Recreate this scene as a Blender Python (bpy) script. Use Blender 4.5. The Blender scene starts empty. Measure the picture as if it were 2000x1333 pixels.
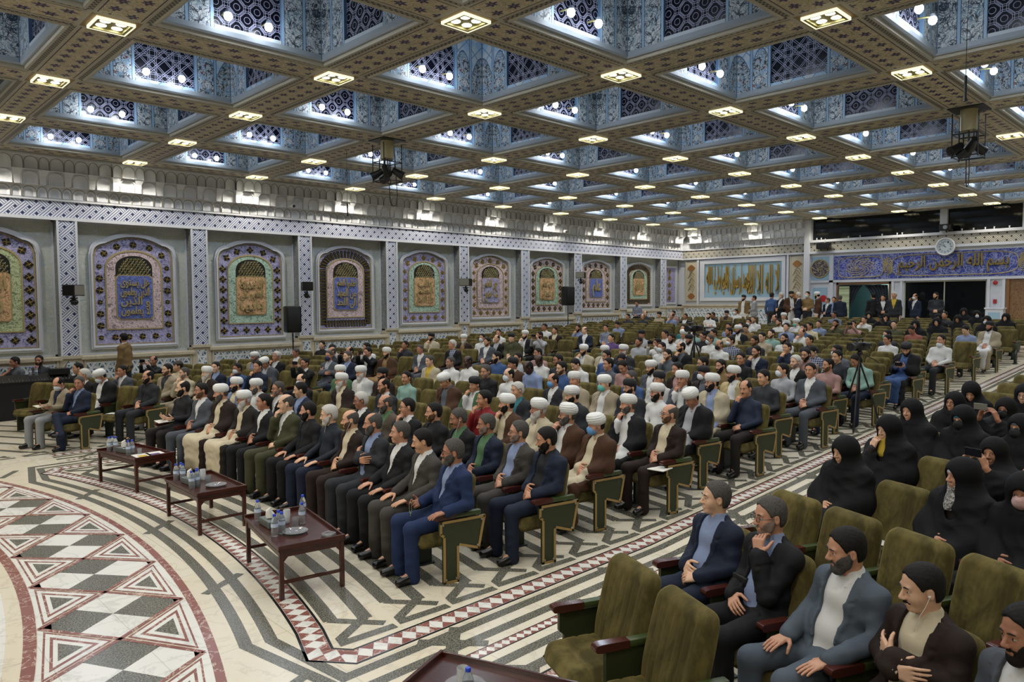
import bpy, bmesh, math, random, os
import numpy as np
from mathutils import Matrix, Vector
sc = bpy.context.scene
COL = sc.collection
PI = math.pi
# ---------------------------------------------------------------- camera, world, exposure
S = 3.29                 # ceiling bay in metres
CH = 2.65                # eye height
H = 6.296                # underside of the ceiling beams
WY = 21.45               # tiled side wall
BX = 33.4                # back wall
cam_d = bpy.data.cameras.new('camera')
cam_d.sensor_width = 36.0
cam_d.lens = 36.0 * 1426.7 / 2000.0
cam_d.clip_end = 200
cam = bpy.data.objects.new('camera', cam_d)
COL.objects.link(cam)
_r = Vector((0.71719698, -0.69685306, -0.00492977)); _d = Vector((-0.04143132, -0.03557708, -0.99850775)); _f = Vector((0.69563779, 0.71633099, -0.05438732))
cam.matrix_world = Matrix(((_r.x, -_d.x, -_f.x, 0), (_r.y, -_d.y, -_f.y, 0), (_r.z, -_d.z, -_f.z, CH), (0, 0, 0, 1)))
sc.camera = cam
world = bpy.data.worlds.new('world'); sc.world = world; world.use_nodes = True
bg = world.node_tree.nodes['Background']
bg.inputs[0].default_value = (0.42, 0.44, 0.5, 1); bg.inputs[1].default_value = 0.02
sc.view_settings.view_transform = 'Standard'
sc.view_settings.look = 'None'
sc.view_settings.gamma = 1.0
sc.view_settings.exposure = 0.0
sc.view_settings.use_curve_mapping = False
sc.cycles.max_bounces = 5; sc.cycles.diffuse_bounces = 3; sc.cycles.use_adaptive_sampling = True; sc.cycles.adaptive_threshold = 0.03; sc.cycles.glossy_bounces = 2
sc.cycles.transmission_bounces = 4; sc.cycles.transparent_max_bounces = 6
sc.cycles.caustics_reflective = False; sc.cycles.caustics_refractive = False
sc.cycles.use_denoising = True
sc.cycles.sample_clamp_indirect = 4.0
NODE_X = [(i + 0.9309) * S for i in range(-2, 10)]
NODE_Y = [(6.2406 - j) * S for j in range(0, 8)]
DOWN_W = 120.0            # each beam-crossing light
FILL_W = 10.0             # added fill light in each coffer, standing in for its lamps
def spot(name, loc, watts, col, size, blend, rad, parent=None, rot=None):
    l = bpy.data.lights.new(name, 'SPOT'); l.energy = watts; l.color = col
    l.spot_size = size; l.spot_blend = blend; l.shadow_soft_size = rad
    o = bpy.data.objects.new(name, l); COL.objects.link(o); o.location = loc
    if rot: o.rotation_euler = rot
    if parent: o.parent = parent
    return o
def floor_z(x):
    return 0.042 * max(0.0, x - 6.5)
# stage lamps of the hall (on the stage side, outside the frame) that light the front rows and the inlaid circle
for (x, y, z, w, tx, ty) in ((-6.0, 4.0, 6.0, 1300, 4.0, 7.0), (-6.0, 14.0, 6.0, 1300, 4.0, 12.0), (-3.0, -2.0, 6.0, 260, 4.5, 2.0)):
    d = Vector((tx - x, ty - y, 0.6 - z))
    spot('stage_light', (x, y, z), w, (1.0, 0.93, 0.80), math.radians(75), 0.8, 0.35, rot=d.to_track_quat('-Z', 'Y').to_euler())

# ---------------------------------------------------------------- helpers
class V:
    """shader value with operators"""
    def __init__(s, g, sock): s.g = g; s.s = sock
    def __add__(a, b): return a.g.m('ADD', a, b)
    __radd__ = __add__
    def __sub__(a, b): return a.g.m('SUBTRACT', a, b)
    def __rsub__(a, b): return a.g.m('SUBTRACT', b, a)
    def __mul__(a, b): return a.g.m('MULTIPLY', a, b)
    __rmul__ = __mul__
    def __truediv__(a, b): return a.g.m('DIVIDE', a, b)
    def __lt__(a, b): return a.g.m('LESS_THAN', a, b)
    def __gt__(a, b): return a.g.m('GREATER_THAN', a, b)
    def __neg__(a): return a.g.m('MULTIPLY', a, -1.0)
class G:
    def __init__(s, name):
        s.mat = bpy.data.materials.new(name); s.mat.use_nodes = True
        s.t = s.mat.node_tree; s.b = s.t.nodes['Principled BSDF']; s.b.inputs['Roughness'].default_value = .6
    def n(s, k): return s.t.nodes.new(k)
    def lk(s, a, b):
        if isinstance(a, V): s.t.links.new(a.s, b)
        else: b.default_value = a
    def m(s, op, a, b=0.0, c=None):
        x = s.n('ShaderNodeMath'); x.operation = op
        s.lk(a, x.inputs[0]); s.lk(b, x.inputs[1])
        if c is not None: s.lk(c, x.inputs[2])
        return V(s, x.outputs[0])
    def fr(s, a): return s.m('FRACT', a)
    def fl(s, a): return s.m('FLOOR', a)
    def ab(s, a): return s.m('ABSOLUTE', a)
    def mn(s, a, b): return s.m('MINIMUM', a, b)
    def mx(s, a, b): return s.m('MAXIMUM', a, b)
    def sin(s, a): return s.m('SINE', a)
    def cos(s, a): return s.m('COSINE', a)
    def sq(s, a): return s.m('SQRT', a)
    def ln(s, x, y): return s.sq(x * x + y * y)
    def xyz(s, kind='world'):
        if kind == 'world': o = s.n('ShaderNodeNewGeometry').outputs['Position']
        elif kind == 'uv': o = s.n('ShaderNodeTexCoord').outputs['UV']
        else: o = s.n('ShaderNodeTexCoord').outputs['Object']
        x = s.n('ShaderNodeSeparateXYZ'); s.t.links.new(o, x.inputs[0])
        return V(s, x.outputs[0]), V(s, x.outputs[1]), V(s, x.outputs[2])
    def vec(s, x, y=0.0, z=0.0):
        c = s.n('ShaderNodeCombineXYZ'); s.lk(x, c.inputs[0]); s.lk(y, c.inputs[1]); s.lk(z, c.inputs[2]); return V(s, c.outputs[0])
    def noise(s, v, scale, detail=2.0, dist=0.0, rough=0.5):
        x = s.n('ShaderNodeTexNoise'); s.t.links.new(v.s, x.inputs['Vector'])
        x.inputs['Scale'].default_value = scale; x.inputs['Detail'].default_value = detail
        x.inputs['Distortion'].default_value = dist; x.inputs['Roughness'].default_value = rough
        return V(s, x.outputs[0])
    def vor(s, v, scale, feat='F1'):
        x = s.n('ShaderNodeTexVoronoi'); x.feature = feat; s.t.links.new(v.s, x.inputs['Vector']); x.inputs['Scale'].default_value = scale
        return V(s, x.outputs[0])
    def mix(s, f, a, b):
        x = s.n('ShaderNodeMix'); x.data_type = 'RGBA'; s.lk(f, x.inputs[0])
        for v, i in ((a, 6), (b, 7)):
            if isinstance(v, V): s.t.links.new(v.s, x.inputs[i])
            else: x.inputs[i].default_value = (*v[:3], 1)
        return V(s, x.outputs[2])
    def ss(s, a, lo, hi):
        x = s.n('ShaderNodeMapRange'); x.interpolation_type = 'SMOOTHSTEP'; s.lk(a, x.inputs[0])
        x.inputs[1].default_value = lo; x.inputs[2].default_value = hi; return V(s, x.outputs[0])
    def out(s, col=None, rough=None, metal=None, bump=None, bstr=0.3, bdist=0.01, emit=None, estr=1.0, spec=None, alpha=None):
        b = s.b
        if col is not None:
            if isinstance(col, V): s.t.links.new(col.s, b.inputs['Base Color'])
            else: b.inputs['Base Color'].default_value = (*col[:3], 1)
        if rough is not None: s.lk(rough, b.inputs['Roughness'])
        if metal is not None: s.lk(metal, b.inputs['Metallic'])
        if spec is not None: b.inputs['Specular IOR Level'].default_value = spec
        if alpha is not None: b.inputs['Alpha'].default_value = alpha
        if bump is not None:
            x = s.n('ShaderNodeBump'); x.inputs['Strength'].default_value = bstr; x.inputs['Distance'].default_value = bdist
            s.t.links.new(bump.s, x.inputs['Height']); s.t.links.new(x.outputs[0], b.inputs['Normal'])
        if emit is not None:
            b.inputs['Emission Color'].default_value = (*emit[:3], 1); b.inputs['Emission Strength'].default_value = estr
        return s.mat
def lin(h):
    h = h.lstrip('#'); c = [int(h[i:i + 2], 16) / 255 for i in (0, 2, 4)]
    return tuple(((v + 0.055) / 1.055) ** 2.4 if v > 0.04045 else v / 12.92 for v in c)
_mc = {}
def plain(name, hexc, rough=0.6, metal=0.0, var=0.12, nscale=25.0, bump=0.0, spec=None):
    k = name
    if k in _mc: return _mc[k]
    g = G(name); x, y, z = g.xyz('obj'); v = g.vec(x, y, z); n = g.noise(v, nscale, 3)
    c = lin(hexc)
    col = g.mix(n, tuple(q * (1 - var) for q in c), tuple(min(1, q * (1 + var)) for q in c))
    _mc[k] = g.out(col, rough, metal, bump=n if bump else None, bstr=bump, bdist=0.004, spec=spec)
    return _mc[k]
def mesh(name, verts, faces, mats=(), midx=None, smooth=False, uvs=None):
    me = bpy.data.meshes.new(name)
    me.from_pydata([tuple(v) for v in verts], [], [tuple(f) for f in faces])
    for m in mats: me.materials.append(m)
    if midx is not None and len(me.polygons): me.polygons.foreach_set('material_index', np.array(midx, dtype=np.int32))
    if smooth: me.polygons.foreach_set('use_smooth', [True] * len(me.polygons))
    if uvs is not None:
        ul = me.uv_layers.new(name='uv'); ul.data.foreach_set('uv', np.array(uvs, dtype=np.float32).ravel())
    me.update(); return me
def link(name, me, parent=None, loc=None, rotz=None, matrix=None):
    o = bpy.data.objects.new(name, me); COL.objects.link(o)
    if parent is not None: o.parent = parent
    if matrix is not None: o.matrix_local = matrix
    else:
        if loc is not None: o.location = loc
        if rotz is not None: o.rotation_euler = (0, 0, rotz)
    return o
def tag(o, label=None, cat=None, group=None, kind=None):
    if label: o['label'] = label
    if cat: o['category'] = cat
    if group: o['group'] = group
    if kind: o['kind'] = kind
    return o
def thing(name, label, cat, loc=(0, 0, 0), rotz=0, group=None):
    o = bpy.data.objects.new(name, None); COL.objects.link(o); o.location = loc; o.rotation_euler = (0, 0, rotz); o.empty_display_size = .1
    return tag(o, label, cat, group)
def dup(root, loc, rotz, label=None, group=None):
    def cp(o, par):
        c = o.copy(); COL.objects.link(c)
        if par is not None: c.parent = par
        for ch in o.children: cp(ch, c)
        return c
    r = cp(root, None); r.location = loc; r.rotation_euler = (0, 0, rotz)
    if label: r['label'] = label
    if group: r['group'] = group
    return r
class MB:
    """collects boxes, prisms, tubes and revolved shapes into one mesh"""
    def __init__(s): s.v = []; s.f = []; s.m = []; s.uv = []
    def add(s, vs, fs, m=0):
        b = len(s.v); s.v += [tuple(v) for v in vs]; s.f += [tuple(i + b for i in f) for f in fs]; s.m += [m] * len(fs)
    def box(s, x0, x1, y0, y1, z0, z1, m=0):
        s.add([(x0, y0, z0), (x1, y0, z0), (x1, y1, z0), (x0, y1, z0), (x0, y0, z1), (x1, y0, z1), (x1, y1, z1), (x0, y1, z1)],
              [(0, 3, 2, 1), (4, 5, 6, 7), (0, 1, 5, 4), (1, 2, 6, 5), (2, 3, 7, 6), (3, 0, 4, 7)], m)
    def bbox(s, x0, x1, y0, y1, z0, z1, b=0.01, m=0):
        """box with chamfered edges"""
        bm = bmesh.new(); bmesh.ops.create_cube(bm, size=1)
        for v in bm.verts: v.co = ((x0 + x1) / 2 + v.co.x * (x1 - x0), (y0 + y1) / 2 + v.co.y * (y1 - y0), (z0 + z1) / 2 + v.co.z * (z1 - z0))
        bmesh.ops.bevel(bm, geom=bm.edges[:], offset=b, segments=2, affect='EDGES', profile=.5)
        s.frombm(bm, m)
    def frombm(s, bm, m=0):
        bm.verts.index_update(); s.add([v.co[:] for v in bm.verts], [[v.index for v in f.verts] for f in bm.faces], m); bm.free()
    def prism(s, pts, axis, a, b, m=0):
        """extrude a 2D outline along axis ('x','y','z') from a to b"""
        n = len(pts)
        def P(p, t): return {'x': (t, p[0], p[1]), 'y': (p[0], t, p[1]), 'z': (p[0], p[1], t)}[axis]
        vs = [P(p, a) for p in pts] + [P(p, b) for p in pts]
        s.add(vs, [tuple(range(n))[::-1], tuple(range(n, 2 * n))] + [(i, (i + 1) % n, n + (i + 1) % n, n + i) for i in range(n)], m)
    def tube(s, pts, r, seg=8, m=0, closed=False, cap=True):
        pts = [Vector(p) for p in pts]; n = len(pts); rs = r if isinstance(r, (list, tuple)) else [r] * n
        rings = []; up = None
        for i, p in enumerate(pts):
            t = (pts[min(i + 1, n - 1)] - pts[max(i - 1, 0)]).normalized() if not closed else (pts[(i + 1) % n] - pts[i - 1]).normalized()
            if up is None: up = t.orthogonal().normalized()
            up = (up - t * up.dot(t)); up = up.normalized() if up.length > 1e-6 else t.orthogonal().normalized()
            w = t.cross(up)
            rings.append([p + (up * math.cos(2 * PI * k / seg) + w * math.sin(2 * PI * k / seg)) * rs[i] for k in range(seg)])
        vs = [v for rg in rings for v in rg]; fs = []
        for i in range(n if closed else n - 1):
            j = (i + 1) % n
            for k in range(seg): fs.append((i * seg + k, i * seg + (k + 1) % seg, j * seg + (k + 1) % seg, j * seg + k))
        if cap and not closed: fs += [tuple(range(seg))[::-1], tuple((n - 1) * seg + k for k in range(seg))]
        s.add(vs, fs, m)
    def lathe(s, prof, seg=16, m=0, c=(0, 0, 0), ax='z'):
        """revolve (r, h) pairs about z"""
        vs = []; fs = []
        for r, h in prof:
            for k in range(seg):
                a = 2 * PI * k / seg; q = (r * math.cos(a), r * math.sin(a), h)
                if ax == 'x': q = (h, q[0], q[1])
                if ax == 'y': q = (q[0], h, q[1])
                vs.append((c[0] + q[0], c[1] + q[1], c[2] + q[2]))
        for i in range(len(prof) - 1):
            for k in range(seg): fs.append((i * seg + k, i * seg + (k + 1) % seg, (i + 1) * seg + (k + 1) % seg, (i + 1) * seg + k))
        fs.append(tuple(range(seg))[::-1]); fs.append(tuple((len(prof) - 1) * seg + k for k in range(seg)))
        s.add(vs, fs, m)
    def ell(s, c, r, seg=12, rings=8, m=0):
        prof = []
        vs = [(c[0], c[1], c[2] - r[2])]
        for i in range(1, rings):
            t = PI * i / rings
            for k in range(seg):
                a = 2 * PI * k / seg; vs.append((c[0] + r[0] * math.sin(t) * math.cos(a), c[1] + r[1] * math.sin(t) * math.sin(a), c[2] - r[2] * math.cos(t)))
        vs.append((c[0], c[1], c[2] + r[2])); fs = []
        for k in range(seg): fs.append((0, 1 + (k + 1) % seg, 1 + k))
        for i in range(rings - 2):
            for k in range(seg):
                a = 1 + i * seg; b = a + seg; fs.append((a + k, a + (k + 1) % seg, b + (k + 1) % seg, b + k))
        e = len(vs) - 1; a = 1 + (rings - 2) * seg
        for k in range(seg): fs.append((a + k, a + (k + 1) % seg, e))
        s.add(vs, fs, m)
    def me(s, name, mats, smooth=False):
        if not isinstance(mats, (list, tuple)): mats = [mats]
        me = mesh(name, s.v, s.f, mats, s.m, smooth)
        if smooth and hasattr(me, 'set_sharp_from_angle'): me.set_sharp_from_angle(angle=math.radians(40))
        return me
    def build(s, name, mats, parent=None, smooth=False, loc=None, rotz=None):
        return link(name, s.me(name, mats, smooth), parent, loc, rotz)
# ---------------------------------------------------------------- materials of the hall
M = {}
def marble(name, base, vein, rough=0.16, tile=0.9, spread=0.5):
    g = G(name); x, y, z = g.xyz('world'); v = g.vec(x, y, z)
    n = g.noise(v, 1.6, 6, 0.6, .62); vn = g.ab(n - 0.5)
    veins = g.ss(vn, 0.03, 0.0) * 0.28
    big = g.noise(v, 0.9, 2)
    tx = g.fl(x * (1 / tile)); ty = g.fl(y * (1 / tile))
    tn = g.fr(g.sin(tx * 12.9898 + ty * 78.233) * 43758.5)
    c = g.mix(tn * spread, base, tuple(b * q for b, q in zip(base, (1.0, .93, .80))))
    c = g.mix(big * .35, c, tuple(b * .82 for b in base))
    c = g.mix(veins, c, vein)
    jx = g.ab(g.fr(x * (1 / tile)) - .5) > .494; jy = g.ab(g.fr(y * (1 / tile)) - .5) > .494
    c = g.mix(g.mx(jx, jy) * .35, c, (.25, .22, .17))
    return g.out(c, g.mix(big, (rough, rough, rough), (rough * 1.8,) * 3))
M['marble'] = marble('cream_marble', lin('d6cfbc'), lin('a39882'))
M['marble_w'] = marble('white_marble', lin('dcdbd4'), lin('8f9490'), tile=.6, spread=.2)
def granite(name, a, b):
    g = G(name); x, y, z = g.xyz('world'); v = g.vec(x, y, z)
    n = g.noise(v, 90, 3, 0, .7); n2 = g.noise(v, 2.5, 2)
    c = g.mix(g.ss(n, .40, .62), a, b); c = g.mix(n2 * .4, c, tuple(q * .6 for q in a))
    return g.out(c, .22)
M['granite'] = granite('grey_granite', lin('3c3d37'), lin('8d8a7b'))
g = G('red_marble'); x, y, z = g.xyz('world'); v = g.vec(x, y, z)
n = g.noise(v, 5, 6, 1.2, .6); c = g.mix(g.ss(g.ab(n - .5), .02, 0), g.mix(n, lin('6f4239'), lin('93625a')), lin('c9b3a4'))
M['redm'] = g.out(c, .2)
M['blackm'] = plain('black_granite', '1b1d1c', .2, var=.4, nscale=60)
M['white_paint'] = plain('white_plaster', 'c9ccd2', .55, var=.05)
M['dado_marble'] = marble('veined_dado_marble', lin('b9b19d'), lin('7d735d'), .3, 1.1, .3)
# interlaced strap band, used on the wall band and pilasters
def strap_mat(name, axis, light, mid, dark, p=0.12):
    g = G(name); X, Y, Z = g.xyz('world'); a = X if axis == 'x' else Y
    u = (a + Z) * (0.7071 / p); v = (a - Z) * (0.7071 / p)
    cu = g.fl(u); cv = g.fl(v); fu = g.ab(g.fr(u) - .5); fv = g.ab(g.fr(v) - .5)
    inH = fv < .37; inV = fu < .37
    over = g.fr((cu + cv * 2.0) * (1 / 3.0)) < .5          # twill: two over, one under
    useH = g.mx(inH * over, inH * (1.0 - inV)); t = fv * useH + fu * (1.0 - useH)
    hole = (1.0 - inH) * (1.0 - inV)
    line = g.mx(g.ab(t - .13) < .045, t > .315)
    col = g.mix(line, light, mid); col = g.mix(hole, col, dark)
    sp = (g.fr((cu + cv) * .5) < .25) * (g.mx(fu, fv) < .20); col = g.mix(sp * .0, col, dark)
    return g.out(col, .5, bump=1.0 - line - hole, bstr=.6, bdist=.02)
M['strap_x'] = strap_mat('interlace_tiles', 'x', lin('d6dae4'), lin('525d80'), lin('232b50'), .21)
M['strap_y'] = strap_mat('interlace_plaster', 'y', lin('bfbbae'), lin('6d6959'), lin('2c2a24'), .21)
# dado: hexagonal star lattice with teal palmettes
def dado_mat(name, axis):
    g = G(name); X, Y, Z = g.xyz('world'); a = X if axis == 'x' else Y
    q = 1 / .36; u = a * q; w = Z * q
    d1 = g.ab(g.fr(w * 1.1547) - .5); d2 = g.ab(g.fr(u + w * .57735) - .5); d3 = g.ab(g.fr(u - w * .57735) - .5)
    edge = g.mn(d1, g.mn(d2, d3))                             # three families of straps through the stars
    frame = edge < .075
    mid = g.mx(d1, g.mx(d2, d3)) > .455
    n = g.noise(g.vec(a, Y, Z), 9, 2, 1.4)
    petal = g.sin(g.m('ARCTAN2', g.fr(w * .57735) - .5, g.fr(u) - .5) * 6.0) > -.25
    leaf = g.mix(g.ss(n, .45, .55), lin('14585a'), lin('1b4468'))
    c = g.mix(petal * (g.ab(n - .5) > .022), lin('c4c9cc'), leaf)
    c = g.mix(frame, c, lin('d3d6d8')); c = g.mix((g.ab(edge - .08) < .012), c, lin('7b8fa0')); c = g.mix(mid * .7, c, lin('d3d6d8'))
    return g.out(c, .25)
M['dado_x'] = dado_mat('star_tile_dado', 'x'); M['dado_y'] = dado_mat('star_tile_dado_rear', 'y')
# painted scroll ornament
def scroll(g, u, v, scale, th=.035, seed=0.0):
    p = g.vec(u, v, seed)
    n1 = g.noise(p, scale, 1.5, 1.6); n2 = g.noise(g.vec(v, u, seed + 3.3), scale * .9, 1.5, 1.9)
    l1 = g.ab(n1 - .5) < th * .7; l2 = g.ab(n2 - .47) < th * .5; l3 = g.ab(n1 - .62) < th * .5
    return g.mx(l1, g.mx(l2, l3)), n2
def ornament(name, base, tint, line, kind='x', scale=9.0, th=.05, gold=None, seed=0., bump=.5, rough=.5):
    g = G(name); X, Y, Z = g.xyz('world')
    u, v = (X, Z) if kind == 'x' else (Y, Z)
    l, n = scroll(g, u, v, scale, th, seed)
    c = g.mix(g.ss(n, .45, .6), base, tint); c = g.mix(l, c, line)
    if gold is not None:
        l2, n2 = scroll(g, u, v, scale * .6, th, seed + 9.); c = g.mix(l2, c, gold)
    return g.out(c, rough, bump=l + n, bstr=bump, bdist=.02)
M['spandrel'] = ornament('spandrel_relief', lin('c9cfd0'), lin('b7c2c0'), lin('c6c9bd'), scale=5, th=.06, bump=1.0)
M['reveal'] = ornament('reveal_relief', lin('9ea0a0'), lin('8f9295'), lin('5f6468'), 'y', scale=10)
M['gold'] = plain('antique_gold', '8f7a42', .42, .55, .3, 40)
M['gold_l'] = plain('bright_gilt_script', 'b0924a', .4, .3, .2, 30)
M['gold_soft'] = plain('pale_gilt_plaster', 'a5966a', .5, .15, .25, 40)
M['dark_inlay'] = plain('black_inlay', '17140f', .45, var=.3)
FIELD = {'lav': ('8f8cae', '7b7fae'), 'mint': ('93ab9b', '7fa08f'), 'pink': ('b2a0a3', '9c8f96'), 'bluep': ('4f5e9e', '5968ab'), 'peach': ('b28f68', 'a8845c'), 'green': ('98a27c', '8b9a70')}
for k, (a, b) in FIELD.items():
    M['f_' + k] = ornament('relief_' + k, lin(a), tuple(q * .72 for q in lin(b)), tuple(min(1, q * 1.5 + .03) for q in lin(a)), scale=7, seed=len(k) * 1.7, th=.06, bump=1.0)
# ceiling: beam soffit
g = G('painted_beam_soffit'); X, Y, Z = g.xyz('world')
fx = X * (1 / S) - 0.9309; fy = Y * (1 / S) - 6.2406
dx = (g.fr(fx + .5) - .5) * S; dy = (g.fr(fy + .5) - .5) * S      # offset to nearest beam axis
adx = g.ab(dx); ady = g.ab(dy)
isA = adx < ady                                                  # beam running along y
t = g.mn(adx, ady); ts = dx * isA + dy * (1.0 - isA); s_ = Y * isA + X * (1.0 - isA)
inner = t < .25
cell = s_ * (1 / .30); side = ts > 0.0
cf = g.fr(cell + side * .5) - .5
fu = cf * .30; fv = g.ab(ts) - .12
ang = g.m('ARCTAN2', fv, fu); rr = g.ln(fu, fv * 1.25)
fl_ = rr < (0.074 + .024 * g.cos(ang * 6.0)); core = rr < .017
nn = g.noise(g.vec(X, Y, Z), 14, 3, .8)
tan_ = g.mix(g.ss(nn, .4, .6), lin('b5aa8e'), lin('c2b89e'))
tan_ = g.mix(g.ab(nn - .5) < .02, tan_, lin('8f8363'))
c = g.mix(fl_ * (1.0 - core), tan_, lin('3a3056'))
c = g.mix(core, c, lin('8f8466'))
edge = (g.ab(t - .255) < .008)
c = g.mix(edge, c, lin('2a2340'))
rope = g.fr(s_ * (1 / .085) + g.fl(t * (1 / .035)) * .5)
ropec = g.mix((g.ab(rope - .5) < .3), lin('24243a'), lin('8d8873'))
c = g.mix(t > .27, c, lin('aaa596')); c = g.mix((t > .31) * (t < .40), c, ropec)
cross = g.mx(adx, ady) < .36
c = g.mix(cross, c, g.mix(g.mx(adx, ady) < .30, lin('aaa596'), lin('7d6a45')))
M['soffit'] = g.out(c, .55, bump=nn, bstr=.2)
M['mould'] = plain('stone_moulding', 'aaa79a', .5, var=.08)
M['mould_b'] = plain('blue_grey_moulding', '9aa6b4', .5, var=.08)
# coffer walls (uv: u across, v up, in metres)
def coffer_mat(name, arch):
    g = G(name); U, Vv, _ = g.xyz('uv')
    u = g.ab(U)
    mu = g.ab(g.ab(u - .68) - .0)                                # small panels centred .68
    corner = 1.145 - u                                           # distance to the corner
    s1, n1 = scroll(g, u, Vv, 5.0, .034, 1.7 if arch else 5.1)
    s2, n2 = scroll(g, u, Vv, 9.0, .036, 2.2)
    base = g.mix(n2, lin('b3bcc2'), lin('c9cfd1'))
    ink = g.mix(g.ss(n1, .45, .6), lin('2a3440'), lin('5f7a8a'))
    c = g.mix(g.mx(s1, s2 * .8), base, ink)
    if arch:
        fl2 = g.vor(g.vec(u, Vv, 0), 7.0); c = g.mix(fl2 < .16, c, lin('6b3a44'))
        c = g.mix(g.ss(n1, .55, .60) * .5, c, lin('7aa0c6'))
        c = g.mix((fl2 < .05), c, lin('c9b070'))
    # arch outlines of each painted panel: above them plain pale blue
    h1, h2 = (.78, .74) if arch else (1.0, 1.12)
    top1 = h1 - g.m('POWER', mu * (1 / .18), 2.0) * .30; top2 = h2 - g.m('POWER', corner * (1 / .28), 2.0) * (.40 if arch else .45)
    inw = (u < .86) * (u > .52)
    lim = top1 * inw + top2 * (1.0 - inw)
    above = Vv > lim
    fac = g.mn(g.ab(g.fr((u + Vv) * 2.6) - .5), g.ab(g.fr((u - Vv) * 2.6) - .5)) < .035
    hi_ = g.mix(g.fr(g.fl((u + Vv) * 2.6) * .5 + g.fl((u - Vv) * 2.6) * .5) > .25, lin('b9c6d0'), lin('9dbbd6')) if arch else None
    c = g.mix(above, c, g.mix(fac, hi_, lin('6f93b3')) if arch else lin('b4c0ca')); c = g.mix(g.ab(Vv - lim) < .015, c, lin('46637f'))
    fr = g.mn(g.ab(u - .86), g.ab(u - .52)); c = g.mix(fr < .018, c, lin('8aa9c4')); c = g.mix(g.ab(fr - .026) < .005, c, lin('30465c'))
    c = g.mix(Vv < .07, c, lin('8c97a0'))
    c = g.mix(corner < .012, c, lin('5a7288'))
    return g.out(c, .5)
M['cof_F'] = coffer_mat('painted_coffer_scrolls', False); M['cof_M'] = coffer_mat('painted_coffer_flowers', True)
def lattice_mat(name, kind):
    g = G(name); U, Vv, _ = g.xyz('uv')
    if kind == 'rings':
        p = .30; ls = []
        for ox, oy in ((0, 0), (.5, .5)):
            fx = (g.fr(U * (1 / p) + ox) - .5) * p; fy = (g.fr(Vv * (1 / p) + oy) - .5) * p
            r = g.mx(g.mx(g.ab(fx), g.ab(fy)), (g.ab(fx) + g.ab(fy)) * .7071)      # octagons
            ls.append(g.ab(g.ab(r - .112) - .013)); 
            ls.append(g.ab(g.ln(fx, fy) - .045))
        d = g.mn(g.mn(ls[0], ls[1]), g.mn(ls[2], ls[3]))
        w = .0040
    else:
        p = .42; d = None; w = .0045
        for k in range(4):
            a = PI * k / 4; t = U * math.cos(a) + Vv * math.sin(a); p = .40 if k % 2 == 0 else .2828
            q = g.ab(g.ab(g.fr(t * (1 / p)) - .5) * p - .055); q = g.ab(q - .014)
            d = q if d is None else g.mn(d, q)
    line = d < w
    c = g.mix(line, lin('070716'), lin('9296ad'))
    return g.out(c, g.mix(line, (.25,) * 3, (.6,) * 3), bump=line, bstr=.6, bdist=.02)
M['lat_F'] = lattice_mat('ring_lattice_window', 'rings'); M['lat_M'] = lattice_mat('star_lattice_window', 'star')
M['vault_a'] = plain('vault_pale_blue', '9fb4c8', .5, var=.06); M['vault_b'] = plain('vault_white', 'b4bec4', .5, var=.06); M['vault_c'] = plain('vault_sky_blue', '6f9cc6', .5, var=.06)
M['rib'] = plain('vault_rib_line', '5c7c9c', .5, var=.05)
M['muq'] = plain('muqarnas_plaster', 'e4e7ec', .6, var=.05, nscale=6)
M['muq_line'] = plain('niche_outline', '857f70', .6, var=.1)
M['lens'] = G('lamp_lens').out((1, 1, 1), .3, emit=(1.0, .93, .78), estr=14.0)
M['lens_b'] = G('coffer_lamp_lens').out((1, 1, 1), .3, emit=(.86, .92, 1.0), estr=60.0)
M['tray'] = plain('lamp_tray_brass', '96915f', .4, .3, .1)
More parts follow.
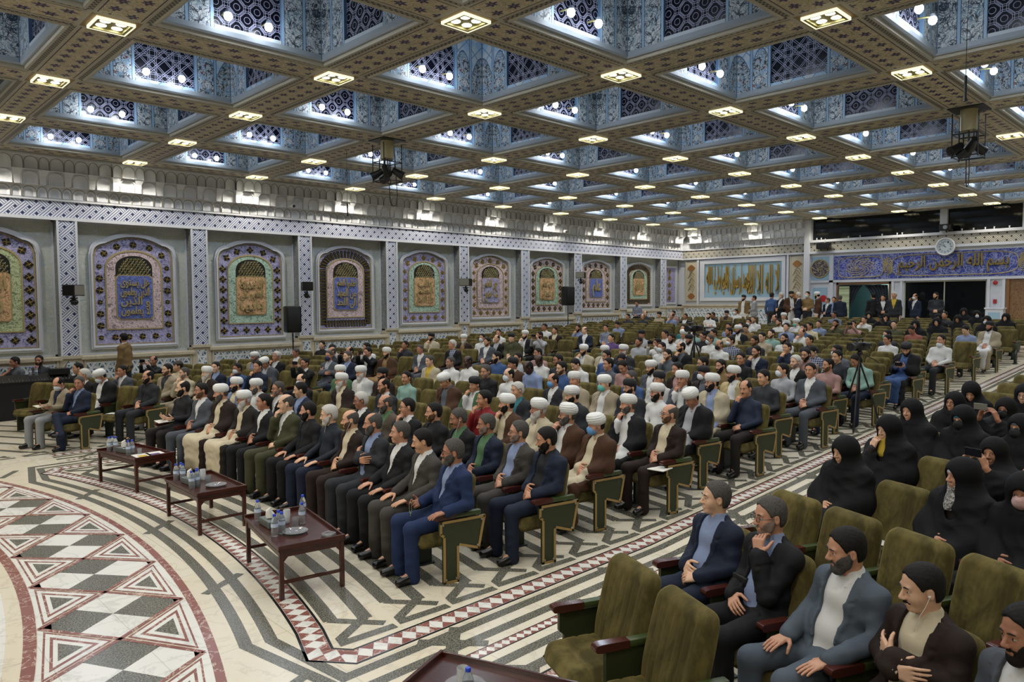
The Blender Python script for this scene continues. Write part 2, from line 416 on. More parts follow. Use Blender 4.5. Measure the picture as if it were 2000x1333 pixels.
# ---------------------------------------------------------------- floor
def build_floor():
    V_ = []; F_ = []; MI = []
    mats = [M['marble'], M['marble_w'], M['granite'], M['redm'], M['blackm']]
    CR, WH, GR, RD, BK = range(5)
    def clip(pts, sg):
        o = []
        for i, p in enumerate(pts):
            q = pts[i - 1]; dp, dq = (p[0] - 6.5) * sg, (q[0] - 6.5) * sg
            if (dp > 0) != (dq > 0):
                t = dq / (dq - dp); o.append((6.5, q[1] + (p[1] - q[1]) * t))
            if dp > 0: o.append((p[0], p[1]))
        return o
    def poly(pts, m, lvl):
        if min(p[0] for p in pts) < 6.499 and max(p[0] for p in pts) > 6.501:
            for sg in (1, -1):
                c = clip(pts, sg)
                if len(c) > 2: poly(c, m, lvl)
            return
        b = len(V_); 
        for (x, y) in pts: V_.append((x, y, floor_z(x) + lvl * .0006))
        a = sum(pts[i][0] * pts[(i + 1) % len(pts)][1] - pts[(i + 1) % len(pts)][0] * pts[i][1] for i in range(len(pts)))
        idx = list(range(b, b + len(pts)))
        F_.append(idx if a > 0 else idx[::-1]); MI.append(m)
    def ribbon(pl, w0, w1, m, lvl):
        """strip between offsets w0..w1 to the left of the polyline"""
        n = len(pl); L = []; Rr = []
        for i in range(n):
            a = Vector(pl[max(i - 1, 0)]); b = Vector(pl[min(i + 1, n - 1)]); p = Vector(pl[i])
            if 0 < i < n - 1:
                d1 = (p - a).normalized(); d2 = (b - p).normalized(); t = (d1 + d2).normalized(); k = 1 / max(.3, t.dot(d1))
            else: t = (b - a).normalized(); k = 1
            nn = Vector((-t.y, t.x)) * k
            L.append(p + nn * w0); Rr.append(p + nn * w1)
        for i in range(n - 1): poly([L[i][:], L[i + 1][:], Rr[i + 1][:], Rr[i][:]], m, lvl)
    # base slab, split where the slope begins
    for x0, x1 in ((-14, 6.5), (6.5, 36)): poly([(x0, -12), (x1, -12), (x1, 24), (x0, 24)], CR, 0)
    CX, CY = -11.2, 9.02
    def P(r, a): return (CX + r * math.cos(a), CY + r * math.sin(a))
    da = .0860; R0, R1 = 12.60, 13.80
    def arc(r, a0, a1, n=60): return [P(r, a0 + (a1 - a0) * i / n) for i in range(n + 1)]
    A0, A1 = -.62, .66
    ribbon(arc(R1, A0, A1), -.035, .035, RD, 3); ribbon(arc(R1 - .08, A0, A1), -.05, .05, WH, 2)
    ribbon(arc(R0, A0, A1), -.045, .045, RD, 3); ribbon(arc(R0 + .10, A0, A1), -.05, .05, WH, 2)
    ribbon(arc(R0 - .35, A0, A1), -.19, .29, WH, 1); ribbon(arc(R0 - .75, A0, A1), -.2, .2, GR, 1)
    def lerp(p, q, t): return (p[0] + (q[0] - p[0]) * t, p[1] + (q[1] - p[1]) * t)
    def nested(tri, seq, lvl):
        cx = sum(p[0] for p in tri) / 3; cy = sum(p[1] for p in tri) / 3
        for i, (k, m) in enumerate(seq): poly([(cx + (p[0] - cx) * k, cy + (p[1] - cy) * k) for p in tri], m, lvl + i)
    seq = ((1.0, RD), (.90, WH), (.70, RD), (.56, WH), (.36, GR))
    Ro, Ri = R1 - .06, R0 + .06
    for k in range(-8, 9):
        a = k * da; am = a + da / 2; ap = a - da / 2
        O, I = P(Ro, a), P(Ri, a); A = P((Ro + Ri) / 2, am); B = P((Ro + Ri) / 2, ap)
        m1, m2 = (WH, GR) if k % 2 else (GR, WH)
        C = ((O[0] + I[0] + A[0] + B[0]) / 4, (O[1] + I[1] + A[1] + B[1]) / 4)
        oa, ob, ia, ib = lerp(O, A, .5), lerp(O, B, .5), lerp(I, A, .5), lerp(I, B, .5)
        poly([O, ob, C, oa], m1, 2); poly([I, ia, C, ib], m1, 2); poly([oa, C, ia, A], m2, 2); poly([ob, B, ib, C], m2, 2)
        ribbon([O, A, P(Ro, a + da)], -.02, .02, RD, 5); ribbon([I, A, P(Ri, a + da)], -.02, .02, RD, 5)
        nested([P(Ro - .03, a + .006), P(Ro - .03, a + da - .006), P((Ro + Ri) / 2 + .05, am)], seq, 3)
        nested([P(Ri + .03, a + .006), P(Ri + .03, a + da - .006), P((Ro + Ri) / 2 - .05, am)], seq, 3)
    # two grey bands that follow the circle, then turn into the aisle
    for side in (1, -1):
        def T(p): return (p[0], CY + (p[1] - CY) * side)
        for r, bend, ya in ((14.03, (2.56, 4.22), 4.22), (14.22, (2.64, 4.43), 4.43)):
            pl = [T(p) for p in arc(r, -.262, 0, 30)][::-1] + [T(bend), T((36, ya))]
            ribbon(pl, -.05, .05, GR, 1)
        # zigzag band: along the circle, chamfered corner, down the aisle
        pl = [T(p) for p in arc(14.52, -.262, 0, 36)][::-1] + [T((2.69, 4.86)), T((2.86, 4.65)), T((36, 4.65))]
        ribbon(pl, -.115, .115, BK, 1); ribbon(pl, -.092, .092, WH, 2)
        # triangles
        cum = [0.]
        for i in range(1, len(pl)): cum.append(cum[-1] + math.dist(pl[i - 1], pl[i]))
        def at(s):
            for i in range(1, len(pl)):
                if s <= cum[i] or i == len(pl) - 1:
                    t = (s - cum[i - 1]) / (cum[i] - cum[i - 1]); d = Vector((pl[i][0] - pl[i - 1][0], pl[i][1] - pl[i - 1][1])).normalized()
                    return Vector(lerp(pl[i - 1], pl[i], t)), Vector((-d.y, d.x)), d
        s = 0.0; st = .135
        while s < cum[-1] - 8:
            p, nn, d = at(s + st / 2); q = d * (st / 2)
            for sg in (1, -1):
                e = nn * .09 * sg
                a_, b_, c_ = (p - q * sg, p + q * sg, p + e) if False else (p + e * 1.0 - q, p + e * 1.0 + q, p)
                poly([tuple(a_), tuple(b_), tuple(c_)] if sg > 0 else [tuple(a_), tuple(c_), tuple(b_)], RD, 3)
            s += st
        # aisle centre: small zigzag and mirrored bands
        for y0, w in ((4.02, .045),):
            for sg in (1,):
                pl2 = [T((3.1, y0)), T((36, y0))]; ribbon(pl2, -w - .012, w + .012, BK, 1); ribbon(pl2, -w, w, WH, 2)
                xx = 3.1
                while xx < 30:
                    for e in (w, -w): poly([T((xx, y0 + e)), T((xx + .08, y0 + e)), T((xx + .04, y0))], RD, 3)
                    xx += .08
        for ya in (3.82, 3.61): ribbon([T((3.0, ya)), T((36, ya))], -.05, .05, GR, 1)
        pl3 = [T((3.0, 3.39)), T((36, 3.39))]; ribbon(pl3, -.115, .115, BK, 1); ribbon(pl3, -.092, .092, WH, 2)
        xx = 3.0
        while xx < 25:
            for e in (.09, -.09): poly([T((xx, 3.39 + e)), T((xx + .135, 3.39 + e)), T((xx + .0675, 3.39))], RD, 3)
            xx += .135
        # knots that tie the two bands together
        xx = 3.55
        while xx < 30:
            ribbon([T((xx - .22, 4.10)), T((xx + .16, 4.50))], -.05, .05, GR, 2); ribbon([T((xx + .16, 4.10)), T((xx - .22, 4.50))], -.05, .05, GR, 3)
            ribbon([T((xx - .22, 3.95)), T((xx + .16, 3.55))], -.05, .05, GR, 2)
            xx += 2.2
    for k in range(-2, 3):
        a = k * .161
        ribbon([P(13.93, a - .012), P(14.33, a + .012)], -.045, .045, GR, 3)
    # stripes under the middle block that follow the rows, closed by chevrons along the aisles
    def xr(r, y): return CX + math.sqrt(r * r - (y - CY) ** 2)
    for k in range(0, 94):
        r = 14.72 + .269 * k; ye = 5.32 if k % 2 == 0 else 5.16
        if k > 40 and k % 4 in (1, 3) and k > 60: continue
        a1 = math.asin((CY - ye) / r); ribbon([P(r, -a1 + 2 * a1 * i / 24) for i in range(25)], -.062, .062, GR, 1)
        for side in (1, -1):
            T = lambda p: (p[0], CY + (p[1] - CY) * side)
            x = xr(r, ye)
            if k % 2 == 0: ribbon([T((x - .01, ye + .02)), T((x + .30, 4.97))], -.045, .045, GR, 2)
            else: ribbon([T((x, ye + .02)), T((x - .34, 4.98)), T((x - .36, 4.90)), T((x + .10, 4.87))], -.045, .045, GR, 3)
            if k % 2 == 0:      # the outer blocks mirror it across the aisle
                xo = xr(r, 2.75) + .05; ribbon([T((xo, 2.72)), T((xo + .30, 3.06))], -.045, .045, GR, 2); ribbon([T((xo + .27, 2.88)), T((xo - .08, 3.08)), T((xo - .06, 3.15)), T((xo + .36, 3.17))], -.045, .045, GR, 3)
                ribbon([T((xo, 2.72)), T((xr(r, 1.6), 1.6)), T((xr(r, 0.2), 0.2)), T((xr(r, -1.5), -1.5))], -.06, .06, GR, 1)
    me = mesh('floor', V_, F_, mats, MI)
    return tag(link('floor', me), kind='structure')
build_floor()
# ---------------------------------------------------------------- ceiling
def build_ceiling():
    mb = MB(); hw = .38; ho = .50
    xs = NODE_X; ys = NODE_Y
    x0, x1 = xs[0] - .6, BX + .1; y0, y1 = ys[-1] - .6, WY + .2
    # soffit strips
    def q(xa, xb, ya, yb): mb.add([(xa, ya, H), (xb, ya, H), (xb, yb, H), (xa, yb, H)], [(0, 3, 2, 1)], 0)
    for i, x in enumerate(xs): q(x - hw, x + hw, y0, y1)
    for j, y in enumerate(ys):
        for i in range(len(xs)):
            a = xs[i] + hw; b = xs[i + 1] - hw if i + 1 < len(xs) else x1
            q(a, b, y - hw, y + hw)
    q(xs[-1] + hw, x1, y0, y1)
    q(x0, x1, ys[0] + hw, y1)
    link('x', None) if False else None
    # mouldings round every opening
    for i in range(len(xs) - 1):
        for j in range(len(ys) - 1):
            cx = (xs[i] + xs[i + 1]) / 2; cy = (ys[j] + ys[j + 1]) / 2; h = S / 2
            prof = [(h - hw, H), (h - hw - .015, H - .02), (h - hw - .05, H - .015), (h - .44, H + .035), (h - .475, H + .03), (h - .50, H + .055)]
            for (a, za), (b, zb) in zip(prof, prof[1:]):
                m = 2 if za > H + .02 else 1
                A = [(cx - a, cy - a, za), (cx + a, cy - a, za), (cx + a, cy + a, za), (cx - a, cy + a, za)]
                B = [(cx - b, cy - b, zb), (cx + b, cy - b, zb), (cx + b, cy + b, zb), (cx - b, cy + b, zb)]
                mb.add(A + B, [(0, 1, 5, 4), (1, 2, 6, 5), (2, 3, 7, 6), (3, 0, 4, 7)], m)
    tag(mb.build('ceiling', [M['soffit'], M['mould'], M['mould_b']]), kind='structure')
build_ceiling()
def coffer_mesh(arch):
    a = S / 2 - .50; Hw = 1.3; z0 = .054
    V_ = []; F_ = []; MI = []; UV = []
    def face(pts, m, uv=None):
        b = len(V_); V_.extend(pts); F_.append(list(range(b, b + len(pts)))); MI.append(m)
        UV.extend(uv if uv else [(p[0], p[2]) for p in pts])
    for k in range(4):
        c, s = math.cos(k * PI / 2), math.sin(k * PI / 2)
        def W(u, d, z): return (u * c - (a - d) * s * -1 if False else u * c + (a - d) * s * -1, u * s + (a - d) * c, z)
        def wf(poly2, d, m, dz=None): # polygon in (u,v) seen from inside
            pts = [W(u, d, z0 + v) for u, v in poly2]; face(pts, m, [(u, v) for u, v in poly2])
        ww = .50; wb = .12; wt = 1.30 if not arch else .75
        # wall around the window
        if arch:
            n = 8; ar = []
            for i in range(n + 1):
                t = i / n; u = -ww + ww * t; v = wt + .52 * math.sin(t * PI / 2) ** .9; ar.append((u, v))
            outline = [(-ww, wb)] + ar + [(-p[0], p[1]) for p in ar[::-1][1:]] + [(ww, wb)]
        else:
            outline = [(-ww, wb), (-ww, 1.02), (-ww + .1, 1.18), (ww - .1, 1.18), (ww, 1.02), (ww, wb)]
        # frame: wall polygon pieces left/right/top
        wf([(-a, 0), (a, 0), (ww, wb), (-ww, wb)], 0, 0)
        left = [p for p in outline if p[0] <= 0]; right = [p for p in outline if p[0] >= 0]
        top = max(p[1] for p in outline)
        wf([(-a, 0), (-ww, wb)] + left[1:] + [(left[-1][0], Hw), (-a, Hw)], 0, 0)
        wf([(a, Hw), (right[0][0], Hw)] + right[:-1] + [(ww, wb), (a, 0)], 0, 0)
        if not arch: wf([(left[-1][0], left[-1][1]), (right[0][0], right[0][1]), (right[0][0], Hw), (left[-1][0], Hw)], 0, 0)
        wf(outline[::1], -.05, 1)
        for p, q in zip(outline, outline[1:] + outline[:1]):
            pts = [W(p[0], 0, z0 + p[1]), W(q[0], 0, z0 + q[1]), W(q[0], -.05, z0 + q[1]), W(p[0], -.05, z0 + p[1])]
            face(pts, 5)
        # vault: facets from the wall top to an eight-point crown
        zt = z0 + Hw; r1 = .62; z1 = zt + .42; r2 = .30; z2 = zt + .62
        def Cc(r, ang, z): return (r * math.cos(ang), r * math.sin(ang), z)
        base = k * PI / 2 + PI / 2
        c0 = W(-a, 0, zt); c1 = W(a, 0, zt); mid = W(0, 0, zt)
        A_, B_, D_ = Cc(r1 * 1.25, base + PI / 4, z1 - .05), Cc(r1 * 1.25, base - PI / 4, z1 - .05), Cc(r1, base, z1)
        face([c0, A_, D_], 3); face([c0, D_, mid], 2); face([mid, D_, c1], 2); face([c1, D_, B_], 3)
        E1, E2 = Cc(r2, base + PI / 8, z2), Cc(r2, base - PI / 8, z2)
        face([A_, E1, D_], 4); face([D_, E1, E2], 2); face([D_, E2, B_], 4)
        E0 = Cc(r2, base + 3 * PI / 8, z2); face([A_, E0, E1], 3)
        top_ = (0, 0, z2 + .1); face([E1, top_, E2], 3); face([E0, top_, E1], 2)
        for p, q in ((c0, D_), (c1, D_), (D_, E1), (D_, E2), (c0, A_)):
            t = MB(); t.tube([p, q], .012, 4); b = len(V_); V_.extend(t.v); F_.extend([[i + b for i in f] for f in t.f]); MI.extend([5] * len(t.f)); UV.extend([(0, 0)] * sum(len(f) for f in t.f))
        # slim arches applied on the wall round the corner panel and side panel
    K = 'M' if arch else 'F'
    return mesh('ceiling_coffer', V_, F_, [M['cof_' + K], M['lat_' + K], M['vault_a'], M['vault_b'], M['vault_c'], M['rib']], MI, uvs=UV)
cm = {True: coffer_mesh(True), False: coffer_mesh(False)}
CROSS = ['the tiled wall', 'second', 'third', 'fourth', 'fifth', 'sixth', 'seventh', 'eighth']
ORD = ['first', 'second', 'third', 'fourth', 'fifth', 'sixth', 'seventh', 'eighth', 'ninth', 'tenth', 'eleventh', 'twelfth', 'thirteenth', 'fourteenth', 'fifteenth', 'sixteenth',
       'seventeenth', 'eighteenth', 'nineteenth', 'twentieth', 'twenty-first', 'twenty-second', 'twenty-third', 'twenty-fourth', 'twenty-fifth', 'twenty-sixth']
# coffers and their lamps
lb = MB(); lb.lathe([(.0, .02), (.03, .02), (.036, .0), (.04, -.03), (.0, -.03)], 14); lamp_body = lb.me('housing', M['mould_b'], True)
lb = MB(); lb.ell((0, 0, 0), (.055, .055, .062), 14, 8); lamp_lens = lb.me('lens', M['lens_b'], True)
lb = MB(); lb.tube([(0, 0, .05), (0, .12, .07), (0, .2, .07)], .012, 6); lamp_arm = lb.me('arm', M['tray'], True)
for ii in range(len(NODE_X) - 1):
    i = ii - 2
    for j in range(len(NODE_Y) - 1):
        if i < -1: continue
        cx = (NODE_X[ii] + NODE_X[ii + 1]) / 2; cy = (NODE_Y[j] + NODE_Y[j + 1]) / 2
        o = link('ceiling_coffer', cm[(i + j) % 2 == 0], loc=(cx, cy, H)); tag(o, kind='structure')
        if (i, j) in ((-1, 0), (-1, 1)) or j > 6: continue
        for s, w in ((-1, 'stage side'), (1, 'rear side')):
            t = thing('coffer_lamp', 'blue-white lamp, %s coffer from tiled wall, %s from back, %s' % (ORD[j], ORD[8 - i], w), 'lamp', (cx - .1 + s * .29, cy + .93, H + .24), 0, 'blue-white lamps in the ceiling coffers')
            link('housing', lamp_body, t, (0, 0, .065)); link('lens', lamp_lens, t); link('arm', lamp_arm, t)
        l = bpy.data.lights.new('coffer_glow', 'POINT'); l.energy = FILL_W; l.color = (.84, .91, 1.0); l.shadow_soft_size = .22  # one fill per coffer, no fixture of its own, set inward for even light
        lo = link('coffer_glow', l, loc=(cx - .1, cy + .25, H + .42))
        spot('coffer_fill_spot', (cx - .1, cy + .5, H + .03), 60.0, (.72, .83, 1.0), math.radians(146), .5, .10)  # added cool fill spot without a fixture, brightens the walls below
# square lights at the beam crossings
tb = MB(); w = .215
tb.box(-w, w, -w, w, -.005, .0, 0)
for a, b, c_, d in ((-w, w, -w, -w + .035), (-w, w, w - .035, w), (-w, -w + .035, -w, w), (w - .035, w, -w, w)): tb.box(a, b, c_, d, -.035, -.004, 0)
tray_me = tb.me('tray', M['tray'])
tb = MB(); tb.lathe([(.0, -.010), (.060, -.010), (.066, -.004)], 16); lens_me = tb.me('lens', M['lens'], True)
tb = MB(); tb.box(-w - .015, w + .015, -w - .015, -w, -.04, -.002); tb.box(-w - .015, w + .015, w, w + .015, -.04, -.002); tb.box(-w - .015, -w, -w, w, -.04, -.002); tb.box(w, w + .015, -w, w, -.04, -.002)
M['lip'] = G('lit_light_rim').out(lin('d8d2a0'), .4, emit=(1, .92, .62), estr=1.3); rim_me = tb.me('rim', M['lip'])
for ii, x in enumerate(NODE_X):
    i = ii - 2
    if i < -1: continue
    for j, y in enumerate(NODE_Y):
        if (i, j) in ((2, 2), (4, 5)): continue          # the two crossings that carry hanging spotlight rigs
        t = thing('ceiling_light', 'square four-lamp light, %s crossing from tiled wall, %s from back wall' % (ORD[j], ORD[9 - i]), 'ceiling light', (x, y, H), 0, 'four-lamp lights at the beam crossings')
        link('tray', tray_me, t); link('rim', rim_me, t)
        for sx in (-.095, .095):
            for sy in (-.095, .095): link('lens', lens_me, t, (sx, sy, 0))
        e = DOWN_W * (1.0 if j else 1.25) * (.78 if i >= 5 and j else 1.0) * (.72 if j >= 6 else 1.0)
        spot('downlight', (0, 0, -.05), e, (1.0, .92, .79), math.radians(128 if j else 136), (.7 if j else .4), .08, parent=t)
# ---------------------------------------------------------------- writing (Arabic letters joined and reversed for the font)
_AR = {}
for ch, st, k in (('ء', 0xFE80, 0), ('آ', 0xFE81, 1), ('أ', 0xFE83, 1), ('إ', 0xFE87, 1), ('ا', 0xFE8D, 1), ('ب', 0xFE8F, 2), ('ة', 0xFE93, 1), ('ت', 0xFE95, 2), ('ج', 0xFE9D, 2), ('ح', 0xFEA1, 2),
                  ('د', 0xFEA9, 1), ('ذ', 0xFEAB, 1), ('ر', 0xFEAD, 1), ('ز', 0xFEAF, 1), ('س', 0xFEB1, 2), ('ش', 0xFEB5, 2), ('ض', 0xFEBD, 2), ('ط', 0xFEC1, 2), ('ع', 0xFEC9, 2), ('ف', 0xFED1, 2), ('ق', 0xFED5, 2),
                  ('ك', 0xFED9, 2), ('ل', 0xFEDD, 2), ('م', 0xFEE1, 2), ('ن', 0xFEE5, 2), ('ه', 0xFEE9, 2), ('و', 0xFEED, 1), ('ى', 0xFEEF, 1), ('ي', 0xFEF1, 2), ('ﻻ', 0xFEFB, 1)):
    _AR[ch] = (st, k)
def shape_ar(t):
    t = t.replace('لا', 'ﻻ'); out = ''
    for i, c in enumerate(t):
        if c not in _AR: out += c; continue
        st, k = _AR[c]
        prev = i > 0 and t[i - 1] in _AR and _AR[t[i - 1]][1] == 2 and k > 0
        nxt = k == 2 and i + 1 < len(t) and t[i + 1] in _AR and _AR[t[i + 1]][1] > 0
        out += chr(st + (3 if prev and nxt else 2 if nxt else 1 if prev else 0))
    return out[::-1]
def text_mesh(name, s, w, h, depth, mat, bold=.012, arabic=True, shear=0.0):
    """raised lettering fitted into a w x h box centred on the origin, in the xy plane"""
    c = bpy.data.curves.new('lettering', 'FONT'); c.body = shape_ar(s) if arabic else s
    c.extrude = .5; c.offset = bold; c.resolution_u = 2; c.align_x = 'CENTER'; c.shear = shear
    o = bpy.data.objects.new('lettering', c); COL.objects.link(o)
    bpy.context.view_layer.update()
    me = bpy.data.meshes.new_from_object(o.evaluated_get(bpy.context.evaluated_depsgraph_get()))
    bpy.data.objects.remove(o); bpy.data.curves.remove(c)
    n = len(me.vertices); co = np.empty(n * 3, dtype=np.float32); me.vertices.foreach_get('co', co); co = co.reshape(-1, 3)
    lo = co.min(0); hi = co.max(0); sz = np.maximum(hi - lo, 1e-5)
    co = (co - (lo + hi) / 2) / sz * np.array([w, h, depth]); me.vertices.foreach_set('co', co.ravel().astype(np.float32))
    me.materials.clear(); me.materials.append(mat); me.name = name; me.update()
    return me
# ---------------------------------------------------------------- cornice of stalactite niches
def muqarnas(mb, T, x0, x1, nodes, z0=5.30, z1=6.28, mi=6, ml=7):
    """three tiers of arched niches; T(x, d, z) places a point d metres out from the wall"""
    cw = S / 12; c0 = nodes[0]
    tiers = ((z0, z0 + .29, .06, .05), (z0 + .29, z0 + .64, .21, .11), (z0 + .64, z1, .34, .10))
    cells = []
    for n in range(math.floor((x0 - c0) / (2 * cw)) - 1, math.ceil((x1 - c0) / (2 * cw)) + 1):
        xm = c0 + n * 2 * cw; cells += [(xm - .58 * cw, xm + .58 * cw, 0), (xm + .58 * cw, xm + 1.42 * cw, 1)]
    cells = [c for c in cells if c[0] >= x0 - .02 and c[1] <= x1 + .02]
    def face(pts, m): mb.add([T(*p) for p in pts], [tuple(range(len(pts)))], m)
    N = 10
    for a, b, kind in cells:
        xc, hw = (a + b) / 2, (b - a) / 2; nd = min(abs(xc - q) for q in nodes); ex = .05 if nd < cw * 1.3 else 0
        for ti, (za, zb, base, dep) in enumerate(tiers):
            if ti == 1 and kind == 1:        # plain tapering shafts between the wide niches
                d0, d1 = base - .02, tiers[2][2] - .02
                w0 = hw * .62
                P_ = [(xc - w0, d0 + ex, za), (xc + w0, d0 + ex, za), (xc + w0, d0 + .03 + ex, za + .22), (b, d1 + ex, zb), (a, d1 + ex, zb), (xc - w0, d0 + .03 + ex, za + .22)]
                face(P_[:3] + [P_[5]], mi); face([P_[5], P_[2], P_[3], P_[4]], mi)
                face([(xc - w0, d0 - .12, za), (xc - w0, d0 + ex, za), P_[5], P_[4], (a, d1 - .12, zb)], mi); face([(xc + w0, d0 - .12, za), (b, d1 - .12, zb), P_[3], P_[2], (xc + w0, d0 + ex, za)], mi)
                continue
            if ti == 1: aa, bb = a - .42 * cw * .30, b + .42 * cw * .30
            else: aa, bb = a, b
            h_ = (bb - aa) / 2; d = base + ex * (ti > 0); zs = za + (zb - za) * (.50 if ti else .45); zt = zb - .03; dt = tiers[ti + 1][2] - .02 if ti < 2 and False else d + .02
            # niche wall: half cylinder capped by a quarter dome
            ring = []
            for lv in range(4): ring.append((za + (zs - za) * lv / 3, 1.0))
            for q in range(1, 7): ang = q / 6 * PI / 2; ring.append((zs + (zt - zs) * math.sin(ang), math.cos(ang)))
            grid = []
            for z, sc_ in ring:
                row = []
                for i in range(N + 1):
                    ph = PI * i / N; row.append((xc - h_ * .93 * sc_ * math.cos(ph), d - dep * math.sin(ph) * sc_ + (.03 if ti == 1 else 0) * (z - za) / (zb - za), z))
                grid.append(row)
            for r in range(len(grid) - 1):
                for i in range(N): face([grid[r][i], grid[r][i + 1], grid[r + 1][i + 1], grid[r + 1][i]], mi)
            left = [g_[0] for g_ in grid]; right = [g_[-1] for g_ in grid]
            L0 = [(aa, d, z) for z in (p[2] for p in left)]; R0 = [(bb, d, z) for z in (p[2] for p in right)]
            for r in range(len(left) - 1): face([L0[r], left[r], left[r + 1], L0[r + 1]], mi); face([right[r], R0[r], R0[r + 1], right[r + 1]], mi)
            face([(aa, d, zt), (bb, d, zt), (bb, d + .015, zb), (aa, d + .015, zb)], mi)
            face([(aa, d, za), (aa, -.02, za), (bb, -.02, za), (bb, d, za)], mi)
            line = [(xc - h_ * .93, za)] + [(p[0], p[2]) for p in left[3:]] + [(p[0], p[2]) for p in right[3:][::-1]] + [(xc + h_ * .93, za)]
            t_ = MB(); t_.tube([(x, d + .004, z) for x, z in line], .0075, 4); mb.add([T(*p) for p in t_.v], t_.f, ml)
        if kind == 0 or True:
            face([(a, tiers[0][2] + .0, z0), (a, -.02, z0), (b, -.02, z0), (b, tiers[0][2], z0)], mi)
    face([(x0, -.05, z1), (x1, -.05, z1), (x1, .42, z1), (x0, .42, z1)], mi)
    for (za, zb, base, dep) in tiers: face([(x0, base - dep - .03, za), (x1, base - dep - .03, za), (x1, base - dep - .01, zb + .02), (x0, base - dep - .01, zb + .02)], mi)
PIL = [4.95 + 3.33 * k for k in range(-2, 9)]      # pilaster centres on the tiled wall
def sill_z(x): return floor_z(x) + 1.28
def wall_left():
    mb = MB()   # materials: 0 strap 1 plaster 2 dado tiles 3 dado marble 4 spandrel 5 reveal 6 dark filler
    y = WY; ry = WY + .35
    def wq(xa, xb, za, zb, yy, m): mb.add([(xa, yy, za), (xb, yy, za), (xb, yy, zb), (xa, yy, zb)], [(0, 1, 2, 3)], m)
    # band with mouldings
    wq(-14, BX, 4.84, 5.24, y, 0)
    for za, zb, d in ((5.24, 5.31, .05), (4.76, 4.84, .05)): mb.box(-14, BX, y - d, y + .02, za, zb, 1)
    mb.box(-14, BX, y - .02, y + .2, 5.3, 6.32, 1)
    for x in PIL:
        zs = sill_z(x + 1.6) if x < 31 else sill_z(x)
        wq(x - .21, x + .21, zs, 4.80, y - .02, 0)
        for s in (-1, 1): mb.box(x + s * .21 - .025, x + s * .21 + .025, y - .045, y + .02, zs, 4.80, 1)
        mb.box(x - .27, x + .27, y - .07, y + .05, zs - .06, zs + .02, 3)
        mb.box(x - .27, x + .27, y - .02, y + .35, floor_z(x) - .5, zs - .06, 3)
        wq(x - .13, x + .13, floor_z(x) + .12, zs - .14, y - .025, 2)
        # reveals of the recesses
        for s in (-1, 1): mb.add([(x + s * .235, y, zs), (x + s * .235, ry, zs), (x + s * .235, ry, 4.8), (x + s * .235, y, 4.8)], [(0, 1, 2, 3)], 5)
    bays = [(PIL[k] + .235, PIL[k + 1] - .235) for k in range(len(PIL) - 1)] + [(PIL[-1] + .235, BX)]
    for a, b in bays:
        zs = sill_z(a)
        wq(a, b, zs, 4.80, ry, 4)
        mb.add([(a, y, 4.80), (b, y, 4.80), (b, ry, 4.80), (a, ry, 4.80)], [(0, 3, 2, 1)], 1)
        mb.bbox(a - .02, b + .02, y - .09, ry + .02, zs - .10, zs, .015, 3)
        mb.box(a, b, y, y + .3, floor_z(a) - .5, zs - .10, 3)
        wq(a + .10, b - .10, floor_z(a) + .14, zs - .17, y - .006, 2)
        for x in (a + .08, b - .08): mb.box(x - .03, x + .03, y - .03, y, floor_z(a), zs - .1, 3)
        # slim frame inside the recess
        for (xa, xb, za, zb) in ((a, a + .05, zs, 4.8), (b - .05, b, zs, 4.8), (a, b, 4.74, 4.8), (a, b, zs, zs + .05)): mb.box(xa, xb, ry - .04, ry, za, zb, 1)
    muqarnas(mb, lambda x, d, z: (x, y - d, z), -4, BX - .3, NODE_X)
    mb.box(-14, BX, y - .46, y + .1, 6.275, 6.33, 1)
    tag(mb.build('wall_left', [M['strap_x'], M['white_paint'], M['dado_x'], M['dado_marble'], M['spandrel'], M['reveal'], M['muq'], M['muq_line']], smooth=False), kind='structure')
wall_left()
# ---------------------------------------------------------------- calligraphy panels of the bays
def arch_outline(w, h, sh=.82, n=10, notch=True):
    """bottom-centred outline: straight sides, stepped shoulders, segmental crown"""
    a = w / 2; zs = h * sh if notch else h - a * .75
    pts = [(-a, 0), (a, 0), (a, zs)]
    if notch:
        r = a * .30
        for i in range(n + 1):
            t = i / n * PI / 2; pts.append((a - r + r * math.cos(t) - .015, zs + (h * .93 - zs) * math.sin(t)))
        aa = a - r - .03
        for i in range(n + 1):
            t = i / n; u = aa - 2 * aa * t; pts.append((u, h * .935 + h * .065 * (1 - (u / aa) ** 2)))
        for i in range(n + 1):
            t = (1 - i / n) * PI / 2; pts.append((-(a - r + r * math.cos(t) - .015), zs + (h * .93 - zs) * math.sin(t)))
    else:
        for i in range(1, 2 * n):
            t = i / (2 * n) * PI; pts.append((a * math.cos(t), zs + (h - zs) * math.sin(t) ** .85))
    pts.append((-a, zs)); return pts
def plate(mb, pts, cx, z0, y0, y1, m=0): mb.prism([(cx + u, z0 + v) for u, v in pts], 'y', y0, y1, m)
def ring_plate(mb, outer, inner, cx, z0, yf, yb, m=0):
    n = len(outer); vs = []
    for P_, yy in ((outer, yb), (outer, yf), (inner, yf), (inner, yb)): vs += [(cx + u, yy, z0 + v) for u, v in P_]
    fs = []
    for k in range(3):
        for i in range(n): j = (i + 1) % n; fs.append((k * n + i, k * n + j, (k + 1) * n + j, (k + 1) * n + i))
    mb.add(vs, fs, m)
def scaled(pts, w, h, W0, H0): return [(u * w / W0, v * h / H0) for u, v in pts]
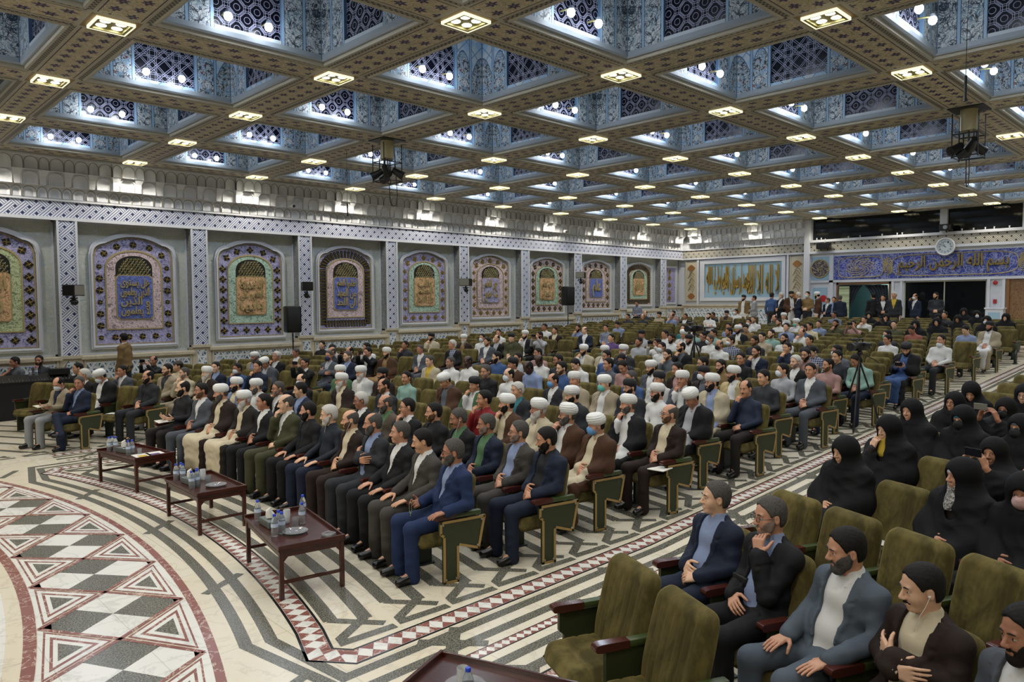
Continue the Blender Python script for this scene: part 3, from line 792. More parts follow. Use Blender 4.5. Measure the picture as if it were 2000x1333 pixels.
def motif(mb, cx, cz, r, y, kind, rot=0, md=0, mg=1):
    """one ornament of the outer border: dark inlay with gold leaves"""
    ca, sa = math.cos(rot), math.sin(rot)
    def T(p): return (cx + p[0] * ca - p[1] * sa, cz + p[0] * sa + p[1] * ca)
    if kind == 'slat': mb.prism([T(p) for p in ((-r * .30, -r), (r * .30, -r), (r * .42, r * .8), (0, r), (-r * .42, r * .8))], 'y', y - .012, y, md); mb.prism([T(p) for p in ((-r * .07, -r * .9), (r * .07, -r * .9), (r * .07, r * .8), (-r * .07, r * .8))], 'y', y - .02, y, mg); return
    n = 16; out = []
    for i in range(n):
        a = 2 * PI * i / n; q = r * ((.72 + .28 * math.cos(4 * a)) if kind == 'flower' else (.80 + .12 * math.cos(2 * a)) if kind == 'oval' else (1.0 if i % 4 == 0 else .72))
        out.append(T((q * math.cos(a) * (.8 if kind == 'oval' else 1), q * math.sin(a))))
    mb.prism(out, 'y', y - .010, y, md)
    for k in range(4):
        a = PI / 2 * k + PI / 4 * (kind == 'oval'); p = []
        for t in np.linspace(0, 1, 6): p.append((r * .85 * t * math.cos(a + t * .9), y - .014, r * .85 * t * math.sin(a + t * .9)))
        mb.tube([(cx + q[0] * ca - q[2] * sa, q[1], cz + q[0] * sa + q[2] * ca) for q in p], [r * .09] * 5 + [r * .03], 5, mg)
    mb.prism([T((r * .2 * math.cos(a), r * .2 * math.sin(a))) for a in np.linspace(0, 2 * PI, 9)[:-1]], 'y', y - .02, y, mg)
SPEC = {  # bay: outer field, motif, inner border, plaque, lettering lines, label detail
    -1: ('lav', 'diamond', 'green', 'peach', ['العلم', 'نور'], 'lavender border of dark diamonds, green inner arch and peach plaque'),
    0: ('lav', 'oval', 'pink', 'bluep', ['هل يستوى', 'الذين يعلمون', 'و الذين', 'لا يعلمون'], 'lavender border of black ovals and blue plaque, nearest the mixing desk'),
    1: ('lav', 'flower', 'mint', 'peach', ['انا مدينة', 'العلم و علي', 'بابها'], 'lavender border of black flowers, mint inner arch and peach plaque'),
    2: ('lav', 'slat', 'pink', 'bluep', ['اطلبوا العلم', 'من المهد', 'الى اللحد'], 'black ribbed border and blue plaque, beside a loudspeaker'),
    3: ('lav', 'leaf', 'mint', 'peach', ['طالب', 'العلم', 'ركن الاسلام'], 'gilt leaf border, mint inner arch and peach plaque'),
    4: ('pink', 'leaf', 'pink', 'lav', ['خير العلم', 'ما نفع'], 'pink border of gilt buds and pale violet plaque'),
    5: ('pink', 'arrow', 'mint', 'peach', ['من علم', 'و عمل'], 'brown arrow border and peach plaque, left of the far loudspeaker'),
    6: ('pink', 'flower', 'pink', 'bluep', ['علم'], 'pink border of gilt flowers and small dark blue plaque'),
    7: ('pink', 'slat', 'mint', 'peach', ['نور العلم'], 'brown ribbed border and mint inner arch, last before the corner')}
def panel(k):
    fo, mo, fi, fp, lines, lab = SPEC[k]
    x0 = 4.95 + 3.33 * k + .25; x1 = x0 + 2.83; cx = (x0 + x1) / 2; zs = sill_z(x0); y = WY + .35
    t = thing('calligraphy_relief', 'arched relief panel, ' + lab, 'wall panel', (cx, y, zs), 0, 'calligraphy panels on the tiled wall')
    tot = 4.74 - zs; Hh = tot - .30; W_ = 2.24
    z0 = .14
    o0 = arch_outline(W_, Hh); o1 = scaled(o0, W_ - .20, Hh - .20, W_, Hh); o1 = [(u, v + .10) for u, v in o1]
    mb = MB(); ring_plate(mb, o0, o1, 0, z0, -.09, 0, 0)
    oi = [(u * .965, v * .965 + .045) for u, v in o0]; oj = [(u * .94, v * .94 + .07) for u, v in o0]; ring_plate(mb, oi, oj, 0, z0, -.12, -.08, 0)
    mb.build('moulding', M['white_paint'], t)
    mb = MB(); plate(mb, o1, 0, z0, -.03, -.005); mb.build('outer_border', M['f_' + fo], t)
    w2, h2 = 1.42, (Hh - .20) * .72; z2 = z0 + .10 + (Hh - .2) * .145
    o2 = arch_outline(w2, h2, notch=False); 
    mb = MB()
    g1 = [(u * .985, v * .985 + .012) for u, v in o1]; ring_plate(mb, g1, [(u * .955, v * .97 + .035) for u, v in o1], 0, z0, -.05, -.03)
    ring_plate(mb, [(u * 1.03, v * 1.02 - .02) for u, v in o2], [(u * .98, v * .985 + .01) for u, v in o2], 0, z2, -.06, -.03)
    mb.build('gilt_fillet', M['gold_soft'], t)
    mb = MB(); plate(mb, o2, 0, z2, -.045, -.02); mb.build('inner_border', M['f_' + fi], t)
    w3 = .90; h3 = h2 * .55; z3 = z2 + h2 * .13; h4 = h2 * .22
    # tympanum: openwork of curls over dark ground
    o4 = arch_outline(w3 + .04, h4 + .10, notch=False)
    mb = MB(); plate(mb, o4, 0, z3 + h3 - .02, -.055, -.03, 0)
    rnd = random.Random(k + 40)
    for r in range(7):
        for c in range(-5, 6):
            uu = c * .095 + (r % 2) * .047; vv = .03 + r * .068
            if (uu / (w3 / 2 * .93)) ** 2 + max(0, (vv - .05) / (h4 + .01)) ** 2 > .92: continue
            pts = [(uu + .045 * (1 - s) * math.cos(s * 7 + c + r), -.062, z3 + h3 + vv + .045 * (1 - s) * math.sin(s * 7 + c + r)) for s in np.linspace(0, .85, 7)]
            mb.tube(pts, .009, 5, 1)
            mb.tube([(uu, -.062, z3 + h3 + vv), (uu + .05, -.062, z3 + h3 + vv + .04)], .008, 4, 2)
    mb.build('tympanum', [M['dark_inlay'], M['gold'], M['f_mint']], t)
    pl = [(-w3 / 2 + .07, 0), (w3 / 2 - .07, 0), (w3 / 2, .07), (w3 / 2, h3 - .07), (w3 / 2 - .07, h3), (-w3 / 2 + .07, h3), (-w3 / 2, h3 - .07), (-w3 / 2, .07)]
    mb = MB(); plate(mb, [(u * 1.07, v * 1.05 - .03) for u, v in pl], 0, z3, -.065, -.03, 1); plate(mb, pl, 0, z3, -.075, -.03, 0)
    pq = mb.build('plaque', [M['f_' + fp], M['gold_soft']], t)
    n = len(lines)
    for i, s in enumerate(lines):
        hh = (h3 - .14) / n; me = text_mesh('calligraphy', s, (w3 - .16) * (1 if len(s) > 4 else .8), hh * 1.12, .05, M['gold_soft'], .014)
        zc = z3 + h3 - .07 - hh * (i + .5)
        o = link('calligraphy', me, pq, matrix=Matrix.Translation((0, -.085, zc)) @ Matrix.Rotation(-.06 if k % 2 else .03, 4, 'Y') @ Matrix.Rotation(PI / 2, 4, 'X'))
    # ornaments of the outer border
    mb = MB(); bw = (W_ - .2 - w2) / 4 + w2 / 2; r = .125 if mo not in ('slat',) else .13
    zb = z0 + .10 + (z2 - z0 - .10) / 2 - .01; zt = z0 + Hh * .70
    kk = {'leaf': 'flower', 'arrow': 'diamond'}.get(mo, mo); st = .30 if mo != 'slat' else .105
    nz = int((zt - zb) / st)
    for s in (-1, 1):
        for i in range(nz + 1):
            q = r * (1.0 if (i % 3 or mo != 'oval') else .7); motif(mb, s * bw, zb + (zt - zb) * i / nz, q * (.75 if mo == 'leaf' else 1), -.03, kk, (PI / 2 if kk == 'slat' else 0) * s)
    nx = int(2 * bw / st)
    for i in range(1, nx): motif(mb, -bw + 2 * bw * i / nx, zb, r * .9, -.03, kk)
    na = int(nx * 1.25)
    for i in range(1, na):
        a = PI * i / na; rx = bw * (1 - .04 * math.sin(a)); rz = z0 + Hh * .93 - .11 - zt
        motif(mb, rx * math.cos(a), zt + rz * math.sin(a) ** .8, r * .95, -.03, kk, a - PI / 2)
    mb.build('border_ornament', [M['dark_inlay'] if mo not in ('leaf',) else M['gold'], M['gold']], t)
    return t
for k in SPEC: panel(k)
# narrow panel in the last half bay
t = thing('calligraphy_relief', 'narrow violet relief panel with gilt medallions, in the corner of the tiled wall', 'wall panel', (32.65, WY + .35, sill_z(32)))
mb = MB(); ring_plate(mb, [(-.62, .1), (.62, .1), (.62, 2.1), (-.62, 2.1)], [(-.52, .2), (.52, .2), (.52, 2.0), (-.52, 2.0)], 0, 0, -.07, 0); mb.build('moulding', M['white_paint'], t)
mb = MB(); mb.box(-.52, .52, -.03, 0, .2, 2.0); mb.build('field', M['f_lav'], t)
mb = MB()
for z in (.42, .72, 1.1, 1.48, 1.78): motif(mb, 0, z, .15, -.03, 'diamond', 0, 1, 1)
mb.build('medallion', [M['dark_inlay'], M['gold']], t)

# ---------------------------------------------------------------- back wall
M['blue_frieze'] = ornament('cobalt_frieze_relief', lin('2c3780'), lin('37449a'), lin('8d93bd'), 'y', 3.2, .04, seed=4.)
M['pale_blue'] = plain('pale_blue_plaster', '93b2c2', .55, var=.05)
M['cream_p'] = plain('cream_plaster', 'b9b29c', .55, var=.05)
M['dark_glass'] = G('dark_booth_glass').out((.006, .007, .008), .06)
M['copper'] = plain('copper_inlay', '9a6a3c', .45, .3)
g = G('door_wood_carved'); X, Y, Z = g.xyz('world'); n = g.noise(g.vec(Y, Z * .3, X), 18, 3); l, _n = scroll(g, Y, Z, 10, .04, 3)
c = g.mix(n, lin('54351d'), lin('6f4a2a')); c = g.mix(l, c, lin('8a6a44')); M['door_wood'] = g.out(c, .4, bump=l, bstr=.3)
M['wood'] = plain('dark_brown_wood', '3b1a12', .22, var=.35, nscale=12)
FB = floor_z(BX)
def wall_back():
    mb = MB(); x = BX   # 0 plaster 1 strap 2 dado 3 dado marble 4 muqarnas
    def wq(ya, yb, za, zb, xx, m): mb.add([(xx, ya, za), (xx, yb, za), (xx, yb, zb), (xx, ya, zb)], [(0, 3, 2, 1)], m)
    yl = 14.87
    wq(yl, WY + .4, FB + 1.3, 4.80, x + .12, 0)
    wq(yl, WY + .05, 4.84, 5.24, x, 1)
    for za, zb in ((5.24, 5.31), (4.76, 4.84)): mb.box(x - .05, x + .2, yl, WY, za, zb, 0)
    mb.box(x - .02, x + .2, yl, WY, 5.3, 6.32, 0)
    mb.box(x - .03, x + .2, yl, WY, FB - .5, FB + 1.28, 3); wq(yl + .15, WY - .15, FB + .15, FB + 1.1, x - .035, 2)
    mb.bbox(x - .09, x + .2, yl, WY, FB + 1.22, FB + 1.30, .015, 3)
    muqarnas(mb, lambda u, d, z: (x - d, u, z), yl, WY - .3, NODE_Y[::-1], mi=4, ml=5)
    mb.box(x - .5, x + .1, yl, WY, 6.27, 6.33, 0)
    for ya in (20.52, 15.72): mb.box(x - .03, x + .14, ya - .05, ya + .05, FB + 1.3, 4.8, 0)
    # pier and the right-hand part
    mb.bbox(x - .22, x + .3, 14.60, 14.87, FB - .2, 6.3, .015, 0)
    mb.box(x - .18, x + .3, 14.56, 14.62, 5.34, 6.3, 0)
    mb.box(x - .15, x + .3, -5, 14.60, 4.84, 5.25, 1)
    for za, zb, d in ((5.25, 5.36, .22), (4.74, 4.84, .20), (3.42, 3.52, .10), (4.60, 4.74, .06)): mb.box(x - d, x + .3, -5, 14.60, za, zb, 0)
    mb.box(x - .12, x + .3, 9.05, 9.31, 5.34, 6.3, 0); mb.box(x - .12, x + .3, 6.0, 6.5, 5.34, 6.3, 0); mb.box(x - .12, x + .3, -5, 6.0, 5.34, 6.3, 0)
    mb.box(x - .10, x + .3, 13.56, 13.74, FB - .2, 4.7, 0)
    mb.box(x - .04, x + .3, -5, 14.6, 3.50, 4.62, 0)
    # posts between the doorways
    for ya, yb in ((13.42, 14.6), (10.62, 11.12), (6.98, 7.62), (3.5, 4.1)): mb.box(x - .03, x + .3, ya, yb, FB - .2, 3.44, 0)
    for ya in (10.72, 11.06, 7.55, 7.05): mb.box(x - .09, x + .0, ya - .05, ya + .05, FB, 3.44, 0)
    tag(mb.build('wall_back', [M['white_paint'], M['strap_y'], M['dado_y'], M['dado_marble'], M['muq'], M['muq_line']]), kind='structure')
    # side wall of the near side and the wall above, out of frame
    mb = MB(); mb.box(-14, BX + .3, -4.5, -4.3, -.2, 6.4); tag(mb.build('wall_right', M['cream_p']), kind='structure')
    mb = MB(); mb.box(-14.2, -14.0, -4.5, WY + .4, -.2, 6.4); tag(mb.build('wall_front', M['cream_p']), kind='structure')
wall_back()
def rear(name, label, cat): return thing(name, label, cat, (BX, 0, 0))
# glass of the booth gallery and dark room behind
mb = MB(); mb.box(BX + .05, BX + .07, 9.31, 14.58, 5.36, 6.28); tag(mb.build('window_1', M['dark_glass']), kind='structure')
mb = MB(); mb.box(BX + .05, BX + .07, 6.5, 9.05, 5.36, 6.28); tag(mb.build('window_2', M['dark_glass']), kind='structure')
mb = MB(); mb.box(BX + .05, BX + .07, 7.62, 10.62, FB, 3.42); mb.box(BX + .02, BX + .05, 9.1, 9.14, FB, 3.42, 1)
for y in (7.62, 10.58): mb.box(BX, BX + .06, y, y + .04, FB, 3.42, 1)
mb.box(BX, BX + .06, 7.62, 10.62, 3.36, 3.42, 1); tag(mb.build('window_3', [M['dark_glass'], M['mould']]), kind='structure')
# big inscription
t = rear('calligraphy_relief', 'wide pale blue panel of gold interlaced script on the back wall', 'wall panel')
mb = MB(); ring_plate(mb, [(15.84, 2.62), (20.42, 2.62), (20.42, 4.72), (15.84, 4.72)], [(16.02, 2.78), (20.16, 2.78), (20.16, 4.50), (16.02, 4.50)], 0, 0, 0, 0)
mb.v = [(.12 if i // 4 in (0, 3) else .0, p[0], p[2]) for i, p in enumerate(mb.v)]; mb.build('frame', M['white_paint'], t)
mb = MB(); mb.box(.07, .11, 16.02, 20.16, 2.78, 4.50); pq = mb.build('field', M['pale_blue'], t)
def rear_text(name, s, y0, y1, z0, z1, d, mat, par, bold=.012):
    me = text_mesh(name, s, abs(y1 - y0), z1 - z0, .07, mat, bold)
    # reads towards the hall: text x runs towards -y
    mt = Matrix(((0, 0, -1, d), (-1, 0, 0, (y0 + y1) / 2), (0, 1, 0, (z0 + z1) / 2), (0, 0, 0, 1)))
    return link(name, me, par, matrix=mt)
rear_text('calligraphy', 'لا اله الا الله', 16.15, 17.9, 2.95, 4.35, .03, M['gold_l'], pq, .004)
rear_text('calligraphy', 'محمد رسول الله', 17.5, 19.1, 2.92, 4.30, .03, M['gold_l'], pq, .004)
rear_text('calligraphy', 'علي ولي الله', 18.75, 20.05, 2.95, 4.35, .03, M['gold_l'], pq, .004)
mb = MB()
for i in range(11):
    y = 16.25 + i * .37; mb.bbox(.03, .06, y - .014, y + .014, 3.15 + .15 * math.sin(i * 2.3), 4.42, .006)
mb.build('script_upright', M['gold_l'], pq)
for y, lab in ((20.93, 'narrow cream panel with copper lozenges beside the corner of the back wall'), (15.28, 'narrow cream panel with gilt lozenge beside the booth pier')):
    t = rear('ornament_panel', lab, 'wall panel')
    mb = MB(); mb.box(.02, .12, y - .34, y + .34, 2.62, 4.68); mb.box(-.0, .03, y - .36, y - .30, 2.6, 4.7); mb.box(-.0, .03, y + .30, y + .36, 2.6, 4.7); mb.build('field', M['cream_p'], t)
    mb = MB()
    for z in (4.33, 2.86): mb.prism([(y - .22, z), (y - .1, z - .12), (y, z - .17), (y + .1, z - .12), (y + .22, z), (y + .1, z + .12), (y, z + .17), (y - .1, z + .12)], 'x', -.01, .03)
    mb.build('lozenge', M['copper'], t)
    mb = MB()
    for i in range(9):
        z = 3.15 + i * .11; mb.tube([(.0, y + .2 - .05 * (i % 3) - s * .3, z + .16 * math.sin(s * 3) - s * .1) for s in np.linspace(0, 1, 7)], .012, 5)
    mb.build('flourish', M['gold'], t)
# blue frieze with the basmala
t = rear('calligraphy_frieze', 'long cobalt blue frieze with golden script under the booth windows', 'wall frieze')
mb = MB(); mb.box(-.06, -.02, 2.0, 13.55, 3.54, 4.60); pq = mb.build('field', M['blue_frieze'], t)
rear_text('calligraphy', 'بسم الله الرحمن الرحيم', 6.9, 10.85, 3.72, 4.46, -.10, M['gold'], pq, .012)
mb = MB()
def cart(y0, y1):
    pts = []
    for i in range(33):
        a = 2 * PI * i / 32; c_, s_ = math.cos(a), math.sin(a)
        pts.append((-.075, (y0 + y1) / 2 + (y1 - y0) / 2 * abs(c_) ** .35 * (1 if c_ > 0 else -1), 4.07 + .44 * abs(s_) ** .5 * (1 if s_ > 0 else -1)))
    mb.tube(pts[:-1], .018, 5, closed=True)
cart(6.6, 11.1); cart(11.45, 13.35); cart(2.3, 6.2)
for cy in (12.4, 11.27, 6.4, 4.2):
    for i in range(10):
        a0 = i * .63; mb.tube([(-.07, cy + (.08 + .3 * s) * math.cos(a0 + s * 2.2) * (1.6 if cy in (12.4, 4.2) else .5), 4.07 + (.06 + .34 * s) * math.sin(a0 + s * 2.2)) for s in np.linspace(0, 1, 8)], [.016] * 7 + [.03], 5)
mb.build('scroll_relief', M['gold_soft'], pq)
mb = MB()
for i in range(12):
    cy = 7.0 + i * .33; mb.tube([(-.07, cy + .14 * math.cos(s * 4 + i), 4.02 + .30 * math.sin(s * 4 + i * 1.7)) for s in np.linspace(0, 1, 8)], .012, 5)
    mb.ell((-.07, cy + .14, 3.95 + .2 * math.sin(i * 2.1)), (.012, .06, .045), 8, 5)
mb.build('vine_relief', plain('pale_violet_relief', '8c92b8', .5), pq)
t = rear('roundel_panel', 'square panel with a gold-rimmed floral roundel on the back wall', 'wall panel')
mb = MB(); mb.box(-.06, -.02, 13.76, 14.56, 3.54, 4.60); mb.build('field', M['pale_blue'], t)
mb = MB(); mb.lathe([(0, -.08), (.40, -.08), (.40, -.06)], 32, 0, (0, 14.17, 4.06), 'x'); mb.build('disc', ornament('roundel_flowers', lin('c0b57a'), lin('3a2f66'), lin('2c2450'), 'y', 9, .06), t)
mb = MB(); mb.tube([(-.085, 14.17 + .40 * math.cos(a), 4.06 + .40 * math.sin(a)) for a in np.linspace(0, 2 * PI, 33)[:-1]], .028, 6, closed=True)
motif_b = MB(); 
for i in range(8):
    a = i * PI / 4; mb.tube([(-.09, 14.17 + r_ * math.cos(a + r_ * 3), 4.06 + r_ * math.sin(a + r_ * 3)) for r_ in np.linspace(.03, .34, 6)], .014, 5)
mb.build('gilt_ring', M['gold_soft'], t)
# clock
t = thing('wall_clock', 'round white wall clock above the blue frieze', 'clock', (BX - .27, 9.05, 4.76))
mb = MB(); mb.lathe([(0, .08), (.33, .08), (.36, .04), (.36, -.02), (.33, -.05), (.305, -.03), (.30, 0)], 36, ax='x'); mb.build('case', plain('white_clock_case', 'd5d8da', .35, var=.02), t, True)
mb = MB(); mb.lathe([(0, -.005), (.30, -.005), (.30, .0)], 36, ax='x'); dial = mb.build('dial', plain('clock_dial', 'c4ccd0', .4, var=.02), t)
mb = MB()
for i in range(60):
    a = i * PI / 30; r0 = .265 if i % 5 else .25
    mb.tube([(-.008, -math.sin(a) * r0, math.cos(a) * r0), (-.008, -math.sin(a) * .282, math.cos(a) * .282)], .0025 if i % 5 else .006, 4)
mb.build('minute_mark', M['blackm'], dial)
for i in range(12):
    a = (i + 1) * PI / 6; me = text_mesh('numeral', str(i + 1), .055 if i < 9 else .075, .06, .004, M['blackm'], 0, False)
    link('numeral', me, dial, matrix=Matrix(((0, 0, -1, -.01), (-1, 0, 0, -math.sin(a) * .205), (0, 1, 0, math.cos(a) * .205), (0, 0, 0, 1))))
for nm, ang, ln_, w in (('hour_hand', 302, .14, .011), ('minute_hand', 332, .22, .008)):
    a = math.radians(ang); mb = MB(); mb.tube([(-.016, math.sin(a) * .04, -math.cos(a) * .04), (-.016, -math.sin(a) * ln_, math.cos(a) * ln_)], [w, w * .5], 6); mb.build(nm, M['blackm'], t)
# doorway with curtain, lit lobby behind
M['teal_lit'] = G('lit_teal_glass').out(lin('5f9c96'), .3, emit=lin('6fb5ab'), estr=.55)
M['curtain'] = plain('grey_curtain', '343c46', .8, var=.2, nscale=8)
mb = MB(); mb.box(BX + 2.4, BX + 2.5, 10.8, 13.8, FB - .1, 3.5, 0); mb.box(BX + .1, BX + 2.5, 13.7, 13.8, FB - .1, 3.5, 0); mb.box(BX + .1, BX + 2.5, 10.8, 10.9, FB - .1, 3.5, 0); mb.box(BX + .1, BX + 2.5, 10.8, 13.8, 3.45, 3.5, 0); mb.box(BX - .5, BX + 2.5, 10.8, 13.8, FB - .15, FB, 0)
tag(mb.build('wall_lobby', plain('lobby_paint', '4d6f74', .6)), kind='structure')
mb = MB(); mb.box(BX + 1.9, BX + 1.95, 11.3, 12.2, FB, 3.35); tag(mb.build('window_4', M['teal_lit']), kind='structure')
l = bpy.data.lights.new('lobby_light', 'POINT'); l.energy = 25; l.color = (.9, 1.0, .92); l.shadow_soft_size = .1; link('lobby_light', l, loc=(BX + 1.0, 12.2, 3.3))
mb = MB()
for (ya, yb) in ((11.12, 11.22), (13.32, 13.42)): mb.bbox(BX - .08, BX + .16, ya, yb, FB, 3.42, .01)
mb.bbox(BX - .08, BX + .16, 11.12, 13.42, 3.30, 3.42, .01); tag(mb.build('door_1', plain('door_frame_brown', '6b4c30', .5)), kind='structure')
for side, (y0, y1, yb0, yb1), lab in ((0, (11.35, 12.4, 12.0, 12.5), ''), (1, (11.25, 11.7, 11.24, 11.3), '')):
    pass
t = thing('curtain', 'grey curtain tied back in the rear doorway', 'curtain', (BX + .1, 12.2, FB))
mb = MB(); n = 40
for (ta, tb_, ba, bb) in ((.15, 1.12, .92, 1.14), (-.90, .10, -.92, -.80)):
    vs = []; R_ = 14
    for r in range(R_ + 1):
        s = r / R_
        for i in range(n + 1):
            u = i / n; top = ta + (tb_ - ta) * u; bot = ba + (bb - ba) * u; q = s ** .7 if s < .75 else .75 ** .7 + (s - .75) * .35
            yy = top + (bot - top) * min(1, q * 1.1); vs.append((.05 * math.sin(u * 40 + s * 3), yy, 2.15 - 2.1 * s))
    mb.add(vs, [(r * (n + 1) + i, r * (n + 1) + i + 1, (r + 1) * (n + 1) + i + 1, (r + 1) * (n + 1) + i) for r in range(R_) for i in range(n)])
mb.build('drape', M['curtain'], t, True)
t = thing('panel_screen', 'carved gilt screen panel standing beside the curtain doorway', 'screen', (BX - .12, 13.05, FB)); mb = MB(); mb.bbox(-.03, .03, -.22, .22, 0, 2.1, .01); mb.build('board', M['f_green'], t)
mb = MB(); mb.bbox(BX - .02, BX + .12, 4.1, 6.95, FB, 3.42, .02); o = tag(mb.build('door_2', M['door_wood']), kind='structure')
mb = MB(); mb.bbox(BX - .08, BX + .1, 4.0, 4.12, FB, 3.42, .01); mb.bbox(BX - .08, BX + .1, 6.86, 6.98, FB, 3.42, .01); mb.box(BX - .06, BX - .02, 5.5, 5.56, FB, 3.42); mb.build('door_frame', plain('door_frame_brown2', '7a542f', .5), o)
mb = MB(); mb.box(BX - .05, BX - .03, 13.85, 14.5, FB + 1.0, 3.2); o = tag(mb.build('notice_board', M['pale_blue']), 'pale blue notice board with a red no-smoking sign, left of the doorway', 'sign')
mb = MB(); mb.lathe([(.13, -.06), (.16, -.06), (.16, -.05), (.13, -.05)], 20, 0, (BX, 14.0, 2.7), 'x'); mb.tube([(BX - .06, 14.09, 2.79), (BX - .06, 13.91, 2.61)], .014, 4); mb.tube([(BX - .06, 13.93, 2.70), (BX - .06, 14.07, 2.70)], .02, 4); mb.build('red_symbol', plain('sign_red', 'b3242a', .5), o)
t = thing('fire_alarm', 'red fire alarm bell on the white post right of the dark glass', 'alarm', (BX - .06, 7.33, 3.28)); mb = MB(); mb.lathe([(0, -.08), (.07, -.07), (.085, -.02), (.085, .03)], 18, ax='x'); mb.build('bell', plain('alarm_red', '9c1f22', .35), t, True); mb = MB(); mb.box(.0, .05, -.1, .1, -.1, .1); mb.build('back_plate', M['white_paint'], t)
t = thing('fire_call_box', 'small red call box above a white cabinet by the wooden door', 'alarm', (BX - .05, 7.33, 2.55)); mb = MB(); mb.bbox(-.04, .02, -.06, .06, -.08, .08, .01); mb.build('case', plain('alarm_red', '9c1f22'), t)
t = thing('cabinet', 'white cabinet with a glass front against the post by the wooden door', 'cabinet', (BX - .3, 7.25, FB))
mb = MB(); mb.bbox(-.2, .2, -.3, .3, 0, 1.12, .015); mb.bbox(-.23, .23, -.33, .33, 1.12, 1.18, .01); mb.build('body', M['white_paint'], t); mb = MB(); mb.box(-.21, -.2, -.2, .2, .55, 1.0); mb.build('glass_door', M['pale_blue'], t)
# booth equipment along the ledge
for y, lab in ((13.9, 'black box speaker on the patterned band beside the booth pier'),):
    t = thing('box_speaker', lab, 'speaker', (BX - .35, y, 5.06)); mb = MB(); mb.bbox(-.12, .12, -.30, .30, -.13, .13, .02); mb.build('body', M['blackm'], t); mb = MB(); mb.tube([(.1, 0, .1), (.15, 0, .34)], .02, 6); mb.build('bracket', M['mould'], t)
t = thing('floodlight', 'black floodlight with a round lens above the clock', 'light', (BX - .40, 9.0, 5.52)); mb = MB(); mb.bbox(-.14, .12, -.24, .24, -.13, .13, .04); mb.build('housing', M['blackm'], t); mb = MB(); mb.lathe([(0, -.17), (.07, -.17), (.085, -.14)], 18, ax='x'); mb.build('lens', plain('lens_grey', 'aab3bb', .2), t); mb = MB(); mb.tube([(0, 0, -.13), (.1, 0, -.18)], .03, 6); mb.build('bracket', M['blackm'], t)
rnd = random.Random(4)
for i, y in enumerate((14.3, 14.1, 12.9, 12.4, 11.5, 10.9, 10.7, 9.9, 8.5, 8.1, 7.7, 7.4, 6.9)):
    t = thing('ledge_fitting', 'tiny white fitting on the booth ledge, %s counting from the white pier' % ORD[i], 'fitting', (BX - .16, y, 5.36), 0, 'white fittings on the booth ledge')
    mb = MB(); mb.lathe([(0, 0), (.022, 0), (.022, .05), (.03, .05), (.03, .09), (0, .09)], 8); mb.build('post', M['white_paint'], t)
# ---------------------------------------------------------------- auditorium chairs
g = G('olive_velvet'); x, y, z = g.xyz('obj'); rn = g.n('ShaderNodeObjectInfo'); rnd_ = V(g, rn.outputs['Random'])
n = g.noise(g.vec(x * 1.0, y * 1.0, z * .45), 5, 4, .5, .65); n2 = g.noise(g.vec(x, y, z), 160, 2)
c = g.mix(g.ss(n, .35, .68), lin('40391c'), lin('6f6439')); c = g.mix(rnd_ * .35, c, lin('2e2a16')); c = g.mix(n2 * .25, c, lin('2e2914'))
M['velvet'] = g.out(c, .85, bump=n2, bstr=.15, spec=.15)
g.b.inputs['Sheen Weight'].default_value = .35; g.b.inputs['Sheen Tint'].default_value = (*lin('a89a68'), 1); g.b.inputs['Sheen Roughness'].default_value = .45
M['vinyl'] = plain('dark_green_vinyl', '35421f', .42, var=.12); M['panel_g'] = plain('green_side_panel', '2a3118', .5, var=.1); M['green_metal'] = plain('dark_green_metal', '1a251d', .45)
M['armwood'] = plain('polished_red_brown_wood', '43201a', .16, var=.3, nscale=20, spec=.6); M['trim'] = plain('gold_edge_trim', 'a08552', .4, .35, .12); M['screw'] = plain('chrome_screw', 'b9b9b4', .25, .8)
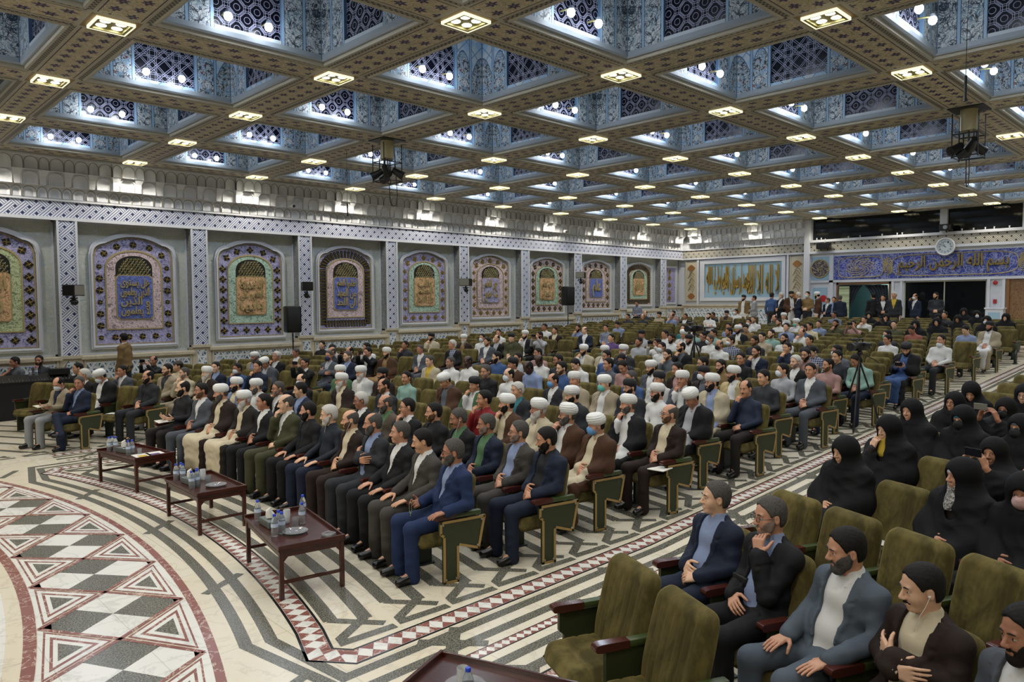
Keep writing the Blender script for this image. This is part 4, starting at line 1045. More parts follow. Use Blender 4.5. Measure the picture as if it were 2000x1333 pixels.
def cushion_back():
    """backrest: padded front with sewn channels, rounded corners, leaning back"""
    W = .262; z0, z1 = .40, .985; nx, nz = 57, 22; V_ = []; F_ = []; tl = math.radians(13)
    def P(u, v, d):        # u across, v up, d thickness direction (front +)
        xx = .015 + d - (v - z0) * math.tan(tl); return (xx, u, v)
    def halfw(v):
        t = (v - z0) / (z1 - z0); w = W * (.93 + .10 * math.sin(min(1, t * 1.25) * PI / 2) - .05 * t * t)
        r = .085
        if v > z1 - r: q = (v - (z1 - r)) / r; w -= r * .9 * (1 - math.sqrt(max(0, 1 - q * q)))
        if v < z0 + .03: q = (z0 + .03 - v) / .03; w -= .02 * (1 - math.sqrt(max(0, 1 - q * q)))
        return w
    zs = [z0 + (z1 - z0) * (1 - (1 - i / (nz - 1)) ** 1.6) if False else z0 + (z1 - z0) * i / (nz - 1) for i in range(nz - 4)]
    zs = list(np.linspace(z0, z1 - .09, nz - 8)) + [z1 - .09 * (1 - q) for q in (.2, .4, .58, .74, .86, .94, .985, 1.0)]
    nz = len(zs)
    for side in (1, -1):
        for v in zs:
            w = halfw(v); t = (v - z0) / (z1 - z0)
            for i in range(nx):
                s = -1 + 2 * i / (nx - 1); u = w * s
                edge = min(1, (1 - abs(s)) * w / .045); ve = min(1, (z1 - v) / .05); e = (1 - (1 - edge) ** 2) * (1 - (1 - ve) ** 2) if ve > 0 else 0
                if side > 0:
                    groove = 0
                    for gq in (-.17, -.102, -.034, .034, .102, .17): groove += math.exp(-((u - gq) / .0075) ** 2) * (.0075 if .06 < t < .9 else .0)
                    d = .062 * e ** .6 + .012 * math.sin(t * PI) * e - groove * (1 if abs(u) < w - .03 else 0) + .010 * math.exp(-((t - .25) / .2) ** 2) * e
                else: d = -.052 * e ** .5 - .006 * math.sin(t * PI)
                V_.append(P(u, v, d))
    b = nz * nx
    for r in range(nz - 1):
        for i in range(nx - 1):
            a = r * nx + i; F_.append((a, a + 1, a + nx + 1, a + nx)); F_.append((b + a, b + a + nx, b + a + nx + 1, b + a + 1))
        F_.append((r * nx, (r + 1) * nx, b + (r + 1) * nx, b + r * nx)); F_.append((r * nx + nx - 1, b + r * nx + nx - 1, b + (r + 1) * nx + nx - 1, (r + 1) * nx + nx - 1))
    for i in range(nx - 1): a = (nz - 1) * nx + i; F_.append((a, a + 1, b + a + 1, b + a)); F_.append((i, b + i, b + i + 1, i + 1))
    me = mesh('backrest', V_, F_, [M['velvet']], None, True); return me
def cushion_seat():
    """seat squab: deep rounded front, three cross seams"""
    nx, ny = 26, 17; V_ = []; F_ = []; x0, x1 = -.03, .45; W = .245
    for side in (1, -1):
        for i in range(nx):
            s = i / (nx - 1); x = x0 + (x1 - x0) * s
            w = W - .05 * max(0, (s - .80) / .20) ** 2.2
            for j in range(ny):
                t = -1 + 2 * j / (ny - 1); e = min(1, (1 - abs(t)) * w / .04); ef = min(1, (1 - s) * .48 / .055); q = (1 - (1 - e) ** 2) ** .5 * (1 - (1 - ef) ** 2) ** .5
                if side > 0: z = .385 + .075 * q + .010 * math.sin(s * PI) * q - sum(.007 * math.exp(-((x - g_) / .006) ** 2) for g_ in (.10, .20, .30, .385)) * q
                else: z = .385 - .055 * q
                V_.append((x, w * t, z))
    b = nx * ny
    for i in range(nx - 1):
        for j in range(ny - 1):
            a = i * ny + j; F_.append((a, a + ny, a + ny + 1, a + 1)); F_.append((b + a, b + a + 1, b + a + ny + 1, b + a + ny))
        F_.append((i * ny, b + i * ny, b + (i + 1) * ny, (i + 1) * ny)); F_.append((i * ny + ny - 1, (i + 1) * ny + ny - 1, b + (i + 1) * ny + ny - 1, b + i * ny + ny - 1))
    for j in range(ny - 1): a = (nx - 1) * ny + j; F_.append((a, b + a, b + a + 1, a + 1))
    return mesh('seat', V_, F_, [M['velvet']], None, True)
ch_back, ch_seat = cushion_back(), cushion_seat()
mb = MB()   # armrest: wooden nose, green padded rear
pts = [(.345, .045), (.335, .058), (.300, .062), (.12, .058), (.12, .012), (.30, .010), (.335, .016), (.345, .030)]
mb.prism([(p[0], .60 + p[1]) for p in pts], 'y', -.031, .031, 0); mb.bbox(-.16, .12, -.031, .031, .612, .658, .012, 1)
bm_arm = mb.me('armrest', [M['armwood'], M['vinyl']], True)
mb = MB(); mb.box(-.14, .27, -.018, .018, .40, .61, 0); mb.box(.09, .24, -.022, .022, 0.0, .40, 1); mb.box(.07, .26, -.05, .05, 0, .015, 1); mb.box(-.10, .10, -.012, .012, .33, .42, 1)
bm_std = mb.me('standard', [M['panel_g'], M['green_metal']])
# aisle end panel with gold trim
ep = [(.285, .60), (.285, .475), (.250, .445), (.250, 0.0), (.085, 0.0), (.085, .345), (-.135, .275), (-.205, .60)]
mb = MB(); mb.prism(ep, 'y', -.028, .0, 0); bm_end = mb.me('end_panel', [M['panel_g'], M['vinyl']])
mb = MB(); n = len(ep)
for i in range(n):
    p, q = ep[i], ep[(i + 1) % n]; dx, dz = q[0] - p[0], q[1] - p[1]; L = math.hypot(dx, dz); nx_, nz_ = -dz / L, dx / L
    w = .024; a = (p[0] - nx_ * 0, p[1]); inn = [(p[0] - nx_ * w, p[1] - nz_ * w), (q[0] - nx_ * w, q[1] - nz_ * w)]
    cx_, cz_ = .08, .4
    if True: mb.prism([p, q, inn[1], inn[0]], 'y', .0, .007)
bm_trim = mb.me('trim', [M['trim']])
mb = MB()
for (x, z) in ((.25, .565), (-.16, .565), (.22, .04), (.115, .04), (-.115, .32)): mb.lathe([(0, .010), (.009, .010), (.011, .004)], 8, 0, (x, 0, z), 'y')
bm_screw = mb.me('screw', [M['screw']])
def make_chair(ends):
    """ends: '' inner, 'l' / 'r' aisle end on that side (sitter's left is +y), 'n' last chair with a plain arm on its right"""
    t = thing('auditorium_chair', 'olive velvet chair', 'chair')
    link('backrest', ch_back, t); link('seat', ch_seat, t)
    for s, k in ((1, 'l'), (-1, 'r')):
        if s < 0 and not ('r' in ends or 'n' in ends): continue
        link('armrest', bm_arm, t, (0, s * .294, 0))
        if k in ends:
            e = link('end_panel', bm_end, t, (0, s * .300, 0)); tr = link('trim', bm_trim, e); sc_ = link('screw', bm_screw, e)
            if s < 0:
                e.scale = (1, -1, 1)
            e.location.y = s * .322
        else: link('standard', bm_std, t, (0, s * .294, 0))
    return t
# ---------------------------------------------------------------- figures: smooth distance fields turned into meshes
def _v(*a): return np.array(a, dtype=np.float64)
def axis_grid(lo, hi, h0, fine):
    out = [lo]; x = lo
    while x < hi:
        h = h0
        for a, b, h1 in fine:
            if a - h1 <= x <= b: h = min(h, h1)
            elif x < a and x + h > a: h = min(h, max(h1, a - x))
        x += h; out.append(x)
    return np.array(out, dtype=np.float32)
def sdf_eval(prims, X, Y, Z):
    F = np.full((len(X), len(Y), len(Z)), .5, dtype=np.float32)
    for p in prims:
        kind = p[0]; op = p[-2]; k = p[-1]
        if kind == 'cap':
            a, b, ra, rb = p[1:5]; m = max(ra, rb) + .05 + k; lo = np.minimum(a, b) - m; hi = np.maximum(a, b) + m
        elif kind == 'ell':
            c, r, Rt = p[1:4]; m = max(r) + .05 + k; lo = c - m; hi = c + m
        elif kind == 'fn': lo, hi = p[2], p[3]
        i0, i1 = np.searchsorted(X, lo[0]), np.searchsorted(X, hi[0]); j0, j1 = np.searchsorted(Y, lo[1]), np.searchsorted(Y, hi[1]); k0, k1 = np.searchsorted(Z, lo[2]), np.searchsorted(Z, hi[2])
        if i1 <= i0 or j1 <= j0 or k1 <= k0: continue
        x = X[i0:i1, None, None]; y = Y[None, j0:j1, None]; z = Z[None, None, k0:k1]
        if kind == 'cap':
            d = (b - a).astype(np.float32); L = float(d @ d) + 1e-9
            px_, py_, pz_ = x - np.float32(a[0]), y - np.float32(a[1]), z - np.float32(a[2])
            t = np.clip((px_ * d[0] + py_ * d[1] + pz_ * d[2]) / np.float32(L), 0, 1)
            D = np.sqrt((px_ - t * d[0]) ** 2 + (py_ - t * d[1]) ** 2 + (pz_ - t * d[2]) ** 2) - (np.float32(ra) + t * np.float32(rb - ra))
        elif kind == 'ell':
            qx, qy, qz = x - np.float32(c[0]), y - np.float32(c[1]), z - np.float32(c[2])
            if Rt is not None:
                Q = Rt.astype(np.float32)       # columns are the local axes
                qx, qy, qz = qx * Q[0, 0] + qy * Q[1, 0] + qz * Q[2, 0], qx * Q[0, 1] + qy * Q[1, 1] + qz * Q[2, 1], qx * Q[0, 2] + qy * Q[1, 2] + qz * Q[2, 2]
            r = np.array(r, dtype=np.float32)
            n1 = np.sqrt((qx / r[0]) ** 2 + (qy / r[1]) ** 2 + (qz / r[2]) ** 2); n2 = np.sqrt((qx / r[0] ** 2) ** 2 + (qy / r[1] ** 2) ** 2 + (qz / r[2] ** 2) ** 2)
            D = n1 * (n1 - 1) / np.maximum(n2, 1e-5)
        else: D = p[1](x, y, z)
        A = F[i0:i1, j0:j1, k0:k1]
        if op == 'u':
            h = np.maximum(k - np.abs(A - D), 0) / max(k, 1e-6); R_ = np.minimum(A, D) - h * h * k * .25
        elif op == 's':
            D = -D; h = np.maximum(k - np.abs(A - D), 0) / max(k, 1e-6); R_ = np.maximum(A, D) + h * h * k * .25
        else: R_ = np.maximum(A, D)
        F[i0:i1, j0:j1, k0:k1] = R_
    return F
def surface_net(F, X, Y, Z):
    S_ = F < 0
    nx, ny, nz = F.shape
    c = S_[:-1, :-1, :-1].astype(np.int8)
    cnt = c + S_[1:, :-1, :-1] + S_[:-1, 1:, :-1] + S_[:-1, :-1, 1:] + S_[1:, 1:, :-1] + S_[1:, :-1, 1:] + S_[:-1, 1:, 1:] + S_[1:, 1:, 1:]
    act = (cnt > 0) & (cnt < 8)
    I, J, K = np.nonzero(act)
    idx = np.full(act.shape, -1, dtype=np.int32); idx[I, J, K] = np.arange(len(I))
    P_ = np.zeros((len(I), 3)); W = np.zeros(len(I))
    C = [(0, 0, 0), (1, 0, 0), (0, 1, 0), (1, 1, 0), (0, 0, 1), (1, 0, 1), (0, 1, 1), (1, 1, 1)]
    for a, b in ((0, 1), (2, 3), (4, 5), (6, 7), (0, 2), (1, 3), (4, 6), (5, 7), (0, 4), (1, 5), (2, 6), (3, 7)):
        A, B = C[a], C[b]
        fa = F[I + A[0], J + A[1], K + A[2]]; fb = F[I + B[0], J + B[1], K + B[2]]
        m = (fa < 0) != (fb < 0); t = np.where(m, fa / np.where(m, fa - fb, 1), 0)
        xa, ya, za = X[I + A[0]], Y[J + A[1]], Z[K + A[2]]; xb, yb, zb = X[I + B[0]], Y[J + B[1]], Z[K + B[2]]
        P_[:, 0] += m * (xa + (xb - xa) * t); P_[:, 1] += m * (ya + (yb - ya) * t); P_[:, 2] += m * (za + (zb - za) * t); W += m
    P_ /= W[:, None]
    Q = []
    for ax in range(3):
        sl0 = [slice(None)] * 3; sl1 = [slice(None)] * 3; sl0[ax] = slice(0, -1); sl1[ax] = slice(1, None)
        a = S_[tuple(sl0)]; b = S_[tuple(sl1)]; m = a != b
        o = [q for q in range(3) if q != ax]
        lim = [slice(None)] * 3
        for q in o: lim[q] = slice(1, -1)
        mm = np.zeros_like(m); mm[tuple(lim)] = m[tuple(lim)]
        E = np.array(np.nonzero(mm)).T
        if not len(E): continue
        inside = a[tuple(E.T)]
        d1 = np.zeros(3, int); d1[o[0]] = 1; d2 = np.zeros(3, int); d2[o[1]] = 1
        g_ = lambda e: idx[e[:, 0], e[:, 1], e[:, 2]]
        q0, q1, q2, q3 = g_(E), g_(E - d1), g_(E - d1 - d2), g_(E - d2)
        quad = np.stack([q0, q1, q2, q3], 1)
        flip = inside if ax != 1 else ~inside
        quad[flip] = quad[flip][:, ::-1]
        ok = (quad >= 0).all(1); Q.append(quad[ok])
    Q = np.concatenate(Q) if Q else np.zeros((0, 4), int)
    return P_, Q[:, ::-1]
def np_mesh(name, P_, Q, nmat=1):
    me = bpy.data.meshes.new(name)
    me.vertices.add(len(P_)); me.vertices.foreach_set('co', P_.astype(np.float32).ravel())
    me.loops.add(len(Q) * 4); me.loops.foreach_set('vertex_index', Q.astype(np.int32).ravel())
    me.polygons.add(len(Q)); me.polygons.foreach_set('loop_start', np.arange(0, len(Q) * 4, 4, dtype=np.int32))
    me.update(calc_edges=True); me.validate()
    me.polygons.foreach_set('use_smooth', [True] * len(me.polygons))
    for _ in range(nmat): me.materials.append(None)
    return me
def folds(a, seed=0.0):
    def f(x, y, z):
        w = np.sin(9 * x + 7 * y + seed) + np.sin(8 * z - 6 * y + 1.3 + seed)
        return (a * (np.abs(np.sin(15 * z + 10 * x + 2.2 * w)) + .7 * np.abs(np.sin(21 * y + 12 * z - 9 * x + 2.6 * w + 1.1)) - .9)).astype(np.float32)
    return f
def sdf_mesh(name, prims, lo, hi, h0, fine=((), (), ()), mod=()):
    X, Y, Z = (axis_grid(lo[i], hi[i], h0, fine[i]) for i in range(3))
    F = sdf_eval(prims, X, Y, Z)
    for m in mod: F = F + m(X[:, None, None], Y[None, :, None], Z[None, None, :])
    P_, Q = surface_net(F, X, Y, Z)
    return np_mesh(name, P_, Q)
def rotm(yaw, pitch, roll=0.0):
    return np.array(Matrix.Rotation(yaw, 3, 'Z') @ Matrix.Rotation(pitch, 3, 'Y') @ Matrix.Rotation(roll, 3, 'X'))
def nrm(a): return a / (np.linalg.norm(a) + 1e-9)
HEAD = [('ell', _v(-.014, 0, .036), (.098, .076, .087), .02), ('ell', _v(.020, 0, -.035), (.066, .058, .080), .03), ('ell', _v(.058, 0, -.096), (.026, .028, .020), .03),
        ('ell', _v(.046, .034, -.030), (.034, .027, .036), .02), ('ell', _v(.046, -.034, -.030), (.034, .027, .036), .02), ('ell', _v(-.03, 0, -.035), (.062, .055, .06), .03)]
def head_prims(c, R, lod):
    P_ = []
    for k_, cc, r, k in HEAD: P_.append(('ell', c + R @ cc, r, R, 'u', k))
    cp = lambda a, b, ra, rb, k, op='u': P_.append(('cap', c + R @ _v(*a), c + R @ _v(*b), ra, rb, op, k))
    el = lambda a, r, k, op='u': P_.append(('ell', c + R @ _v(*a), r, R, op, k))
    cp((.074, -.034, .027), (.074, .034, .027), .011, .011, .018)
    if lod < 2:
        for s in (-1, 1):
            el((.094, s * .031, .006), (.016, .019, .011), .012, 's')
            cp((.0815, s * .018, .0125), (.0790, s * .043, .0125), .0040, .0035, .004); cp((.0800, s * .020, -.0035), (.0780, s * .041, -.0030), .0034, .0030, .004)
    cp((.080, 0, .016), (.107, 0, -.026), .008, .0125, .012)
    if lod < 2:
        for s in (-1, 1): el((.096, s * .012, -.031), (.012, .009, .009), .008)
    cp((.086, -.017, -.062), (.086, .017, -.062), .0065, .0065, .008); cp((.083, -.014, -.074), (.083, .014, -.074), .007, .007, .008)
    for s in (-1, 1):
        el((-.010, s * .079, -.004), (.019, .0105, .033), .008)
        if lod == 0: el((-.004, s * .090, -.002), (.011, .007, .020), .005, 's')
    return P_
def hand_prims(w, d, n, side, curl, lod, thumb=.6):
    """w wrist, d towards the fingers, n out of the palm, side +1 left hand / -1 right hand"""
    d = nrm(d); n = nrm(n - d * (n @ d)); t = np.cross(n, d) * side
    P_ = []; g = 1.0 if lod < 2 else 1.25
    for q in (-.030, -.010, .010, .030):
        P_.append(('cap', w + d * .012 + t * q * .55, w + d * .088 + t * q * 1.08, .0150 * g, .0125 * g, 'u', .014))
    L = {.030: (.040, .026, .020), .010: (.044, .029, .021), -.010: (.041, .027, .021), -.030: (.032, .021, .018)}
    for i, q in enumerate((.030, .010, -.010, -.030)):
        p = w + d * .092 + t * q * 1.12; a = curl * (.55 + .08 * i); dd = nrm(d + t * q * 1.2)
        for j, l in enumerate(L[q]):
            a2 = a * (1, 1.9, 2.6)[j]; e = dd * math.cos(a2) + n * math.sin(a2); p2 = p + e * l
            P_.append(('cap', p, p2, (.0092 - .0008 * j) * g, (.0086 - .0008 * j) * g, 'u', .003 if j else .006)); p = p2
    p = w + d * .022 + t * .030; e1 = nrm(d * .62 + t * .72 + n * .25); p2 = p + e1 * .042; e2 = nrm(d * .86 + t * .30 + n * thumb); p3 = p2 + e2 * .032; p4 = p3 + nrm(e2 + n * .2) * .025
    P_ += [('cap', p, p2, .0150 * g, .0115 * g, 'u', .012), ('cap', p2, p3, .0110 * g, .0100 * g, 'u', .004), ('cap', p3, p4, .0100 * g, .0080 * g, 'u', .003)]
    return P_
ARM = {  # elbow, wrist, hand direction, palm normal, curl (left side; the right side mirrors y)
    'lap': ((.03, .245, .745), (.235, .105, .665), (.50, -.84, -.16), (-.62, -.30, -.72), .75),
    'lapu': ((.03, .245, .745), (.215, .085, .690), (.42, -.90, .02), (-.82, -.40, -.40), .95),
    'knee': ((.02, .265, .765), (.275, .165, .648), (.97, -.12, -.16), (.05, 0, -1), .22),
    'cross': ((.05, .255, .785), (.205, -.015, .850), (-.30, -.93, .18), (-1, .1, 0), .5),
    'crossr': ((.06, .255, .770), (.235, -.02, .800), (-.35, -.92, .12), (-1, .1, 0), .35),
    'chin': ((.175, .175, .735), (.165, .060, .985), (-.20, -.20, .95), (-.92, -.25, -.20), 1.15),
    'rest': ((-.02, .285, .735), (.215, .265, .690), (.96, -.10, -.10), (0, 0, -1), .35),
    'read': ((.04, .24, .745), (.255, .115, .735), (.80, -.42, .15), (-.15, -.55, .75), .65),
    'up': ((.17, .215, .915), (.285, .105, 1.095), (.10, -.32, .92), (.0, -.95, -.1), .85),
    'low': ((.05, .235, .745), (.235, .075, .800), (.70, -.35, .45), (-.3, -.6, .6), .85),
    'bead': ((.05, .245, .755), (.300, .115, .705), (.90, -.25, .0), (-.1, -.6, .4), 1.0),
    'desk': ((.30, .14, .86), (.14, .05, .99), (-.30, -.12, .94), (-.9, -.25, -.1), 1.0),
    's_down': ((-.02, .245, 1.145), (.05, .235, .885), (.15, .02, -1), (0, -1, 0), .45),
    's_clasp': ((-.01, .245, 1.140), (.190, .085, 1.055), (.35, -.92, -.05), (-.8, -.3, -.4), .7),
    's_up': ((.06, .22, 1.22), (.175, .105, 1.45), (-.05, -.25, .95), (-.3, -.9, 0), .8)}
POSE = {'lap': ('lap', 'lapu', 0), 'knee': ('knee', 'knee', 0), 'cross': ('cross', 'crossr', 0), 'chin': ('lap', 'chin', 0), 'chinl': ('chin', 'lap', 0), 'chinx': ('lap', 'chin', 1), 'read': ('read', 'read', 0), 'book': ('read', 'read', 0),
        'phone': ('up', 'up', 0), 'phonelow': ('low', 'low', 0), 'bead': ('rest', 'bead', 0), 'down': ('lap', 'lapu', 0), 'rest': ('rest', 'knee', 0), 'lapx': ('lap', 'lapu', 1), 'desk': ('lap', 'desk', 0),
        'walk': ('s_down', 's_down', 2), 'stand': ('s_down', 's_down', 2), 'clasp': ('s_clasp', 's_clasp', 2), 'ear': ('s_down', 's_up', 2), 'sphone': ('s_clasp', 's_clasp', 2)}
def skeleton(pose, yaw, pitch, lean, b):
    la, ra, legs = POSE[pose]; K = {}
    st = legs == 2; dz = .44 if st else 0.0
    K['st'] = st; K['b'] = b
    if st:
        K['pel'] = _v(0, 0, .93); K['bel'] = _v(.01, 0, 1.07); K['che'] = _v(-.005, 0, 1.25); K['N'] = _v(-.015, 0, 1.455)
        K['sh'] = [_v(-.01, s * .172, 1.380) for s in (1, -1)]
        w = .16 if pose == 'walk' else 0.0
        K['hip'] = [_v(0, s * .085, .90) for s in (1, -1)]
        K['kn'] = [_v(.03 + w * .7, .10, .50), _v(.03 - w * .4, -.10, .50)]; K['an'] = [_v(-.0 + w, .11, .09), _v(-.02 - w, -.11, .09)]
        K['toe'] = [k + _v(.15, s * .03, -.055) for k, s in zip(K['an'], (1, -1))]
    else:
        K['pel'] = _v(.07, lean * .1, .545); K['bel'] = _v(.035, lean * .4, .69); K['che'] = _v(-.005, lean * .8, .87); K['N'] = _v(-.018, lean, 1.035)
        K['sh'] = [_v(-.012, s * .172 + lean * .95, .960) for s in (1, -1)]
        K['hip'] = [_v(.08, s * .09, .535) for s in (1, -1)]
        if legs == 1:
            K['kn'] = [_v(.50, .06, .535), _v(.49, .02, .635)]; K['an'] = [_v(.47, .09, .10), _v(.60, .25, .36)]; K['toe'] = [_v(.62, .11, .04), _v(.76, .30, .33)]
        else:
            K['kn'] = [_v(.50, .15, .525), _v(.50, -.15, .525)]; K['an'] = [_v(.48, .13, .10), _v(.50, -.15, .10)]; K['toe'] = [_v(.63, .15, .04), _v(.65, -.17, .04)]
    K['el'] = []; K['wr'] = []; K['hand'] = []
    for i, (nm, s) in enumerate(((la, 1), (ra, -1))):
        e, w, d, n, c = ARM[nm]; m = _v(1, s, 1); o = _v(0, lean * .7, 0)
        e = _v(*e) * m * _v(1, .92, 1) + o; w = _v(*w) * m + o
        if nm == 'crossr': w = w + _v(.0, 0, 0)
        K['el'].append(e); K['wr'].append(w); K['hand'].append((w, _v(*d) * m, _v(*n) * m, s, c))
    K['R'] = rotm(math.radians(yaw), math.radians(pitch), -lean * .8)
    K['H'] = K['N'] + _v(.012, 0, .03) + K['R'] @ _v(.018, 0, .135)
    return K
def torso(K, f, k=.05):
    b = K['b']; P_ = []
    P_.append(('ell', K['pel'], (.125 * b + f, .170 * b + f, .105 + f), None, 'u', k)); P_.append(('ell', K['bel'], (.112 * b + f, .150 * b + f, .145 + f), None, 'u', k))
    P_.append(('ell', K['che'], (.106 + f, .160 + f, .150 + f), None, 'u', k)); P_.append(('cap', K['sh'][0], K['sh'][1], .047 + f, .047 + f, 'u', k))
    for i in range(2): P_.append(('cap', K['N'] + _v(-.01, 0, -.02), K['sh'][i] + _v(0, 0, .004), .046 + f * .8, .044 + f, 'u', .03))
    P_.append(('cap', K['che'] + _v(0, 0, .05), K['N'] - _v(0, 0, .02), .085 + f, .055 + f * .7, 'u', k))
    return P_
def arms(K, f, g=0.0, cut=0.0, lo_r=None):
    P_ = []
    for i in range(2):
        s, e, w = K['sh'][i], K['el'][i], K['wr'][i]; w2 = w - nrm(w - e) * cut
        P_.append(('cap', s, e, .047 + f, .038 + f, 'u', .03)); P_.append(('cap', e, w2, .038 + f, (.028 + f + g) if lo_r is None else lo_r, 'u', .02))
    return P_
def legs(K, f, hem=.04, k=.03, sk=0.0):
    P_ = []
    for i in range(2):
        h, n, a = K['hip'][i], K['kn'][i], K['an'][i]; a2 = a + nrm(n - a) * hem
        P_.append(('cap', h, n, .082 * (K['b'] * .5 + .5) + f, .058 + f, 'u', k)); P_.append(('cap', n, a2, .056 + f, .038 + f + sk, 'u', k))
    return P_
def fine_for(K, lod, hands=True):
    hh, hd = ((.0046, .0050), (.0082, .0082), (.0135, .0125))[lod]
    H_ = K['H']; out = [[], [], []]
    for i, r in enumerate((.135, .105, .135)): out[i].append((H_[i] - r, H_[i] + r, hh))
    if hands:
        for w, d, n, s, c in K['hand']:
            cc = w + nrm(d) * .08
            for i in range(3): out[i].append((cc[i] - .10, cc[i] + .10, hd))
    return out
LO = _v(-.34, -.46, -.02); HI = _v(.90, .46, 1.36); HI_S = _v(.5, .46, 1.80)
_cache = {}
def cached(key, fn):
    if key not in _cache: _cache[key] = fn()
    return _cache[key]
def figure_meshes(kind, pose, yaw, pitch, lean, b, lod, opened=False):
    """meshes of one figure: body (continuous) and its clothing"""
    K = skeleton(pose, yaw, pitch, lean, b); hi = HI_S if K['st'] else HI; h0 = (.017, .021, .028)[lod]; base = (pose, lean, b, lod); out = {}
    def body():
        P_ = torso(K, 0) + arms(K, 0) + legs(K, 0, 0)
        for i in range(2): P_.append(('cap', K['an'][i], K['toe'][i], .036, .030, 'u', .03))
        P_.append(('cap', K['N'] - _v(0, 0, .03), K['H'] + K['R'] @ _v(-.03, 0, -.045), .056, .052, 'u', .02))
        P_ += head_prims(K['H'], K['R'], lod)
        for h in K['hand']: P_ += hand_prims(*h[:3], h[3], h[4], lod)
        return sdf_mesh('person', P_, LO, hi, h0, fine_for(K, lod))
    out['person'] = cached(('body', yaw, pitch) + base, body)
    yy = K['N'][1] * .8; zt = 1.44 if K['st'] else 1.02; zb = zt - .30
    def wedge(x0, w_top, w_bot, z_top, z_bot):
        return lambda x, y, z: np.maximum(np.abs(y - yy) - (w_bot + (w_top - w_bot) * np.clip((z - z_bot) / (z_top - z_bot), -1, 1)), np.maximum(x0 - x, z_bot - .02 - z)).astype(np.float32)
    neck_cut = ('cap', K['N'] + _v(.03, 0, .00), K['N'] + _v(.03, 0, .2), .068, .09, 's', .008)
    def shirt(sleeve):
        P_ = torso(K, .013)
        if sleeve == 'long': P_ += arms(K, .011, .004, .0)
        elif sleeve == 'short':
            for i in range(2): P_.append(('cap', K['sh'][i], K['sh'][i] + (K['el'][i] - K['sh'][i]) * .75, .062, .060, 'u', .03))
        P_.append(('cap', K['N'] + _v(.002, 0, -.03), K['N'] + _v(.004, 0, .024), .073, .066, 'u', .010))
        P_.append(('cap', K['N'] + _v(.085, 0, .062), K['N'] + _v(.112, 0, -.065), .044, .010, 's', .005))
        for s_ in (-1, 1): P_.append(('cap', K['N'] + _v(.035, s_ * .058, .018), K['N'] + _v(.094, s_ * .038, -.040), .011, .0075, 'u', .004))
        return sdf_mesh('shirt', P_, LO, hi, (.012, .017, .024)[lod], mod=(folds(.004 if sleeve == 'short' or kind in 'HPT' else .002, 2.0),))
    def jacket():
        P_ = torso(K, .027)
        P_.append(('fn', wedge(.0, .085, .004, zt, zb) if not opened else wedge(.0, .095, .060, zt, zb - .16), LO, hi, 's', .006)); P_.append(neck_cut)
        P_ += arms(K, .019, .010, .012)
        if not K['st']:
            for i in range(2): P_.append(('cap', K['hip'][i] + _v(-.02, (.03, -.03)[i], .03), K['hip'][i] + _v(.12, (.05, -.05)[i], .01), .085, .075, 'u', .04))
        def front(x, y, z): return (.007 * ((np.abs(y - yy - .004) < .005) & (z < zb + .01) & (z > zb - .25) & (x > .04))).astype(np.float32)
        def olapel(x, y, z):
            w = .060 + .035 * np.clip((z - zb + .16) / (zt - zb + .16), 0, 1); q = np.abs(y - yy) - w; lw = .010 + .042 * np.clip((z - zb + .05) / (zt - zb), 0, 1)
            return (-.0080 * ((q > 0) & (q < lw) & (z > zb - .04) & (x > .02) & ~((z > zt - .10) & (z < zt - .082) & (q > lw * .45)))).astype(np.float32)
        def lapel(x, y, z):
            w = .004 + .081 * np.clip((z - zb) / (zt - zb), 0, 1); q = np.abs(y - yy) - w; lw = .016 + .040 * np.clip((z - zb) / (zt - zb), 0, 1)
            return (-.0075 * ((q > 0) & (q < lw) & (z > zb) & (x > .02) & ~((z > zt - .085) & (z < zt - .068) & (q > lw * .45)))).astype(np.float32)
        return sdf_mesh('jacket', P_, LO, hi, (.0105, .016, .023)[lod], mod=(folds(.0050),) + (((lapel, front) if not opened else (olapel,)) if lod < 2 else ()))
    def trousers():
        P_ = legs(K, .014, -.050, .03, .018) + [('ell', K['pel'], (.135 * b + .018, .178 * b + .014, .11), None, 'u', .05)]
        return sdf_mesh('trousers', P_, LO, hi, (.013, .018, .026)[lod], mod=(folds(.004, 4.0),))
    def shoes(i):
        P_ = []
        for i in (i,):
            a, t = K['an'][i], K['toe'][i]; hl = a + (a - t) * _v(.25, .25, 0) + _v(0, 0, -.055)
            P_ += [('cap', hl, t, .036, .034, 'u', .01), ('cap', a + _v(.01, 0, -.02), t, .050, .026, 'u', .03)]
        P_.append(('fn', lambda x, y, z: (.004 - z + 0 * x + 0 * y).astype(np.float32) * np.float32(1.0) if not POSE[pose][2] == 1 else (-.5 - z + 0 * x + 0 * y).astype(np.float32), LO, hi, 's' if False else 'i', 0.0))
        return sdf_mesh('shoe', P_, _v(-.3, -.45, -.02), _v(.9, .45, .45), .012 if lod < 2 else .02)
    def robe():                                                   # long inner garment
        P_ = torso(K, .022) + arms(K, .018, .006, 0) + legs(K, .030, .05, .10, .02)
        P_.append(('cap', (K['kn'][0] + K['kn'][1]) / 2, (K['an'][0] + K['an'][1]) / 2 + _v(0, 0, .06), .07, .06, 'u', .08))
        P_.append(('cap', K['N'] + _v(.004, 0, -.02), K['N'] + _v(.012, 0, .036), .070, .064, 'u', .012))
        P_.append(('cap', K['N'] + _v(.07, 0, -.01), K['N'] + _v(.10, 0, -.16), .016, .004, 's', .006))
        return sdf_mesh('robe', P_, LO, hi, (.013, .018, .026)[lod], mod=(folds(.006, 1.0),))
